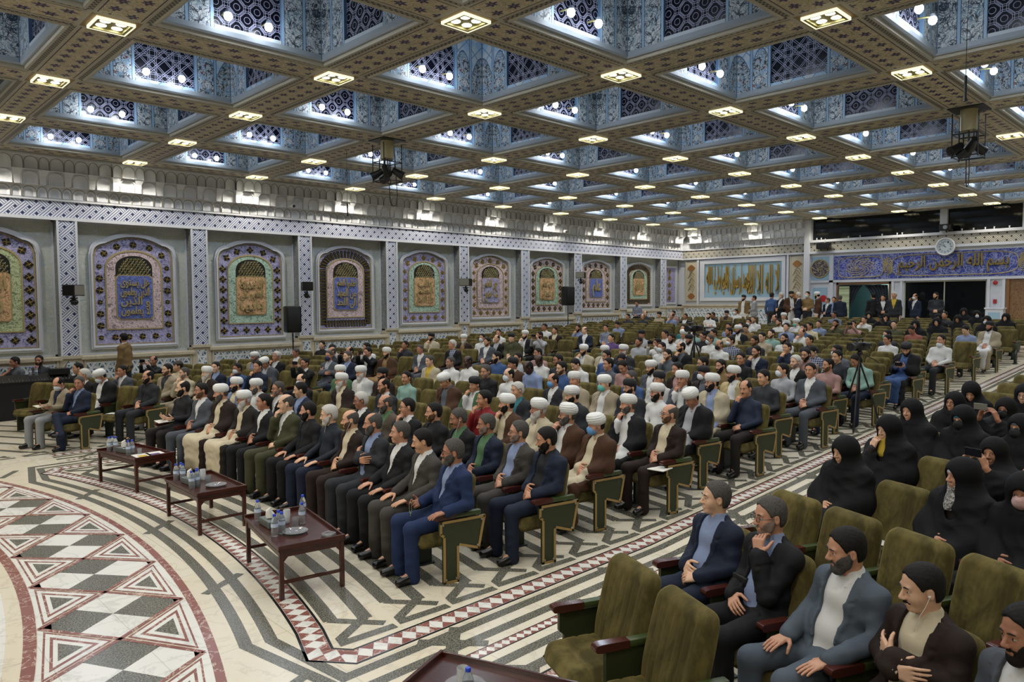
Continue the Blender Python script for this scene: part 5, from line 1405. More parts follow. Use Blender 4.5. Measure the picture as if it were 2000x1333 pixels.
    def cloak():
        P_ = torso(K, .042, .07)
        for i in range(2):
            s, e, w = K['sh'][i], K['el'][i], K['wr'][i]; dn = _v(0, 0, -.03)
            P_.append(('cap', s, e, .072, .080, 'u', .06)); P_.append(('cap', e, w - nrm(w - e) * .05, .078, .070, 'u', .05)); P_.append(('cap', e + dn, (e + w) / 2 + dn * 1.6, .07, .06, 'u', .05))
            sg = (1, -1)[i]; o = _v(0, sg * .055, -.01)
            P_.append(('cap', K['hip'][i] + o, K['kn'][i] + o, .085, .070, 'u', .07)); P_.append(('cap', K['kn'][i] + o, K['an'][i] + o + _v(0, 0, .05), .070, .075, 'u', .06))
        P_.append(('fn', lambda x, y, z: np.maximum(np.abs(y - yy * np.clip((z - .5) * 2, 0, 1)) - (.070 + .05 * np.clip((.9 - z) * 1.2, 0, .8)), .02 - x).astype(np.float32), LO, hi, 's', .02)); P_.append(neck_cut)
        return sdf_mesh('cloak', P_, LO, hi, (.013, .018, .026)[lod], mod=(folds(.008, 3.0),))
    def chador():
        H_, R = K['H'], K['R']
        P_ = torso(K, .045, .09)
        for i in range(2):
            s, e, w = K['sh'][i], K['el'][i], K['wr'][i]
            P_.append(('cap', s, e, .062, .075, 'u', .10)); P_.append(('cap', e, w - nrm(w - e) * (.07 if pose in ('phone', 'chin') else .0), .070, .048, 'u', .08))
            P_.append(('cap', K['N'] + _v(-.02, 0, 0), e, .08, .075, 'u', .10))
            P_ += [('cap', K['hip'][i], K['kn'][i], .10, .085, 'u', .12), ('cap', K['kn'][i], K['an'][i] + _v(.02, 0, .0), .085, .105, 'u', .12), ('cap', e, K['hip'][i] + _v(.1, (.08, -.08)[i], 0), .07, .09, 'u', .14)]
        P_ += [('cap', (K['kn'][0] + K['kn'][1]) / 2, (K['an'][0] + K['an'][1]) / 2, .085, .10, 'u', .12), ('cap', (K['hip'][0] + K['hip'][1]) / 2, (K['kn'][0] + K['kn'][1]) / 2, .11, .09, 'u', .12), ('cap', K['el'][0] + _v(.03, -.05, -.02), K['el'][1] + _v(.03, .05, -.02), .09, .09, 'u', .14)]
        P_.append(('ell', H_ + R @ _v(-.018, 0, .036), (.122, .100, .112), R, 'u', .05)); P_.append(('cap', H_ + R @ _v(-.035, 0, -.02), K['N'] + _v(-.03, 0, -.10), .095, .13, 'u', .10))
        P_.append(('cap', H_ + R @ _v(0, 0, -.08), K['N'] + _v(.04, 0, -.05), .085, .11, 'u', .05))
        P_.append(('ell', H_ + R @ _v(.105, 0, -.022), (.085, .053, .080), R, 's', .010))
        if opened: P_.append(('cap', H_ + R @ _v(.105, 0, -.05), K['N'] + _v(.135, 0, -.16), .046, .045, 's', .02))
        fn = fine_for(K, max(lod, 1), False)
        return sdf_mesh('chador', P_, LO, hi, (.014, .018, .026)[lod], fn, mod=(lambda x, y, z: folds(.007, 5.0)(x, y, z) * (z < K['H'][2] - .15),))
    if kind in 'SP': pass
    if kind == 'S': out['shirt'] = cached(('shirt', 'under') + base, lambda: shirt('long')); out['jacket'] = cached(('jacket', opened) + base, jacket)
    if kind in 'HP': out['shirt'] = cached(('shirt', 'long') + base, lambda: shirt('long'))
    if kind == 'T': out['shirt'] = cached(('shirt', 'short') + base, lambda: shirt('short'))
    if kind in 'SHPT': out['trousers'] = cached(('trousers',) + base, trousers)
    if kind in 'SHPTCW': out['shoe0'] = cached(('shoe', 0) + base, lambda: shoes(0)); out['shoe1'] = cached(('shoe', 1) + base, lambda: shoes(1))
    if kind == 'C': out['robe'] = cached(('robe',) + base, robe); out['cloak'] = cached(('cloak',) + base, cloak)
    if kind == 'W' and opened: out['shirt'] = cached(('shirt', 'under') + base, lambda: shirt('long'))
    if kind == 'W': out['chador'] = cached(('chador', yaw, pitch, opened) + base, chador)
    return K, out
# pieces worn on the head, in head coordinates
def _lump(x, y, z, s=60.0, a=.003): return (np.sin(x * s + y * 31) * np.sin(y * s * 1.1 + z * 17) * np.sin(z * s * .9 + x * 23) * a)
EYE = np.eye(3)
def head_piece(kind, lod):
    h = (.0052, .008, .012)[lod]; lo, hi = _v(-.16, -.14, -.26), _v(.17, .14, .19)
    def skull(g): return [('ell', _v(-.016, 0, .038), (.100 + g, .079 + g, .088 + g), None, 'u', .02), ('ell', _v(-.036, 0, -.02), (.066 + g, .068 + g, .060 + g), None, 'u', .03)]
    def face(x, y, z):  # negative inside the uncovered face region
        return np.maximum(np.maximum(-(x - (.012 + np.clip(z + .02, 0, 1) * .35)), z - .078), -1 + 0 * y)
    if kind in ('hair', 'hairl', 'hairr', 'haird'):
        g = {'hair': .0085, 'hairl': .017, 'hairr': .006, 'haird': .003}[kind]
        P_ = skull(g)
        P_.append(('fn', lambda x, y, z: (np.maximum(.022 + np.clip(z, -.02, .12) * .46 + .12 * np.clip(.05 - np.abs(y), -1, .03) - x, z - .112) + _lump(x, y, z, 75, .004)).astype(np.float32), lo, hi, 's', .004))   # face
        P_.append(('fn', lambda x, y, z: (np.maximum(z + .012 + .25 * (x + .05), -x - .035) ).astype(np.float32) * np.float32(1), lo, hi, 's', .004))   # below the ears
        P_.append(('fn', lambda x, y, z: (np.sqrt((x + .006) ** 2 + (z + .002) ** 2) - .030 + 0 * y - (np.abs(y) < .06) * -1.0).astype(np.float32), lo, hi, 's', .003))
        P_.append(('fn', lambda x, y, z: (z + .075 + 0 * x + 0 * y).astype(np.float32), lo, hi, 's', .003))
        if kind in ('hairr', 'haird'): P_.append(('ell', _v(.045, 0, .115), (.095, .062, .060) if kind == 'hairr' else (.14, .075, .085), None, 's', .01))
        return sdf_mesh('hair', P_, lo, hi, h, mod=(lambda x, y, z: _lump(x, y, z, 150, .0014 if kind != 'haird' else .0008).astype(np.float32),))
    if kind in ('stubble', 'beard', 'beardl', 'moustache'):
        if kind == 'moustache':
            return sdf_mesh('moustache', [('cap', _v(.094, 0, -.052), _v(.078, .026, -.060), .0075, .005, 'u', .003), ('cap', _v(.094, 0, -.052), _v(.078, -.026, -.060), .0075, .005, 'u', .003)], lo, hi, h * .8)
        g = {'stubble': .0022, 'beard': .0055, 'beardl': .010}[kind]
        P_ = [('ell', _v(.020, 0, -.035), (.066 + g, .058 + g * 1.2, .080 + g), None, 'u', .03), ('ell', _v(.060, 0, -.098), (.026 + g, .028 + g, .020 + g * 1.5), None, 'u', .03), ('ell', _v(.046, .034, -.030), (.034 + g, .027 + g, .036 + g), None, 'u', .02), ('ell', _v(.046, -.034, -.030), (.034 + g, .027 + g, .036 + g), None, 'u', .02)]
        for s in (-1, 1): P_.append(('cap', _v(.000, s * .0665, -.008), _v(.030, s * .050, -.075), .011 + g, .016 + g, 'u', .02))
        if kind != 'stubble': P_.append(('ell', _v(.062, 0, -.108), (.028, .034, .026), None, 'u', .03))
        if kind == 'beardl': P_.append(('cap', _v(.060, 0, -.11), _v(.075, 0, -.195), .042, .020, 'u', .03))
        P_.append(('fn', lambda x, y, z: (-(z + .052 + np.clip(.062 - np.abs(y), 0, 1) * -.10 + np.clip(np.abs(y) - .040, 0, 1) * -1.9) + _lump(x, y, z, 90, .003)).astype(np.float32), lo, hi, 's', .004))
        P_.append(('fn', lambda x, y, z: (x + .012 + 0 * y + 0 * z).astype(np.float32), lo, hi, 's', .003))
        P_.append(('ell', _v(.098, 0, -.068), (.022, .020, .0085), None, 's', .003))
        P_.append(('cap', _v(.092, 0, -.053), _v(.076, .028, -.064), .0065 + g * .2, .005, 'u', .003)); P_.append(('cap', _v(.092, 0, -.053), _v(.076, -.028, -.064), .0065 + g * .2, .005, 'u', .003))
        return sdf_mesh('beard', P_, lo, hi, h)
    if kind == 'mask' or kind == 'maskc':
        dz = 0 if kind == 'mask' else -.055
        P_ = [('ell', _v(.056, 0, -.050), (.062, .063, .064), None, 'u', .02), ('cap', _v(.10, 0, -.022), _v(.098, 0, -.05), .022, .020, 'u', .02)]
        P_.append(('fn', lambda x, y, z: (.035 - x + 0 * y + 0 * z).astype(np.float32), lo, hi, 'i', 0)); P_.append(('fn', lambda x, y, z: (z - .002 + 0 * x + 0 * y).astype(np.float32), lo, hi, 'i', 0))
        P_.append(('fn', lambda x, y, z: (-z - .118 + 0 * x + 0 * y).astype(np.float32), lo, hi, 'i', 0))
        for s in (-1, 1): P_.append(('cap', _v(.045, s * .060, -.02), _v(-.012, s * .086, -.002), .0035, .0035, 'u', .002)); P_.append(('cap', _v(.040, s * .058, -.08), _v(-.012, s * .086, -.012), .0035, .0035, 'u', .002))
        if dz: P_ = [tuple([q[0]] + [a + _v(-.012, 0, dz) if isinstance(a, np.ndarray) and a.shape == (3,) else a for a in q[1:]]) for q in P_[:2]] + [('fn', lambda x, y, z: (z + .062 + 0 * x + 0 * y).astype(np.float32), lo, hi, 'i', 0), ('fn', lambda x, y, z: (.02 - x + 0 * y + 0 * z).astype(np.float32), lo, hi, 'i', 0)]
        return sdf_mesh('face_mask', P_, lo, hi, h)
    if kind in ('turban', 'kturban'):
        vs = []; fs = []; na, nb = (64, 26) if lod == 0 else (40, 18) if lod == 1 else (24, 12)
        for j in range(nb + 1):
            t = j / nb; ph = -PI / 2 * .62 + (PI * .81) * t
            for i in range(na):
                a = 2 * PI * i / na
                rr = max(0, math.cos(ph)) ** .55; zz = math.sin(ph)
                rr *= 1.0 if t < .93 else .9
                w = zz * 3.2 + .55 * math.cos(a) * (1 if kind == 'turban' else .6); cr = zz * 3.0 - .8 * math.sin(a)
                bump = .006 * abs(math.sin(w * 3.1)) + (.005 * abs(math.sin(cr * 2.6)) if math.cos(a) > -.2 else 0)
                rx = (.112 if kind == 'turban' else .106) + bump; ry = (.105 if kind == 'turban' else .098) + bump; rz = (.072 if kind == 'turban' else .070) + bump * .4
                x = rx * rr * math.cos(a) - .018; y = ry * rr * math.sin(a); z = rz * zz + .078
                z += -.20 * x * 1.0 * (.6 if kind == 'turban' else .5) * -1 + .012 * (math.cos(a) > 2)
                vs.append((x, y, z))
        for j in range(nb):
            for i in range(na): fs.append((j * na + i, j * na + (i + 1) % na, (j + 1) * na + (i + 1) % na, (j + 1) * na + i))
        fs.append(tuple(nb * na + i for i in range(na)))
        me = mesh('turban', vs, fs, (), None, True); me.materials.append(None); return me
    if kind == 'cap':
        me = sdf_mesh('cap', skull(.014) + [('fn', lambda x, y, z: (z - .055 - .1 * x + 0 * y).astype(np.float32), lo, hi, 's', .003), ('cap', _v(.08, -.035, .062), _v(.08, .035, .062), .02, .02, 'u', .01)], lo, hi, h); return me
    if kind == 'undercap':
        P_ = [('ell', _v(-.010, 0, .036), (.106, .083, .090), None, 'u', .02), ('fn', lambda x, y, z: (.030 - z + 0 * x + 0 * y).astype(np.float32), lo, hi, 'i', .0)]
        return sdf_mesh('headband', P_, lo, hi, h)
    if kind == 'scarf':
        P_ = [('ell', _v(.0, 0, -.02), (.100, .084, .125), None, 'u', .02), ('cap', _v(.03, 0, -.10), _v(.075, 0, -.24), .06, .075, 'u', .05), ('ell', _v(.105, 0, -.018), (.080, .056, .076), None, 's', .006)]
        return sdf_mesh('headscarf', P_, lo, hi, h)
    if kind == 'eyes':
        mb = MB()
        for s in (-1, 1):
            mb.ell((.0735, s * .0305, .0055), (.0115, .0125, .0072), 12, 8, 0); mb.ell((.0815, s * .0305, .0055), (.0040, .0062, .0064), 10, 6, 1)
        return mb.me('eyes', [M['eye_w'], M['eye_i']], True)
    if kind == 'brows':
        mb = MB()
        for s in (-1, 1): mb.tube([(.0905, s * .012, .0275), (.0905, s * .028, .0325), (.080, s * .047, .0285)], [.0032, .0045, .0022], 6)
        me = mb.me('eyebrows', [M['eye_i']], True); return me
    if kind == 'glasses':
        mb = MB()
        for s in (-1, 1):
            mb.tube([(.104 - .004 * abs(math.cos(a)), s * .032 + .023 * math.cos(a), .003 + .017 * math.sin(a)) for a in np.linspace(0, 2 * PI, 17)[:-1]], .0019, 5, closed=True)
            mb.tube([(.100, s * .055, .008), (.05, s * .074, .008), (-.01, s * .083, .004)], .0019, 5)
        mb.tube([(.105, -.010, .008), (.107, 0, .010), (.105, .010, .008)], .0018, 5)
        return mb.me('glasses', [M['eye_i']], True)
    if kind == 'earphone':
        mb = MB(); mb.ell((.002, .088, -.01), (.007, .007, .007), 8, 6); mb.tube([(.002, .090, -.012), (.03, .085, -.06), (.06, .060, -.12), (.085, .03, -.20), (.09, .0, -.27)], .0018, 5)
        return mb.me('earphone', [M['white_plastic']], True)
M['eye_w'] = plain('eye_white', 'b9b3ab', .3, var=.02); M['eye_i'] = plain('near_black', '14100e', .35, var=.1); M['white_plastic'] = plain('white_plastic', 'd8d8d4', .35, var=.02)
# ---------------------------------------------------------------- seating plan: arcs around the centre of the stage circle
SCX, SCY = -11.2, 9.02
def Rn(n): return 15.8 + 1.075 * n
PW = .5877
def seat_plan():
    out = []
    for n in range(24):
        R = Rn(n) + .30; cnt = 14 if n % 2 else 13
        for s in range(cnt): out.append(('M', n, s, R, (s + .5 - cnt / 2) * PW / R, 'l' if s == 0 else 'r' if s == cnt - 1 else ''))
        th0 = math.asin((14.99 - SCY) / R); cnt = 2 if n == 0 else 6 if n == 1 else 10
        ths = [th0 + (s + .5) * PW / R for s in range(cnt)]; ths = [t for t in ths if SCY + R * math.sin(t) < 20.75]
        ths = [t for t in ths if not (SCY + R * math.sin(t) > 18.6 and SCX + R * math.cos(t) < 6.2 and n != 1)]
        for s, t in enumerate(ths): out.append(('L', n, s, R, t, 'l' if s == 0 else 'r' if s == len(ths) - 1 else ''))
        if n < 14:
            th0 = math.asin((3.05 - SCY) / R)
            for s in range(2 if n == 0 else 12): out.append(('R', n, s, R, th0 - (s + .5) * PW / R, 'r' if s == 0 else ''))
    return out
PLAN = seat_plan()
def seat_xy(R, th): x = SCX + R * math.cos(th); return x, SCY + R * math.sin(th), floor_z(x)
def view(p):
    q = Vector(p) - Vector((0, 0, CH)); d = q.dot(_f)
    return (1000 + 1426.7 * q.dot(_r) / d, 666.5 + 1426.7 * q.dot(_d) / d, d) if d > .3 else (-9999, 0, 0)
BLK = {'M': 'middle', 'L': 'wall-side', 'R': 'near'}
PEOPLE = [('L', 0, 0, 'S:nv:lb', 'g', 'n', 'chinx', -30, 0.004, 0.0),('L', 0, 1, 'S:bg:nv', 'r', 'kw', 'read', -10, 0.102, 0.0),('L', 1, 0, 'S:dg:bk', 'r', 'fG', 'lap', 0, 0.033, 0.0),
('L', 1, 2, 'C:bk:wh', 'T', 'kw', 'down', 0, 0.08, 0.04),('L', 1, 3, 'S:bk:wh', 'w', 'kt', 'lap', 0, 0.041, 0.0),('L', 2, 0, 'C:db:cr', 'T', 'W', 'lap', 0, 0.048, 0.0),
('L', 2, 1, 'S:cr:cr', 'g', 's', 'chin', 20, 0.026, 0.0),('L', 2, 2, 'S:bg:dg', 'b', 's', 'lap', 10, 0.09, 0.0),('L', 2, 4, 'S:gy:wh', 'b', 'n', 'chin', 0, 0.027, 0.0),
('L', 2, 6, 'H:bk', 'b', 'n', 'lap', 0, -0.072, 0.0),('L', 3, 0, 'S:nv:nv', 'b', 'n', 'chin', -10, 0.021, 0.0),('L', 3, 1, 'S:bl:nv', 'b', 'kw', 'chin', 0, -0.003, 0.0),
('L', 3, 2, 'S:nv:lb', 'b', 'n', 'lap', 0, -0.06, 0.0),('L', 3, 4, 'H:cr', 'c', 'n', 'lap', 30, 0.028, 0.0),('L', 4, 0, 'S:bk:wh', 'b', 'm', 'phone', 0, 0.022, 0.0),
('L', 4, 2, 'C:gy:lg', 'T', 'n', 'down', 10, 0.044, 0.04),('L', 4, 8, 'H:bk', 'r', 'n', 'phone', 0, 0.033, 0.0),('L', 5, 0, 'S:nv:lb', 'g', 's', 'lap', 10, -0.008, 0.0),
('L', 5, 1, 'S:gy:lg', 'g', 'kn', 'cross', -10, 0.015, 0.0),('L', 5, 4, 'S:bk:wh', 'w', 'n', 'chin', 10, 0.09, 0.0),('L', 5, 5, 'C:bg:lb', 'T', 'F', 'lap', 0, -0.011, 0.0),
('L', 6, 0, 'C:br:tn', 'T', 'f', 'lap', 0, -0.019, 0.0),('L', 6, 1, 'S:bk:wh', 'b', 'n', 'phone', 0, 0.023, 0.0),('L', 6, 2, 'S:bk:wh', 'r', 'n', 'phone', 0, 0.012, 0.0),
('L', 6, 3, 'H:dg', 'd', 'n', 'lap', 0, -0.007, 0.0),('L', 6, 5, 'S:tn:wh', 'g', 'n', 'lap', 0, 0.021, 0.0),('L', 7, 0, 'S:gy:wh', 'g', 'n', 'lap', 0, -0.069, 0.0),
('L', 7, 3, 'H:wh', 'b', 'n', 'lap', 0, -0.04, 0.0),('L', 7, 5, 'H:lg', 'b', 'n', 'down', 0, -0.014, 0.04),('L', 8, 0, 'S:bk:pl', 'w', 'n', 'lap', 0, -0.096, 0.0),
('L', 8, 3, 'H:dg', 'b', 'n', 'chin', 10, 0.042, 0.0),('L', 8, 8, 'H:bk', 'b', 'n', 'lap', 0, 0.112, 0.0),('L', 9, 0, 'S:gy:wh', 'b', 's', 'lap', 0, 0.063, 0.0),
('L', 10, 0, 'C:ol:ol', 'K', 'n', 'lap', 0, -0.043, 0.0),('L', 10, 1, 'S:bk:lg', 'r', 'nG', 'lap', 0, -0.028, 0.0),('L', 10, 2, 'H:wh', 'b', 'kw', 'lap', 0, 0.075, 0.0),
('L', 10, 3, 'C:db:tn', 'T', 'W', 'lap', 0, -0.024, 0.0),('L', 10, 5, 'C:cr:cr', 'K', 'f', 'chin', 0, 0.014, 0.0),('L', 11, 0, 'H:lg', 'b', 'f', 'phone', 0, -0.028, 0.0),
('L', 11, 1, 'C:bk:wh', 'T', 'f', 'chin', 0, 0.052, 0.0),('L', 12, 4, 'H:wh', 'b', 'n', 'lap', 0, -0.057, 0.0),('L', 13, 0, 'S:nv:wh', 'd', 'n', 'lap', 0, -0.053, 0.0),
('L', 13, 2, 'S:db:cr', 'b', 'm', 'lap', 0, 0.016, 0.0),('L', 14, 0, 'H:pl', 'b', 'n', 'lap', 0, -0.037, 0.0),('L', 14, 2, 'H:lb', 'b', 'f', 'chin', 0, 0.075, 0.0),
('L', 14, 4, 'H:wh', 'b', 'n', 'lap', 10, -0.06, 0.0),('L', 16, 2, 'H:lb', 'b', 'n', 'read', 0, 0.097, 0.0),('L', 20, 0, 'H:wh', 'b', 'f', 'cross', 10, -0.157, 0.0),
('L', 20, 2, 'S:bk:wh', 'b', 'n', 'lap', 0, 0.136, 0.0),('L', 20, 3, 'H:lb', 'r', 'n', 'chin', 0, 0.091, 0.0),('L', 20, 5, 'H:dg', 'r', 'n', 'lap', 0, -0.019, 0.0),
('L', 20, 6, 'H:dg', 'b', 'n', 'lap', 0, -0.039, 0.0),('L', 21, 1, 'H:dn', 'b', 'n', 'lap', 0, 0.083, 0.0),('L', 21, 5, 'H:bg', 'K', 'n', 'lap', 0, 0.056, 0.0),
('L', 22, 1, 'C:tn:bk', 'K', 'n', 'lap', 0, 0.049, 0.0),('L', 22, 5, 'H:pk', 'b', 's', 'lap', 0, 0.064, 0.0),('L', 22, 7, 'H:dg', 'r', 'n', 'lap', 0, -0.04, 0.0),
('L', 23, 1, 'H:wh', 'b', 'kw', 'lap', 0, -0.099, 0.0),('M', 0, 0, 'S:nb:lb', 'g', 'FG', 'bead', 25, 0.082, 0.0),('M', 0, 1, 'S:gr:wh', 'b', 'm', 'knee', 20, 0.033, 0.0),
('M', 0, 2, 'S:bk:wh', 'g', 'n', 'knee', 25, 0.034, 0.0),('M', 0, 3, 'S:dg:lb', 'r', 'F', 'cross', 25, -0.016, 0.0),('M', 0, 4, 'S:db:cr', 'd', 's', 'lap', 15, -0.025, 0.0),
('M', 0, 5, 'H:dn', 'w', 'F', 'knee', 20, 0.013, 0.0),('M', 0, 6, 'S:bk:bk', 'b', 'f', 'knee', 30, 0.013, 0.0),('M', 0, 7, 'S:ol:wh', 'd', 'm', 'chin', 25, 0.006, 0.0),
('M', 0, 8, 'S:bk:wh', 'b', 'n', 'lap', 25, -0.033, 0.0),('M', 0, 9, 'C:dk:cr', 'T', 'WG', 'lap', 20, -0.022, 0.0),('M', 0, 10, 'C:db:cr', 'T', 'F', 'lap', 20, -0.031, 0.0),
('M', 0, 11, 'S:gy:wh', 'b', 's', 'lap', 10, -0.052, 0.0),('M', 0, 12, 'H:bk', 'r', 'f', 'book', 15, 0.025, 0.0),('M', 1, 0, 'S:nv:bk', 'b', 'f', 'lap', 15, 0.117, 0.0),
('M', 1, 1, 'S:gr:lb', 'g', 'sG', 'lap', 20, 0.101, 0.0),('M', 1, 2, 'S:nv:gn', 'g', 's', 'lap', 20, 0.017, 0.0),('M', 1, 3, 'S:bk:gn', 'g', 'm', 'lap', 20, 0.031, 0.0),
('M', 1, 4, 'S:bk:bk', 'b', 's', 'lap', 15, 0.026, 0.0),('M', 1, 5, 'S:bk:wh', 'b', 'nG', 'chin', 20, -0.052, 0.0),('M', 1, 6, 'S:tw:gn', 'd', 'FG', 'lap', 25, -0.02, 0.0),
('M', 1, 7, 'S:bk:wh', 'w', 'nG', 'lap', 15, -0.067, 0.0),('M', 1, 10, 'S:nv:lb', 'b', 'n', 'lap', 30, 0.069, 0.0),('M', 1, 11, 'S:bk:wh', 'g', 'sG', 'chin', 10, -0.002, 0.0),
('M', 1, 12, 'C:wh:wh', 'T', 'FG', 'lap', 20, -0.01, 0.0),('M', 1, 13, 'C:lb:cr', 'T', 'f', 'lap', 0, 0.005, 0.0),('M', 2, 0, 'C:br:cr', 'T', 'kb', 'lap', 20, 0.151, 0.0),
('M', 2, 1, 'C:br:wh', 'T', 'FG', 'chin', 20, 0.144, 0.0),('M', 2, 2, 'C:cr:cr', 'T', 'W', 'lap', 25, 0.138, 0.0),('M', 2, 3, 'C:br:cr', 'T', 'f', 'chin', 0, 0.014, 0.0),
('M', 2, 4, 'H:rd', 'b', 'n', 'chin', 15, 0.089, 0.0),('M', 2, 8, 'S:dg:wh', 'r', 's', 'lap', 10, -0.108, 0.0),('M', 2, 10, 'C:db:cr', 'T', 'W', 'lap', 20, -0.104, 0.0),
('M', 2, 12, 'S:bk:wh', 'r', 'kwG', 'lap', -10, -0.051, 0.0),('M', 3, 0, 'S:db:cr', 'd', 'sG', 'lap', 20, 0.088, 0.0),('M', 3, 1, 'C:bk:wh', 'T', 'F', 'chin', 15, -0.043, 0.0),
('M', 3, 3, 'C:dg:dg', 'T', 'f', 'lap', 15, -0.017, 0.0),('M', 3, 5, 'S:dg:tl', 'w', 'n', 'lap', 10, -0.058, 0.0),('M', 3, 7, 'C:gn:wh', 'K', 'n', 'chin', 0, 0.039, 0.0),
('M', 3, 8, 'C:br:gy', 'T', 'n', 'down', 0, -0.023, 0.04),('M', 3, 10, 'P:mi', 'b', 'm', 'lap', 0, 0.025, 0.0),('M', 3, 11, 'C:db:db', 'K', 'f', 'lap', 10, -0.064, 0.0),
('M', 3, 12, 'C:wh:wh', 'T', 'W', 'lap', 10, -0.075, 0.0),('M', 3, 13, 'C:gn:gn', 'T', 'n', 'lap', 0, -0.093, 0.0),('M', 4, 0, 'C:bk:lg', 'T', 'n', 'down', 0, 0.069, 0.04),
('M', 4, 1, 'H:wh', 'T', 'fG', 'lap', 20, -0.134, 0.0),('M', 4, 2, 'C:dg:wh', 'K', 'fG', 'lap', 10, -0.043, 0.0),('M', 4, 3, 'C:bg:wh', 'T', 'kt', 'lap', 10, 0.014, 0.0),
('M', 4, 4, 'C:bg:gy', 'T', 'n', 'lap', 0, -0.135, 0.0),('M', 4, 5, 'S:dg:wh', 'r', 'kb', 'lap', 10, 0.022, 0.0),('M', 4, 7, 'H:wh', 'r', 'kw', 'lap', 10, 0.057, 0.0),
('M', 4, 8, 'S:bk:bk', 'g', 's', 'lap', 0, 0.054, 0.0),('M', 5, 0, 'H:nv', 'r', 'm', 'chin', 5, -0.075, 0.0),('M', 5, 1, 'C:cr:lb', 'T', 'fG', 'lap', 15, -0.142, 0.0),
('M', 5, 2, 'C:gy:wh', 'T', 'n', 'chin', 0, -0.117, 0.0),('M', 5, 3, 'C:wh:wh', 'K', 'n', 'lap', 0, -0.013, 0.0),('M', 5, 4, 'H:bl', 'g', 'n', 'lap', 20, 0.015, 0.0),
('M', 5, 7, 'H:bl', 'b', 's', 'lap', 0, 0.132, 0.0),('M', 5, 8, 'H:lb', 'B', 'n', 'down', 0, -0.038, 0.04),('M', 5, 9, 'C:br:cr', 'K', 'n', 'lap', 20, -0.004, 0.0),
('M', 5, 11, 'H:wh', 'B', 'n', 'lap', 0, -0.051, 0.0),('M', 5, 12, 'H:wh', 'g', 's', 'lap', 10, -0.02, 0.0),('M', 5, 13, 'S:cr:yl', 'g', 'n', 'lap', 10, -0.027, 0.0),
('M', 6, 0, 'H:dg', 'b', 'n', 'lap', 0, -0.073, 0.0),('M', 6, 1, 'C:cy:wh', 'T', 'f', 'lap', 0, -0.039, 0.0),('M', 6, 2, 'C:db:gy', 'K', 'kw', 'lap', 0, -0.143, 0.0),
('M', 6, 3, 'S:db:pk', 'b', 's', 'lap', 10, -0.055, 0.0),('M', 6, 4, 'C:gy:wh', 'T', 'f', 'lap', 10, -0.068, 0.0),('M', 6, 5, 'H:pk', 'b', 'n', 'down', 0, -0.095, 0.04),
('M', 6, 6, 'H:gy', 'b', 'n', 'lap', 20, 0.033, 0.0),('M', 6, 7, 'H:wh', 'b', 'n', 'down', 0, -0.139, 0.04),('M', 6, 8, 'H:dg', 'b', 'sG', 'lap', 0, -0.068, 0.0),
('M', 6, 9, 'H:wh', 'B', 'n', 'down', 0, 0.063, 0.04),('M', 6, 10, 'H:lg', 'b', 'm', 'lap', 10, -0.017, 0.0),('M', 6, 11, 'H:bl', 'b', 'f', 'lap', 0, -0.03, 0.0),
('M', 7, 0, 'S:gy:wh', 'b', 'n', 'lap', 0, -0.064, 0.0),('M', 7, 1, 'H:lg', 'b', 'kw', 'lap', 0, 0.021, 0.0),('M', 7, 3, 'H:tn', 'b', 'f', 'lap', 10, -0.096, 0.0),
('M', 7, 4, 'H:dg', 'b', 'fG', 'lap', 0, 0.097, 0.0),('M', 7, 7, 'H:dn', 'b', 'n', 'down', 0, -0.038, 0.04),('M', 7, 8, 'H:bl', 'b', 'n', 'lap', 0, 0.074, 0.0),
('M', 7, 11, 'H:pk', 'b', 'm', 'lap', 0, -0.102, 0.0),('M', 8, 0, 'H:pk', 'b', 's', 'book', 20, 0.085, 0.0),('M', 8, 1, 'S:bk:wh', 'w', 's', 'lap', 10, -0.002, 0.0),
('M', 8, 3, 'H:bk', 'b', 'n', 'lap', -10, 0.023, 0.0),('M', 8, 6, 'H:gy', 'b', 's', 'chin', 10, -0.019, 0.0),('M', 8, 8, 'C:dg:wh', 'T', 'W', 'lap', 0, 0.014, 0.0),
('M', 8, 9, 'C:cr:wh', 'T', 'kt', 'lap', 0, 0.053, 0.0),('M', 8, 10, 'C:cr:wh', 'T', 'f', 'chin', 10, 0.06, 0.0),('M', 9, 0, 'H:mi', 'b', 'n', 'down', 0, -0.065, 0.04),
('M', 9, 1, 'H:dg', 'b', 'n', 'lap', 0, 0.082, 0.0),('M', 9, 2, 'H:pk', 'b', 'fG', 'chin', 0, -0.025, 0.0),('M', 9, 4, 'S:nv:wh', 'b', 's', 'chin', 10, 0.066, 0.0),
('M', 9, 7, 'S:bk:gy', 'r', 'f', 'chin', 0, -0.058, 0.0),('M', 9, 8, 'H:wh', 'b', 'kw', 'lap', 0, 0.007, 0.0),('M', 10, 1, 'H:gy', 'b', 'kw', 'lap', 0, -0.094, 0.0),
('M', 10, 2, 'H:pl', 'b', 'n', 'down', 0, -0.004, 0.04),('M', 10, 3, 'H:nv', 'b', 'n', 'chin', 10, -0.042, 0.0),('M', 10, 6, 'H:wh', 'd', 'kk', 'lap', 0, -0.02, 0.0),
('M', 10, 9, 'H:wh', 'b', 'n', 'phone', 0, 0.047, 0.0),('M', 10, 10, 'H:lg', 'b', 's', 'lap', 10, 0.09, 0.0),('M', 11, 0, 'C:bk:bl', 'K', 'f', 'phonelow', 0, 0.074, 0.0),
('M', 11, 6, 'H:dg', 'b', 's', 'lap', 0, 0.053, 0.0),('M', 11, 7, 'H:pl', 'b', 'kw', 'lap', 0, 0.012, 0.0),('M', 11, 8, 'H:wh', 'g', 'kw', 'lap', 0, 0.008, 0.0),
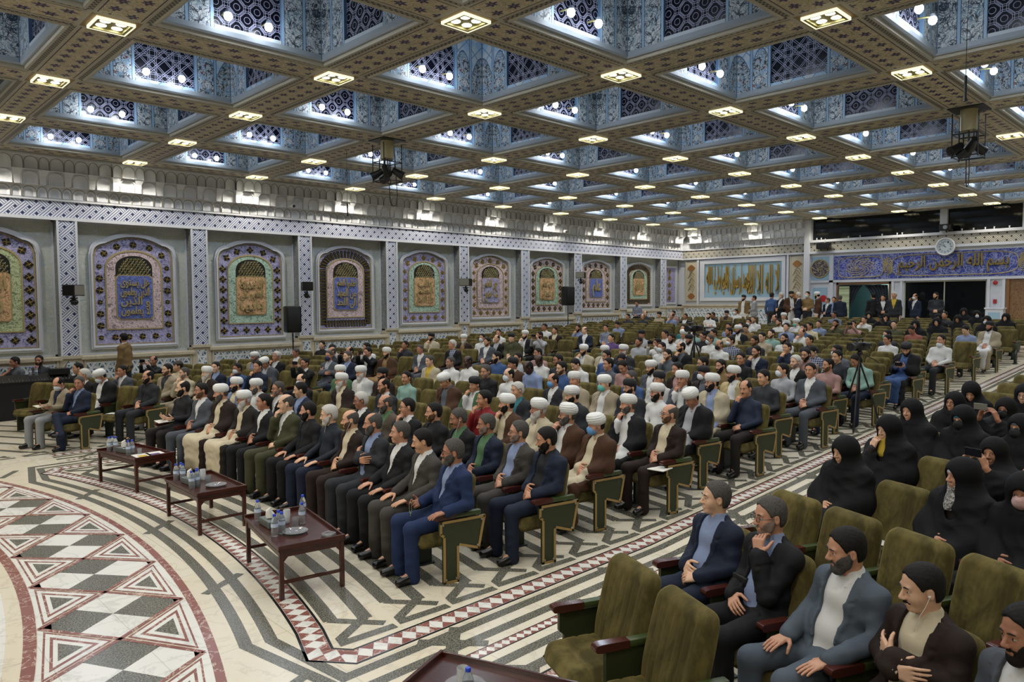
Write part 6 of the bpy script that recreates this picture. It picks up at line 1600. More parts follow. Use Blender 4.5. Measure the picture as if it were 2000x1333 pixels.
('M', 11, 9, 'C:wh:wh', 'K', 'f', 'lap', 10, 0.007, 0.0),('M', 11, 10, 'H:wh', 'b', 'f', 'lap', 0, 0.037, 0.0),('M', 11, 13, 'H:pu', 'b', 'n', 'lap', 0, -0.05, 0.0),
('M', 12, 4, 'H:dg', 'b', 'n', 'lap', 0, 0.037, 0.0),('M', 12, 5, 'H:wh', 'b', 'f', 'lap', 0, 0.01, 0.0),('M', 12, 6, 'H:bg', 'b', 'n', 'lap', 0, -0.009, 0.0),
('M', 12, 9, 'H:bk', 'b', 'n', 'lap', 0, 0.07, 0.0),('M', 12, 10, 'C:wh:wh', 'T', 'n', 'lap', 0, 0.035, 0.0),('M', 12, 11, 'H:wh', 'b', 'n', 'lap', 0, 0.076, 0.0),
('M', 12, 12, 'H:lg', 'K', 'n', 'lap', 0, -0.11, 0.0),('M', 13, 0, 'H:wh', 'b', 'kc', 'lap', 0, 0.094, 0.0),('M', 13, 2, 'H:wh', 'b', 'n', 'lap', 0, 0.134, 0.0),
('M', 13, 7, 'H:mi', 'b', 's', 'lap', 0, -0.02, 0.0),('M', 13, 9, 'H:cr', 'b', 's', 'lap', 0, -0.037, 0.0),('M', 13, 10, 'H:mi', 'b', 'n', 'lap', 0, 0.041, 0.0),
('M', 13, 11, 'H:mi', 'r', 'kw', 'lap', 0, -0.022, 0.0),('M', 14, 2, 'H:dg', 'b', 'kt', 'lap', 0, -0.011, 0.0),('M', 14, 6, 'H:wh', 'r', 'n', 'chin', 0, 0.071, 0.0),
('M', 14, 9, 'C:bk:wh', 'T', 'f', 'lap', 10, -0.058, 0.0),('M', 14, 12, 'H:tl', 'b', 'n', 'lap', 0, -0.09, 0.0),('M', 15, 7, 'H:bl', 'b', 'n', 'lap', 0, -0.088, 0.0),
('M', 15, 8, 'H:lb', 'b', 'n', 'lap', 0, -0.015, 0.0),('M', 15, 10, 'H:tn', 'b', 'n', 'down', 0, -0.082, 0.04),('M', 15, 11, 'H:lb', 'b', 's', 'lap', 0, -0.036, 0.0),
('M', 16, 0, 'H:lb', 'b', 'n', 'down', 0, 0.117, 0.04),('M', 16, 2, 'H:or', 'b', 'n', 'down', 0, -0.086, 0.04),('M', 16, 7, 'H:cr', 'b', 'm', 'lap', 0, -0.053, 0.0),
('M', 16, 11, 'H:dg', 'b', 'n', 'lap', 0, 0.043, 0.0),('M', 17, 0, 'C:bg:wh', 'K', 'f', 'lap', 10, 0.086, 0.0),('M', 17, 3, 'Ww', 'x', 'n', 'lap', 0, -0.087, 0.0),
('M', 17, 4, 'H:ol', 'b', 'n', 'lap', 0, -0.045, 0.0),('M', 17, 6, 'H:pk', 'b', 'n', 'phone', 0, -0.054, 0.0),('M', 17, 7, 'H:ol', 'b', 'f', 'chin', 0, -0.013, 0.0),
('M', 17, 8, 'H:lb', 'b', 'n', 'lap', 0, 0.055, 0.0),('M', 17, 9, 'C:wh:wh', 'T', 'kt', 'lap', 0, -0.048, 0.0),('M', 17, 10, 'H:wh', 'b', 's', 'lap', 0, -0.06, 0.0),
('M', 17, 12, 'H:wh', 'b', 'kw', 'lap', 0, 0.056, 0.0),('M', 18, 2, 'Ww', 'x', 'n', 'lap', 0, -0.145, 0.0),('M', 18, 12, 'H:wh', 'g', 's', 'lap', 0, 0.011, 0.0),
('M', 19, 1, 'W', 'x', 'kw', 'lap', 0, 0.046, 0.0),('M', 19, 7, 'H:wh', 'b', 'm', 'chin', 0, 0.035, 0.0),('M', 19, 12, 'H:ol', 'r', 'n', 'lap', 0, -0.035, 0.0),
('M', 20, 2, 'W', 'x', 'n', 'lap', 0, -0.138, 0.0),('M', 20, 3, 'W', 'x', 'n', 'lap', 0, -0.175, 0.0),('M', 20, 6, 'W', 'x', 'n', 'phone', 0, 0.043, 0.0),
('M', 20, 12, 'C:wh:wh', 'T', 'n', 'lap', 0, 0.04, 0.0),('M', 21, 1, 'W', 'x', 'n', 'lap', 0, 0.098, 0.0),('M', 21, 4, 'H:dg', 'b', 'n', 'lap', 0, 0.194, 0.0),
('M', 21, 8, 'W', 'x', 'n', 'lap', 0, 0.028, 0.0),('M', 21, 10, 'H:pl', 'b', 'n', 'lap', 0, -0.002, 0.0),('M', 22, 2, 'W', 'x', 'kw', 'lap', 0, -0.15, 0.0),
('M', 23, 4, 'W', 'x', 'n', 'lap', 0, 0.118, 0.0),('R', 1, 0, 'S:nv:lb', 'g', 'n', 'lap', 20, 0.011, 0.0),('R', 1, 1, 'S:bk:lb', 'g', 'sG', 'chinl', 10, -0.01, 0.0),
('R', 1, 2, 'S:sl:wh', 'b', 'F', 'knee', 20, 0.076, 0.0),('R', 1, 3, 'S:db:cr', 'b', 'm', 'cross', 20, 0.03, 0.0),('R', 1, 4, 'S:gy:wh', 'b', 'f', 'lap', 10, 0.001, 0.0),
('R', 3, 0, 'W', 'x', 'n', 'lap', 10, 0.066, 0.0),('R', 3, 2, 'Wp', 'x', 'n', 'lap', 15, 0.044, 0.0),('R', 3, 3, 'W', 'x', 'kp', 'lap', 0, -0.054, 0.0),
('R', 4, 0, 'Wy', 'x', 'n', 'chin', 10, 0.068, 0.0),('R', 4, 2, 'W', 'x', 'n', 'phone', 0, -0.016, 0.0),('R', 4, 3, 'W', 'x', 'n', 'phone', 0, -0.13, 0.0),
('R', 5, 0, 'W', 'x', 'n', 'lap', 0, -0.087, 0.0),('R', 5, 1, 'Wt', 'x', 'kk', 'lap', 0, -0.052, 0.0),('R', 5, 2, 'Wg', 'x', 'kk', 'lap', 0, -0.065, 0.0),
('R', 6, 0, 'W', 'x', 'nG', 'lap', 0, 0.045, 0.0),('R', 6, 1, 'W', 'x', 'kk', 'phone', 0, 0.076, 0.0),('R', 7, 0, 'W', 'x', 'n', 'down', 0, 0.029, 0.04),
('R', 7, 1, 'W', 'x', 'nG', 'lap', 0, 0.039, 0.0)]

SKIN = {}
for i, hx in enumerate(('c29878', 'b28466', 'cba78a', 'a0735a', 'b98d72')):
    g = G('skin_%d' % i); x, y, z = g.xyz('obj'); v = g.vec(x, y, z); n = g.noise(v, 14, 3); n2 = g.noise(v, 180, 2); c0 = lin(hx)
    c = g.mix(n, tuple(q * .84 for q in c0), tuple(min(1, q * m) for q, m in zip(c0, (1.16, 1.04, 1.0))))
    SKIN[i] = g.out(c, .48, bump=n2, bstr=.08, bdist=.002)
SKIN['B'] = plain('skin_dark', '3b241a', .45)
CW = {'bk': ('1a1a1d', 'black'), 'dk': ('25211f', 'near-black'), 'nv': ('1d2639', 'navy'), 'nb': ('213257', 'bright navy'), 'dn': ('1d232c', 'dark blue-grey'), 'dg': ('2d2f33', 'dark grey'), 'gy': ('51565d', 'grey'), 'gr': ('47443f', 'warm grey'),
      'sl': ('56606b', 'slate grey'), 'lg': ('9b9da0', 'light grey'), 'br': ('4f3524', 'brown'), 'db': ('2b1f1a', 'dark brown'), 'tn': ('7d6540', 'tan'), 'tw': ('5b5145', 'brown-grey'), 'bg': ('a3977f', 'beige'), 'cr': ('bdb297', 'cream'), 'cy': ('c0ad7d', 'pale yellow'), 'wh': ('c9c9c6', 'white'),
      'lb': ('7a88a6', 'light blue'), 'bl': ('38507a', 'blue'), 'gn': ('4b6b4a', 'green'), 'dn2': ('20332a', 'dark green'), 'ol': ('45462f', 'olive'), 'pk': ('9b7a74', 'dusty pink'), 'pu': ('57416f', 'purple'), 'tl': ('2f6a72', 'teal'), 'mi': ('7c9b90', 'mint'),
      'rd': ('7a1d21', 'red'), 'yl': ('b59a35', 'yellow'), 'pl': ('3c4356', 'dark checked'), 'or': ('8a5245', 'orange')}
g_ = {}
def cloth(code, kind='wool'):
    k = (code, kind)
    if k in g_: return g_[k]
    hx, w = CW[code]; c0 = lin(hx); g = G('%s_%s' % (w.replace(' ', '_'), kind)); x, y, z = g.xyz('obj'); v = g.vec(x, y, z)
    n = g.noise(v, 6, 3); n2 = g.noise(v, 260, 2)
    dk_ = .78 if kind == 'wool' else 1.0; c = g.mix(n, tuple(q * .80 * dk_ for q in c0), tuple(min(1, q * 1.12 * dk_) for q in c0))
    if code == 'pl':
        ck = g.mx(g.fr(y * 22.0) > .8, g.fr(z * 22.0) > .8); c = g.mix(ck, c, lin('a5abb8'))
    m = g.out(c, .78 if kind == 'wool' else .7, bump=n2, bstr=.12, bdist=.002, spec=.25)
    if kind == 'woolx': g.b.inputs['Sheen Weight'].default_value = .12
    g_[k] = m; return m
HAIRC = {'b': plain('black_hair', '13100e', .72, var=.5, nscale=90, bump=.6, spec=.25), 'g': plain('grey_hair', '4b4845', .85, var=.55, nscale=90, bump=.6, spec=.12), 'w': plain('white_hair', 'b3afa8', .8, var=.2, nscale=90, bump=.6, spec=.15)}
HAIRC['s'] = plain('stubble_shadow', '54402f', .8, var=.3, nscale=150, spec=.1); HAIRC['sg'] = plain('grey_stubble', '7a6a60', .8, var=.3, nscale=150, spec=.1)
TURB = plain('white_turban_cloth', 'cfcfcb', .75, var=.05, bump=.1); KT = plain('black_turban_cloth', '151518', .8, var=.2)
MASKC = {'w': ('c5ccd0', 'white'), 'b': ('5b8fc0', 'blue'), 't': ('5fae9f', 'turquoise'), 'k': ('131315', 'black'), 'n': ('20264a', 'navy'), 'p': ('c9a5a0', 'pink'), 'c': ('c5ccd0', 'white')}
def setm(o, m):
    if len(o.material_slots): o.material_slots[0].link = 'OBJECT'; o.material_slots[0].material = m
prs = random.Random(11); EAR = OPEN = False
POSEW = {'lap': 'hands in lap', 'knee': 'hands on knees', 'cross': 'arms crossed', 'chin': 'hand at chin', 'chinl': 'hand at mouth', 'chinx': 'legs crossed', 'read': 'reading', 'book': 'holding a book', 'phone': 'holding up a phone', 'phonelow': 'looking at phone', 'bead': 'holding prayer beads', 'down': 'head bowed',
         'desk': 'chin on hand', 'walk': 'walking', 'stand': 'standing', 'clasp': 'standing, hands joined', 'ear': 'standing on the phone', 'sphone': 'standing with phone'}
def person(spec, hd, fc, pose, yaw, x, y, z, rot, dist, where, lean=0.0, build=None, lod=None):
    """spec 'S:dg:wh' suit/shirt, 'H:wh' shirt, 'C:br:cr' cleric cloak/robe, 'W' chador"""
    q = spec.split(':'); kind = q[0][0]
    if lod is None: lod = 0 if dist < 9.5 else 1 if dist < 19 else 2
    st = POSE[pose][2] == 2
    yaw = -int(round(yaw / 10.0) * 10)
    if kind == 'W' and yaw == 0: yaw = prs.choice((0, 10, 20))
    elif yaw == 0: yaw = prs.choice((0, -10, -10, -20, -30, 10)) if lod else -10
    pitch = 30 if pose in ('down', 'read', 'phonelow') else prs.choice((2, 8)) if lod else (5, 12, 0)[int(x * 10) % 3]
    b = build or (1.16 if OPEN and kind == 'S' else prs.choice((.95, 1.05) if lod else (1.0, 1.06, 1.14))); lean = round(lean / .03) * .03 if lod == 0 else round(lean / .06) * .06
    lean = max(-.09, min(.09, lean))
    if kind == 'W': b = .95
    K, me = figure_meshes(kind, pose, yaw, pitch, lean, b, lod, (kind == 'S' and lod == 0 and (OPEN or q[1] in ('dg', 'db', 'gy') or pose == 'lap')) or (kind == 'W' and q[0][1:2] in ('y', 'p') and q[0] != 'W'))
    root = link('person', me['person'], None, (x, y, z), rot)
    sk = SKIN['B'] if hd == 'B' else SKIN[prs.randrange(5)]; setm(root, sk)
    if kind in 'SHPT':
        code = q[1]; up = q[2] if kind == 'S' else q[1]
        tr = {'S': code if code not in ('tn', 'tw', 'cr', 'bl') else 'dg', 'H': prs.choice(('bk', 'dg', 'nv', 'dk')), 'P': 'dg', 'T': 'dg'}[kind]
        if kind == 'S' and code == 'bg': tr = 'lg'
        if kind == 'S' and code == 'cr': tr = 'bg'
        setm(link('shirt', me['shirt'], root), cloth(up, 'cotton'))
        if kind == 'S': setm(link('jacket', me['jacket'], root), cloth(code))
        setm(link('trousers', me['trousers'], root), cloth(tr))
    if kind == 'C': setm(link('robe', me['robe'], root), cloth(q[2], 'cotton')); setm(link('cloak', me['cloak'], root), cloth(q[1]))
    if kind == 'W' and 'shirt' in me: setm(link('shirt', me['shirt'], root), cloth('dk', 'cotton'))
    if kind == 'W': setm(link('chador', me['chador'], root), M['crepe'])
    for sk_ in ('shoe0', 'shoe1'):
        if sk_ in me: setm(link('shoe', me[sk_], root), M['shoe'])
    mat = Matrix.Translation(Vector(K['H'])) @ Matrix([list(r) for r in K['R']]).to_4x4()
    def piece(nm, k, m=None):
        o = link(nm, cached((k, lod), lambda: head_piece(k, lod)), root, matrix=mat)
        if m is not None: setm(o, m)
        return o
    if lod < 2: piece('eyes', 'eyes')
    words = []; hc = 'b'
    if kind != 'W': 
        if hd in 'bgwrdBc': hc = {'r': 'b', 'd': 'g', 'B': 'b', 'c': 'b'}.get(hd, hd)
        if hd == 'T': piece('turban', 'turban', TURB)
        elif hd == 'K': piece('turban', 'kturban', KT)
        elif hd == 'c': piece('cap', 'cap', cloth('gr'))
        if hd in 'TK': hc = 'w' if 'W' in fc else 'g' if 'F' in fc else 'b'; piece('hair', 'haird', HAIRC[hc])
        else:
            gr = hd in 'rd' and any(ch in fc for ch in 'F')
            piece('hair', {'r': 'hairr', 'd': 'haird', 'b': 'hair', 'g': 'hair', 'w': 'hairl' if lod else 'hair', 'B': 'haird', 'c': 'hair'}[hd], HAIRC['g' if gr else hc])
        if lod < 2: piece('eyebrows', 'brows')
        words.append({'b': 'dark hair', 'g': 'grey hair', 'w': 'white hair', 'r': 'receding hair', 'd': 'bald head', 'B': 'short hair', 'c': 'flat cap', 'T': 'white turban', 'K': 'black turban'}[hd])
        if fc[0] == 'f': piece('beard', 'beard', HAIRC['b'])
        if fc[0] == 'F': piece('beard', 'beard', HAIRC['g'] if hd != 'w' else HAIRC['w'])
        if fc[0] == 'W': piece('beard', 'beardl', HAIRC['w'])
        if fc[0] == 'm': piece('moustache', 'moustache', HAIRC['b'])
        if fc[0] == 's': piece('beard', 'stubble', HAIRC['sg' if hd in 'gw' else 's'])
    else:
        if q[0][1:2] in ('t', 'g', 'w', 'p'): piece('headband', 'undercap', cloth({'t': 'tl', 'g': 'gy', 'w': 'wh', 'p': 'wh'}[q[0][1]], 'cotton'))
        if q[0][1:2] == 'y': o = piece('headscarf', 'scarf', cloth('yl', 'cotton'))
        if q[0][1:2] == 'p': o = piece('headscarf', 'scarf', M['scarf_p'])
    if fc[0] == 'k' and lod < 3: piece('face_mask', 'maskc' if fc[1] == 'c' else 'mask', M['mask_' + fc[1]])
    if 'G' in fc and lod < 2: piece('glasses', 'glasses')
    if pose == 'phone' or pose == 'phonelow' or pose == 'sphone':
        pass
    if EAR: piece('earphone', 'earphone')
    sc_ = prs.uniform(.975, 1.025); root.scale = (sc_, sc_, sc_)
    # label
    if kind == 'S': cl = 'man in %s %s' % (CW[q[1]][1], 'jacket' if q[1] in ('tn', 'tw', 'cr', 'bg') else 'suit')
    elif kind in 'HT': cl = 'man in %s shirt' % CW[q[1]][1]
    elif kind == 'P': cl = 'officer in pale green shirt'
    elif kind == 'C': cl = 'cleric in %s cloak' % CW[q[1]][1]
    else: cl = 'woman in black chador'
    extra = ''
    if fc[0] == 'k': extra = MASKC[fc[1]][1] + ' mask'
    elif words: extra = words[0]
    lab = cl + (', ' + extra if extra else '') + ', ' + where
    tag(root, lab, 'person'); return root, K
M['crepe'] = plain('black_crepe', '0c0c0e', .75, var=.2, spec=.2)
M['shoe'] = plain('black_shoe_leather', '100e0d', .22, var=.3)
for k, (hx, w) in MASKC.items(): M['mask_' + k] = plain('face_mask_' + w, hx, .7, var=.04)
g = G('patterned_scarf'); x, y, z = g.xyz('obj'); l, n = scroll(g, y * 4.0, z * 4.0, 9, .06); M['scarf_p'] = g.out(g.mix(l, lin('b9b7b0'), lin('26262a')), .7)
def seat_where(b, n, s): return '%s row, %s block, %s seat from %saisle' % (ORD[n], BLK[b], ORD[s], 'near ' if b == 'M' else '')
SEATS = {(b, n, s): (R, th, e) for b, n, s, R, th, e in PLAN}
taken = {}
PPL_OBJ = {}
if not os.environ.get('NOPEOPLE'):
    for row in PEOPLE:
        b, n, s, spec, hd, fc, pose, yaw, lean, fwd = row
        R, th, e = SEATS[(b, n, s)]; x, y, z = seat_xy(R, th); rot = PI + th
        x += -fwd * math.cos(th); y += -fwd * math.sin(th)
        EAR = (b, n, s) in (('R', 1, 3), ('M', 0, 4), ('M', 0, 5), ('M', 0, 7), ('M', 1, 3)); OPEN = b == 'R'; dist = view((x, y, z + 1))[2]; taken[(b, n, s)] = 1
        PPL_OBJ[(b, n, s)] = person(spec, hd, fc, pose, yaw, x, y, z, rot, dist, seat_where(b, n, s), lean)
# chairs: the 300 that show largest are things, the rest one object
first = {}; near = []
for b, n, s, R, th, e in PLAN:
    x, y, z = seat_xy(R, th); u, v, d = view((x, y, z + .8))
    if d < .5 or u < -70 - 1500 / d or u > 2070 + 1500 / d or v > 1500: continue
    near.append((d, b, n, s, R, th, e))
near.sort()
for d, b, n, s, R, th, e in near[:300]:
    x, y, z = seat_xy(R, th); lab = '%s olive velvet chair, %s' % ('occupied' if (b, n, s) in taken else 'empty', seat_where(b, n, s))
    if e not in first: first[e] = make_chair(e); o = first[e]; o.location = (x, y, z); o.rotation_euler = (0, 0, PI + th); o['label'] = lab; o['group'] = 'olive velvet auditorium chairs'
    else: dup(first[e], (x, y, z), PI + th, lab, 'olive velvet auditorium chairs')
# far chairs as one mesh
def decimated(me, nx, step):
    return me
V_ = []; Q_ = []; MI_ = []; off = 0
parts = [(ch_back, 0, 0), (ch_seat, 0, 0), (bm_arm, .294, 1), (bm_std, .294, 2)]
def arr(me):
    n = len(me.vertices); a = np.empty(n * 3, dtype=np.float32); me.vertices.foreach_get('co', a); return a.reshape(-1, 3)
src_ = []
for me, yo, mt in parts:
    a = arr(me) + np.array([0, yo, 0], dtype=np.float32); src_.append((a, [tuple(p.vertices) for p in me.polygons], [p.material_index for p in me.polygons], mt))
VV = []; FF = []; MM = []
matbase = [0, 0, 1, 3]
for d, b, n, s, R, th, e in near[300:]:
    x, y, z = seat_xy(R, th); c_, s_ = math.cos(PI + th), math.sin(PI + th)
    for (a, fs, ms, mt), mbase in zip(src_, matbase):
        if mt == 0 and len(a) > 900: pass
        w = np.empty_like(a); w[:, 0] = a[:, 0] * c_ - a[:, 1] * s_ + x; w[:, 1] = a[:, 0] * s_ + a[:, 1] * c_ + y; w[:, 2] = a[:, 2] + z
        VV.append(w); FF.append((fs, off)); MM += [m + mbase for m in ms]; off += len(a)
if VV:
    co = np.concatenate(VV); me = bpy.data.meshes.new('rear_seating'); me.vertices.add(len(co)); me.vertices.foreach_set('co', co.ravel())
    lt = []; st_ = []; li = []; k = 0
    for fs, o_ in FF:
        for f_ in fs:
            st_.append(k); lt.append(len(f_)); k += len(f_); li.extend([i + o_ for i in f_])
    me.loops.add(k); me.loops.foreach_set('vertex_index', np.array(li, dtype=np.int32)); me.polygons.add(len(st_)); me.polygons.foreach_set('loop_start', np.array(st_, dtype=np.int32))
    for m in (M['velvet'], M['armwood'], M['vinyl'], M['panel_g'], M['green_metal']): me.materials.append(m)
    me.polygons.foreach_set('material_index', np.array(MM, dtype=np.int32)); me.update(calc_edges=True); me.polygons.foreach_set('use_smooth', [True] * len(me.polygons))
    tag(link('rear_seating', me), 'far rows of olive velvet chairs at the back of the hall', 'seating', kind='stuff')
# ---------------------------------------------------------------- people who stand or sit off the rows
if not os.environ.get('NOPEOPLE'):
    EAR = False
    def stand(spec, hd, fc, pose, x, y, h, head, where, yaw=0, z0=None):
        z = floor_z(x) if z0 is None else z0
        o, K = person(spec, hd, fc, pose, yaw, x, y, z, math.radians(head), view((x, y, z + 1.2))[2], where)
        sc_ = max(.93, min(1.13, h / 1.63)); o.scale = (sc_, sc_, sc_); return o
    BW = 'standing behind the last row, '
    for spec, hd, fc, pose, y, h, head, wh in (
        ('C:tn:wh', 'K', 'f', 'stand', 17.02, 1.70, 180, 'before the gold script'), ('S:lg:wh', 'b', 'n', 'clasp', 16.5, 1.68, 110, 'turned to the cleric'),
        ('H:bl', 'b', 'n', 'stand', 15.66, 1.80, 10, 'seen from behind'), ('S:bk:wh', 'w', 'F', 'clasp', 15.2, 1.79, 150, 'by the gold script'),
        ('C:br:wh', 'K', 'F', 'clasp', 14.75, 1.84, 230, 'left of the pier'), ('S:nv:wh', 'w', 'n', 'clasp', 14.40, 1.80, 120, 'greeting the cleric'),
        ('H:tn', 'b', 'kw', 'clasp', 14.0, 1.83, 180, 'under the roundel'), ('C:br:wh', 'T', 'f', 'stand', 13.55, 1.80, 120, 'by the no-smoking sign'),
        ('S:nv:wh', 'g', 'n', 'clasp', 13.11, 1.56, 160, 'before the curtain'), ('H:lb', 'b', 'n', 'stand', 12.85, 1.60, 190, 'before the curtain'),
        ('S:nv:nv', 'g', 'n', 'stand', 12.60, 1.66, 20, 'back turned, by the curtain'), ('S:bk:bk', 'b', 'n', 'stand', 11.25, 1.74, 40, 'by the lit doorway'),
        ('S:bk:wh', 'b', 'n', 'clasp', 10.87, 1.66, 200, 'holding papers'), ('S:dg:yl', 'w', 'm', 'stand', 10.45, 1.76, 190, 'yellow shirt'),
        ('S:nv:wh', 'r', 'kw', 'ear', 9.66, 1.70, 150, 'before dark glass'), ('S:dg:dg', 'b', 'f', 'sphone', 8.92, 1.74, 190, 'before dark glass')):
        stand(spec, hd, fc, pose, 31.7, y, h, head, ('rear, ' if len(wh) > 18 else 'behind last row, ') + wh)
    stand('H:pl', 'b', 'n', 'clasp', 28.1, 20.5, 1.62, 190, 'standing by the far pilaster of the tiled wall')
    o = stand('S:tn:wh', 'r', 'f', 'walk', 5.95, 20.55, 1.76, 135, 'walking along the tiled wall')
    for x, spec, fc, wh, hd_ in ((3.62, 'T:gy', 'n', 'at the mixing desk, turned sideways', 205), (4.10, 'H:dg', 'f', 'behind the mixing desk, facing the hall', 250)):
        o, K = person(spec, 'b', fc, 'desk', 10, x, 20.75, .04, math.radians(hd_), 12.0, 'behind the mixing desk, ' + ('left' if 'side' in wh else 'bearded') + ', chin on hand')
        s_ = thing('stool', 'dark stool behind the mixing desk, under the %s man' % ('clean-shaven' if 'side' in wh else 'bearded'), 'stool', (x + .0, 20.75, 0), 0)
        mb = MB(); mb.lathe([(0, .46), (.17, .46), (.18, .44), (.17, .42), (0, .42)], 18); mb.build('seat', M['blackm'], s_, True)
        for k in range(4):
            a = PI / 4 + k * PI / 2; mb = MB(); mb.tube([(.11 * math.cos(a), .11 * math.sin(a), .43), (.16 * math.cos(a), .16 * math.sin(a), 0)], .012, 6); mb.build('leg', M['blackm'], s_)
# ---------------------------------------------------------------- coffee tables and what stands on them
M['water_pl'] = G('clear_bottle_plastic').out((.86, .92, .95), .06)
_b = M['water_pl'].node_tree.nodes['Principled BSDF']; _b.inputs['Transmission Weight'].default_value = .85; _b.inputs['IOR'].default_value = 1.18
M['cap_blue'] = plain('blue_bottle_cap', '1d3fb4', .35, var=.05); M['label'] = plain('bottle_label', 'b7c6da', .5, var=.08)
M['glassc'] = G('crystal_glass').out((.93, .95, .97), .04); _b = M['glassc'].node_tree.nodes['Principled BSDF']; _b.inputs['Transmission Weight'].default_value = .8; _b.inputs['IOR'].default_value = 1.3
M['cupw'] = plain('frosted_plastic_cup', 'b9bcbc', .4, var=.04); M['paper'] = plain('white_paper', 'd6d4cc', .6, var=.04); M['tissue_s'] = plain('silver_tissue_box', '76807c', .3, .5, .35, 40); M['black_pl'] = plain('black_plastic', '121214', .4, var=.2)
mb = MB(); pr = [(0, 0), (.030, 0), (.0325, .006), (.0325, .07), (.0305, .078), (.0325, .086), (.0325, .125), (.029, .148), (.020, .172), (.0135, .186), (.0135, .196)]; mb.lathe(pr, 20); bot_me = mb.me('shell', M['water_pl'], True)
mb = MB(); mb.lathe([(.0330, .088), (.0332, .088), (.0332, .122), (.0330, .122)], 20); lab_me = mb.me('label', M['label'], True)
mb = MB(); mb.lathe([(0, .188), (.0155, .188), (.0155, .206), (.013, .209), (0, .209)], 16); cap_me = mb.me('cap', M['cap_blue'], True)
mb = MB(); mb.lathe([(0, 0), (.024, 0), (.033, .085), (.031, .085), (.0225, .004), (0, .004)], 18); cup_me = mb.me('cup', M['glassc'], True)
mb = MB()
for k in range(5): mb.lathe([(.0255, .0 + k * .014), (.0345, .075 + k * .014), (.0335, .077 + k * .014), (.0245, .004 + k * .014)], 18)
stk_me = mb.me('cups', M['cupw'], True)
def bottle(t, tx, lab): 
    o = thing('water_bottle', lab, 'bottle', tx, 0, 'small water bottles on the coffee tables'); link('shell', bot_me, o); link('label', lab_me, o); link('cap', cap_me, o); return o
TH = .46
def coffee_table(x, y, rz, L, W_, which, items):
    t = thing('coffee_table', 'dark wooden coffee table, ' + which, 'table', (x, y, 0), rz, 'low coffee tables before the front row')
    a, b = W_ / 2, L / 2
    mb = MB(); mb.bbox(-a, a, -b, b, TH - .022, TH, .005); mb.build('tabletop', M['wood'], t)
    mb = MB(); mb.bbox(-a, a, -b, -b + .025, TH - .02, TH + .035, .006); mb.bbox(-a, a, b - .025, b, TH - .02, TH + .035, .006); mb.bbox(-a, -a + .02, -b, b, TH - .02, TH + .012, .004); mb.bbox(a - .02, a, -b, b, TH - .02, TH + .03, .004); mb.build('rim', M['wood'], t)
    mb = MB()
    for yy in (-b + .03, b - .03): mb.prism([(-a + .04, TH - .02), (a - .04, TH - .02), (a - .04, TH - .13), (a - .09, TH - .075), (-a + .09, TH - .075), (-a + .04, TH - .13)], 'y', yy - .011, yy + .011)
    for xx in (-a + .03, a - .03): mb.prism([(-b + .04, TH - .02), (b - .04, TH - .02), (b - .04, TH - .13), (b - .09, TH - .075), (-b + .09, TH - .075), (-b + .04, TH - .13)], 'x', xx - .011, xx + .011)
    mb.build('apron', M['wood'], t)
    for sx in (-1, 1):
        for sy in (-1, 1): mb = MB(); mb.bbox(sx * (a - .03) - .02, sx * (a - .03) + .02, sy * (b - .03) - .02, sy * (b - .03) + .02, 0, TH - .02, .004); mb.build('leg', M['wood'], t)
    for sy in (-1, 1): mb = MB(); mb.bbox(-a + .04, a - .04, sy * (b - .03) - .011, sy * (b - .03) + .011, .14, .17, .003); mb.build('stretcher', M['wood'], t)
    c, s = math.cos(rz), math.sin(rz); W2 = lambda u, v, z=TH + .001: (x + u * c - v * s, y + u * s + v * c, z)
    for k, u, v, lab in items:
        p = W2(u, v)
        if k == 'bottle': bottle(t, p, lab)
        elif k == 'glass': o = thing('drinking_glass', lab, 'glass', p, 0, 'clear tumblers on the coffee tables'); link('bowl', cup_me, o)
        elif k == 'cups': o = thing('cup_stack', lab, 'cups', p, 0); link('cups', stk_me, o)
        elif k == 'dish': o = thing('glass_dish', lab, 'dish', p); mb = MB(); mb.lathe([(0, 0), (.05, 0), (.115, .018), (.12, .022), (.11, .020), (.05, .005), (0, .005)], 28); mb.build('bowl', M['glassc'], o, True)
        elif k == 'ash': o = thing('ashtray', lab, 'ashtray', p, .4); mb = MB(); mb.bbox(-.05, .05, -.05, .05, 0, .012, .005); mb.bbox(-.05, .05, -.05, -.038, .0, .03, .004); mb.bbox(-.05, .05, .038, .05, .0, .03, .004); mb.bbox(-.05, -.038, -.05, .05, .0, .03, .004); mb.bbox(.038, .05, -.05, .05, .0, .03, .004); mb.build('bowl', M['glassc'], o)
        elif k == 'tissue':
            o = thing('tissue_box', lab, 'tissue box', p, rz + .1); mb = MB(); mb.bbox(-.065, .065, -.125, .125, 0, .07, .008); mb.build('box', M['tissue_s'], o)
            mb = MB(); mb.tube([(0, 0, .068), (.005, .01, .10), (-.012, 0, .15), (0, -.02, .185)], [.035, .045, .028, .004], 7); mb.build('tissue', M['paper'], o, True)
        elif k == 'paper':
            o = thing('leaflet', lab, 'leaflet', p, rz + .5 * v); mb = MB(); mb.bbox(-.11, .11, -.15, .15, 0, .004, .001); mb.build('page', M['paper'], o); mb = MB(); mb.box(-.07, .05, -.12, .02, .0045, .005); mb.build('picture', cloth('yl' if u < 0 else 'pu', 'print'), o)
    return t
T3N, T2N, T1N, T4N = 'nearest the aisle chair', 'middle one of the front row', 'at the far end of the front row', 'before the near block'
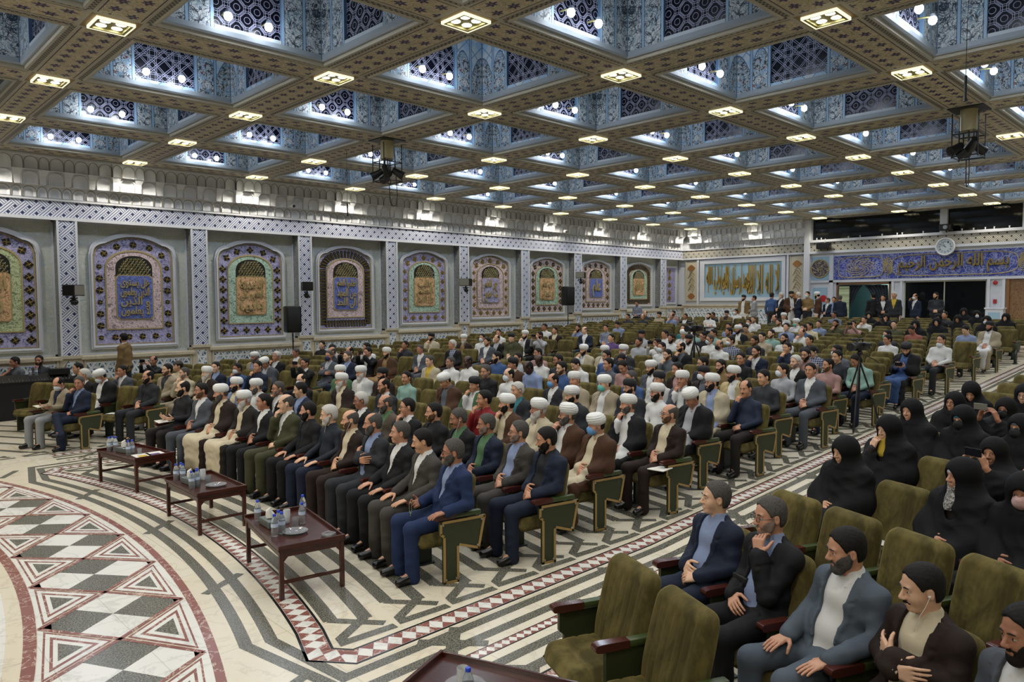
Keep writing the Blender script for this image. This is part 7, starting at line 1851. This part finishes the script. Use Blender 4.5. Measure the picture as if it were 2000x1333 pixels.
coffee_table(3.34, 6.52, PI * 0 - .18, 1.20, .62, T3N, [
    ('bottle', -.22, .42, 'water bottle alone at the far corner of the aisle-end table'), ('tissue', -.16, .19, 'silver tissue box with a raised white tissue on the aisle-end table'), ('bottle', -.22, -.17, 'water bottle nearest the camera on the aisle-end table'),
    ('bottle', -.14, -.13, 'water bottle just behind the nearest one, aisle-end table'), ('bottle', -.15, -.06, 'third bottle of the cluster beside the tissue box, aisle-end table'), ('bottle', .22, .36, 'upright bottle by the seated knees on the aisle-end table'),
    ('bottle', .12, .08, 'bottle in the centre of the aisle-end table'), ('cups', .0, .18, 'stack of frosted cups beside the tissue box'), ('dish', -.03, -.18, 'clear glass dish holding cups on the aisle-end table'), ('glass', .04, .03, 'tumbler near the centre bottle of the aisle-end table'), ('ash', .2, -.45, 'square crystal ashtray at the table end')])
coffee_table(3.42, 8.88, -.02, 1.10, .58, T2N, [
    ('bottle', -.20, .40, 'left bottle of the trio at the far end, middle table'), ('bottle', -.13, .43, 'back bottle of the trio at the far end, middle table'), ('bottle', -.14, .34, 'right bottle of the trio at the far end, middle table'), ('tissue', -.12, .13, 'silver tissue box on the middle table'),
    ('bottle', -.20, -.13, 'front bottle of the near trio, middle table'), ('bottle', -.13, -.10, 'middle bottle of the near trio, middle table'), ('bottle', -.10, -.03, 'rear bottle of the near trio, middle table'), ('glass', .03, -.02, 'upright tumbler on the middle table'), ('glass', .06, .04, 'tumbler beside the rear trio on the middle table'), ('cups', .05, .2, 'stack of frosted cups on the middle table'), ('dish', .05, -.22, 'crystal dish at the near end of the middle table')])
coffee_table(3.43, 11.48, .16, 1.15, .58, T1N, [
    ('bottle', -.18, .42, 'left bottle of the far trio, far-end table'), ('bottle', -.12, .45, 'back bottle of the far trio, far-end table'), ('bottle', -.11, .37, 'right bottle of the far trio, far-end table'), ('tissue', -.08, .16, 'silver tissue box on the far-end table'), ('glass', .03, .3, 'tumbler behind the tissue box, far-end table'),
    ('bottle', -.15, -.10, 'front bottle of the near pair, far-end table'), ('bottle', -.08, -.07, 'rear bottle of the near pair, far-end table'), ('glass', -.03, -.18, 'tumbler beside the leaflets, far-end table'), ('paper', -.06, -.32, 'white leaflet with a yellow picture on the far-end table'), ('paper', .12, -.34, 'leaflet with a violet picture on the far-end table')])
coffee_table(2.68, 2.82, .36, 1.20, .62, T4N, [
    ('cups', .0, .27, 'stack of frosted cups on the table at the bottom edge'), ('dish', .02, .27, 'crystal dish under the cups on the table at the bottom edge'), ('bottle', -.12, .17, 'blue-capped bottle on the table at the bottom edge')])
# ---------------------------------------------------------------- loudspeakers on stands
M['grille'] = plain('speaker_grille', '0d0d0f', .6, var=.3, nscale=200, bump=.3)
for x, y, z, wh in ((10.57, 20.35, 1.74, 'third tiled pilaster'), (23.1, 20.4, 2.46, 'sixth tiled pilaster')):
    fz = floor_z(x); t = thing('speaker_stand', 'black tripod speaker stand by the ' + wh, 'stand', (x, y, fz)); hh = z - fz
    mb = MB(); mb.tube([(0, 0, .12), (0, 0, hh)], .02, 10); mb.build('pole', M['black_pl'], t, True)
    for k in range(3): a = k * 2.094 + .5; mb = MB(); mb.tube([(0, 0, .65), (.42 * math.cos(a), .42 * math.sin(a), .015)], .014, 8); mb.build('leg', M['black_pl'], t, True)
    t = thing('loudspeaker', 'black loudspeaker on a tripod by the ' + wh, 'loudspeaker', (x, y, z), math.radians(-100))
    mb = MB(); mb.bbox(-.20, .18, -.23, .23, 0, .80, .05); mb.build('cabinet', M['black_pl'], t, True); mb = MB(); mb.bbox(.17, .20, -.20, .20, .04, .76, .03); mb.build('grille', M['grille'], t, True); mb = MB(); mb.bbox(-.06, .06, .225, .245, .34, .46, .008); mb.build('handle', M['grille'], t)
# projectors on pilaster brackets
for i, (x, z, a) in enumerate(((4.95, 2.98, -50), (11.42, 3.15, -20), (17.98, 3.37, -150), (24.62, 3.78, -150))):
    t = thing('wall_projector', 'black box light on a bracket, on the %s pilaster of the tiled wall' % ('first', 'third', 'fifth', 'seventh')[i], 'wall light', (x, WY - .45, z), math.radians(a))
    mb = MB(); mb.bbox(-.16, .16, -.20, .20, -.14, .14, .015)
    for k in range(5): mb.box(-.15 + k * .05, -.13 + k * .05, -.205, .205, -.12, .12)
    mb.build('housing', M['black_pl'], t); mb = MB(); mb.box(.158, .168, -.18, .18, -.12, .12); mb.build('glass_front', plain('grey_lamp_glass', '77756c', .25, var=.05), t)
    mb = MB(); mb.tube([(0, 0, -.14), (0, 0, -.22), (-.1, .0, -.28)], .03, 8); mb.tube([(0, .12, -.2), (0, -.12, -.2)], .02, 6); mb.ell((0, .02, -.30), (.09, .09, .08), 10, 6); mb.build('bracket', M['black_pl'], t, True)
# hanging spotlight rigs
for x, y, lab in ((NODE_X[4], NODE_Y[2], 'black spotlight rig with a hanging cable loop, nearer the tiled wall'), (NODE_X[6], NODE_Y[5], 'black spotlight rig hanging at a beam crossing over the aisle side')):
    t = thing('spotlight_rig', lab, 'spotlight rig', (x, y, H))
    mb = MB(); mb.box(-.30, .30, -.30, .30, -.02, -.002); mb.build('plate', M['black_pl'], t)
    mb = MB(); mb.lathe([(.15, -.02), (.15, -.42), (0, -.42)], 20); mb.build('canister', plain('cream_enamel', 'a79e78', .4), t, True)
    mb = MB()
    for s in (-1, 1):
        mb.tube([(s * .24, .22, -.10), (s * .24, .22, -.95)], .012, 6); mb.tube([(s * .24, -.22, -.10), (s * .24, -.22, -.95)], .012, 6)
    for z in (-.50, -.92): mb.tube([(-.24, -.22, z), (.24, -.22, z), (.24, .22, z), (-.24, .22, z)], .012, 6, closed=True)
    mb.build('cage', M['black_pl'], t)
    for k, (px_, py_, a) in enumerate(((-.14, -.12, .6), (.14, -.10, -.5), (-.12, .13, 2.5), (.13, .12, 3.7), (0, 0, 1.6))):
        s = MB(); dx, dy = math.cos(a), math.sin(a); s.tube([(px_ - dx * .06, py_ - dy * .06, -.62 - k * .03), (px_ + dx * .10, py_ + dy * .10, -.72 - k * .03), (px_ + dx * .18, py_ + dy * .18, -.76 - k * .03)], [.06, .085, .10], 12); s.tube([(px_, py_, -.42), (px_, py_, -.64)], .015, 6); s.build('spotlight', M['black_pl'], t, True)
    mb = MB(); mb.tube([(.22, .05, -.1), (.26, .05, -.6), (.30, .05, -1.2), (.26, .05, -1.42), (.18, .05, -1.46), (.10, .05, -1.36), (.08, .05, -.95)], .010, 6); mb.build('cable', M['black_pl'], t, True)
for x, y, z1, lab in ((9.53, 15.48, 4.72, 'thin microphone hanging on a wire from the ceiling before the tiled wall'), (10.03, 2.57, 5.0, 'thin wire with a small microphone hanging over the aisle')):
    t = thing('hanging_microphone', lab, 'microphone', (x, y, H)); mb = MB(); mb.tube([(0, 0, 0), (0, 0, z1 - H + .3)], .004, 5); mb.build('wire', M['black_pl'], t); mb = MB(); mb.tube([(0, 0, z1 - H + .3), (0, 0, z1 - H + .05), (0, 0, z1 - H)], [.016, .016, .028], 8); mb.build('capsule', M['black_pl'], t, True)
for x, w in ((11.0, 'third'), (23.6, 'seventh')):
    t = thing('security_camera', 'white dome security camera on the cornice above the %s bay' % w, 'camera', (x, WY - .42, 5.62)); mb = MB(); mb.lathe([(0, -.09), (.07, -.09), (.08, 0), (0, 0)], 16, ax='y'); mb.build('body', M['white_plastic'], t, True); mb = MB(); mb.ell((0, -.10, -.01), (.045, .05, .045), 12, 8); mb.build('lens', M['black_pl'], t, True)
# video cameras
def tripod_camera(x, y, hz, rz, lab, ped):
    z = floor_z(x); t = thing('camera_tripod', 'black tripod ' + ped, 'tripod', (x, y, z), rz)
    for k in range(3): a = k * 2.094 + .3; mb = MB(); mb.tube([(0, 0, hz - .15), (.22 * math.cos(a), .22 * math.sin(a), (hz - .15) * .5), (.40 * math.cos(a), .40 * math.sin(a), .01)], .016, 8); mb.build('leg', M['black_pl'], t)
    mb = MB(); mb.tube([(0, 0, .4), (0, 0, hz)], .018, 8); mb.ell((0, 0, hz), (.05, .05, .045)); mb.build('head', M['black_pl'], t, True)
    mb = MB(); mb.tube([(0, 0, hz), (-.25, .12, hz - .12), (-.38, .16, hz - .2)], .009, 6); mb.build('pan_handle', M['black_pl'], t)
    c = thing('video_camera', lab, 'video camera', (x, y, z + hz + .04), rz)
    mb = MB(); mb.bbox(-.20, .14, -.06, .06, 0, .15, .02); mb.bbox(-.28, -.2, -.05, .05, .02, .12, .01); mb.build('body', M['black_pl'], c, True); mb = MB(); mb.lathe([(0, .14), (.05, .14), (.05, .24), (.07, .25), (.075, .32), (.06, .32)], 16, 0, (0, 0, .075), 'x'); mb.build('lens', M['black_pl'], c, True)
    mb = MB(); mb.tube([(-.1, 0, .14), (-.08, 0, .21), (.08, 0, .21), (.1, 0, .14)], .012, 6); mb.build('handle', M['black_pl'], c, True); mb = MB(); mb.bbox(-.12, -.02, .06, .16, .08, .14, .01); mb.build('viewfinder', M['black_pl'], c); mb = MB(); mb.tube([(.0, -.05, .20), (.22, -.05, .20)], .018, 8); mb.build('microphone', M['black_pl'], c, True)
    mb = MB(); mb.bbox(-.22, -.08, -.17, -.065, .03, .13, .004); mb.build('screen', M['black_pl'], c)
tripod_camera(15.0, 9.3, 1.52, math.radians(178), 'black video camera among the seats of the middle block', 'standing between seats of the middle block')
tripod_camera(13.55, 5.02, 1.40, math.radians(172), 'black video camera at the aisle end of the middle block', 'standing in the aisle beside the middle block')
# mixing desk
t = thing('mixing_desk', 'long black mixing desk on a draped table by the tiled wall', 'mixing desk', (3.55, 20.02, 0))
mb = MB(); mb.bbox(-1.6, 1.15, -.30, .32, 0, .80, .01); mb.build('skirted_table', plain('black_cloth', '121215', .85, var=.3, nscale=5), t)
mb = MB(); mb.prism([(-.30, .80), (.30, .80), (.30, .96), (.18, .99), (-.30, .86)], 'x', -1.3, 1.05); mb.build('console', M['black_pl'], t)
for k in range(36):
    mb = MB(); xx = -1.22 + k * .062; mb.box(xx - .006, xx + .006, -.25, -.235 + .0, .872, .905); mb.box(xx - .004, xx + .004, -.10 + .03 * math.sin(k * 2.2), -.07 + .03 * math.sin(k * 2.2), .905, .93); mb.build('fader', M['screw'], t)
t = thing('equipment_box', 'small black audio unit with knobs on the mixing desk', 'audio unit', (4.35, 20.0, .93)); mb = MB(); mb.bbox(-.2, .2, -.14, .14, .03, .18, .01); mb.build('case', M['black_pl'], t); mb = MB(); mb.tube([(.1, 0, .15), (.22, .05, .35)], .008, 5); mb.build('gooseneck', M['black_pl'], t)
for k, (dx, w) in enumerate(((.20, 'in front of the bearded man'), (.32, 'right of the other on the mixing desk'))): bottle(None, (3.55 + dx, 19.95, .97), 'water bottle on the mixing desk, ' + w)
# ---------------------------------------------------------------- small things held or left on seats
def seat_local(b, n, s, u, v, z): 
    R, th, e = SEATS[(b, n, s)]; x, y, zz = seat_xy(R, th); c, s_ = math.cos(PI + th), math.sin(PI + th); return (x + u * c - v * s_, y + u * s_ + v * c, zz + z), PI + th
M['phone_k'] = plain('dark_phone', '15161c', .2, var=.05); M['book_w'] = plain('book_cover_pale', 'c2bfae', .5, var=.1); M['book_br'] = plain('brown_folder', '5a2f20', .4, var=.2)
for row in PEOPLE:
    b, n, s, spec, hd, fc, pose, yaw, lean, fwd = row
    if os.environ.get('NOPEOPLE'): break
    if pose in ('phone', 'phonelow'):
        u, v, z = (.335, lean * .7, 1.215) if pose == 'phone' else (.335, lean * .7, .90)
        if spec == 'W' and n < 9: v = 0
        p, r = seat_local(b, n, s, u, v, z); o = thing('mobile_phone', 'phone held by the %s, %s row, %s block' % ('woman' if spec[0] == 'W' else 'man', ORD[n], BLK[b]) + (', %s seat' % ORD[s]), 'phone', p, r)
        col = {('R', 4, 3): plain('pink_phone', '9c7f8e', .3), ('R', 6, 1): plain('grey_phone', '6d6a60', .3)}.get((b, n, s), M['phone_k'])
        mb = MB(); mb.bbox(-.006, .006, -.078, .078, -.038, .038, .005); mb.build('case', col, o); mb = MB(); mb.box(-.0075, -.0065, -.068, .068, -.033, .033); mb.build('screen', G('phone_screen_%d%d' % (n, s)).out((.02, .03, .05), .15, emit=(.2, .3, .5), estr=.15), o)
    if pose in ('read', 'book'):
        p, r = seat_local(b, n, s, .37, lean * .7, .745 if pose == 'read' else .70); o = thing('booklet', 'open pale booklet held by the seated man, %s row, %s block, %s seat' % (ORD[n], BLK[b], ORD[s]), 'booklet', p, r)
        for sg in (-1, 1): mb = MB(); mb.prism([(0, 0), (sg * .14, .03), (sg * .14, .036), (0, .008)], 'x', -.09, .09); mb.build('page', M['paper'] if pose == 'book' else M['book_w'], o)
p, r = seat_local('M', 0, 0, .40, -.08, .66); t = thing('prayer_beads', 'pale green prayer beads with a tassel, held by the man in bright navy', 'prayer beads', p, r)
mb = MB()
for k in range(22): a = 2 * PI * k / 22; mb.ell((.0, .028 * math.cos(a), .055 * math.sin(a)), (.0042, .0042, .0042), 6, 4)
mb.build('bead', plain('pale_bead', 'a9b08c', .35), t, True); mb = MB(); mb.tube([(0, 0, -.055), (0, 0, -.075), (0, 0, -.12)], [.003, .006, .010], 6); mb.build('tassel', plain('green_tassel', '6d7f3f', .6), t)
def left_on(b, n, s, name, label, cat, mat, dims, u=.2, v=0, rz=.3, z=.475):
    if (b, n, s) not in SEATS: return
    p, r = seat_local(b, n, s, u, v, z); t = thing(name, label, cat, p, r + rz); mb = MB(); mb.bbox(-dims[0], dims[0], -dims[1], dims[1], 0, dims[2], .004); mb.build('cover', mat, t); mb = MB(); mb.box(-dims[0] + .004, dims[0] - .004, -dims[1] + .004, dims[1] - .004, dims[2] * .25, dims[2] * .75); return t
R_, th_, e_ = SEATS[('M', 6, 0)]
left_on('M', 5, 0, 'document_folder', 'brown leather folder lying on the empty seat at the aisle', 'folder', M['book_br'], (.12, .16, .025), .22)
p, r = seat_local('M', 5, 0, .24, -.1, .505); t = thing('crumpled_paper', 'crumpled white papers on the brown folder', 'paper', p, r); mb = MB(); mb.ell((0, 0, .02), (.07, .05, .025), 9, 6); mb.ell((.05, .02, .015), (.05, .04, .02), 8, 5); mb.build('sheet', M['paper'], t)
left_on('M', 9, 0, 'newspaper', 'white papers left on the aisle seat behind the tripod', 'papers', M['paper'], (.13, .17, .012), .2)
left_on('M', 1, 9, 'booklet', 'pale booklet on an empty seat of the second row', 'booklet', M['paper'], (.10, .14, .01), .2)
left_on('L', 1, 1, 'booklet', 'white booklet on the empty seat beside the man in dark glasses', 'booklet', M['paper'], (.10, .14, .01), .25)
left_on('R', 3, 1, 'folded_sheet', 'folded white sheet on the empty seat among the women', 'paper', M['paper'], (.09, .12, .008), .1)
left_on('M', 3, 0, 'open_magazine', 'open pale magazine on the lap side of the bald man seat', 'magazine', M['paper'], (.12, .16, .012), .35, .22, .3, .56)
if not os.environ.get('NOPEOPLE'):
    # notebook, pocket items and watches of the nearest men
    for key, items in ((('R', 1, 1), (('notebook', 'black notebook tucked against the man in black suit', (.15, -.12, .74), (.02, .07, .10), 'black_pl'),)), (('M', 12 - 12, 8), ()), (('M', 0, 12), ())):
        for nm, lab, (u, v, z), d, mt in items:
            p, r = seat_local(*key, u, v, z); t = thing(nm, lab, 'notebook', p, r); mb = MB(); mb.bbox(-d[0], d[0], -d[1], d[1], -d[2] / 2, d[2] / 2, .004); mb.build('cover', M[mt], t)
    mb = MB(); ring = [(0, .034 * math.cos(a), .030 * math.sin(a)) for a in np.linspace(0, 2 * PI, 21)[:-1]]; mb.tube(ring, .0055, 6, closed=True); strap_me = mb.me('strap', M['screw'], True)
    mb = MB(); mb.lathe([(0, 0), (.019, 0), (.019, .009), (.016, .011), (0, .011)], 18, 0, (0, 0, .030)); dial_me = mb.me('dial', plain('watch_dial', 'c9c9c4', .3), True)
    for key, who in ((('R', 1, 0), 'man in navy suit and blue shirt'), (('R', 1, 2), 'man in slate grey suit'), (('R', 1, 1), 'man in black suit with glasses')):
        if key not in PPL_OBJ: continue
        o, K = PPL_OBJ[key]; w = Vector(K['wr'][0]); d = (w - Vector(K['el'][0])).normalized(); c = w + d * .004
        zq = Vector((0, 0, 1)) - d * d.z; zq.normalize(); yq = zq.cross(d); mt = Matrix((d, yq, zq)).transposed().to_4x4(); mt.translation = c
        for nm, me in (('watch', strap_me), ): wo = link(nm, me, o, matrix=mt); link('dial', dial_me, wo)
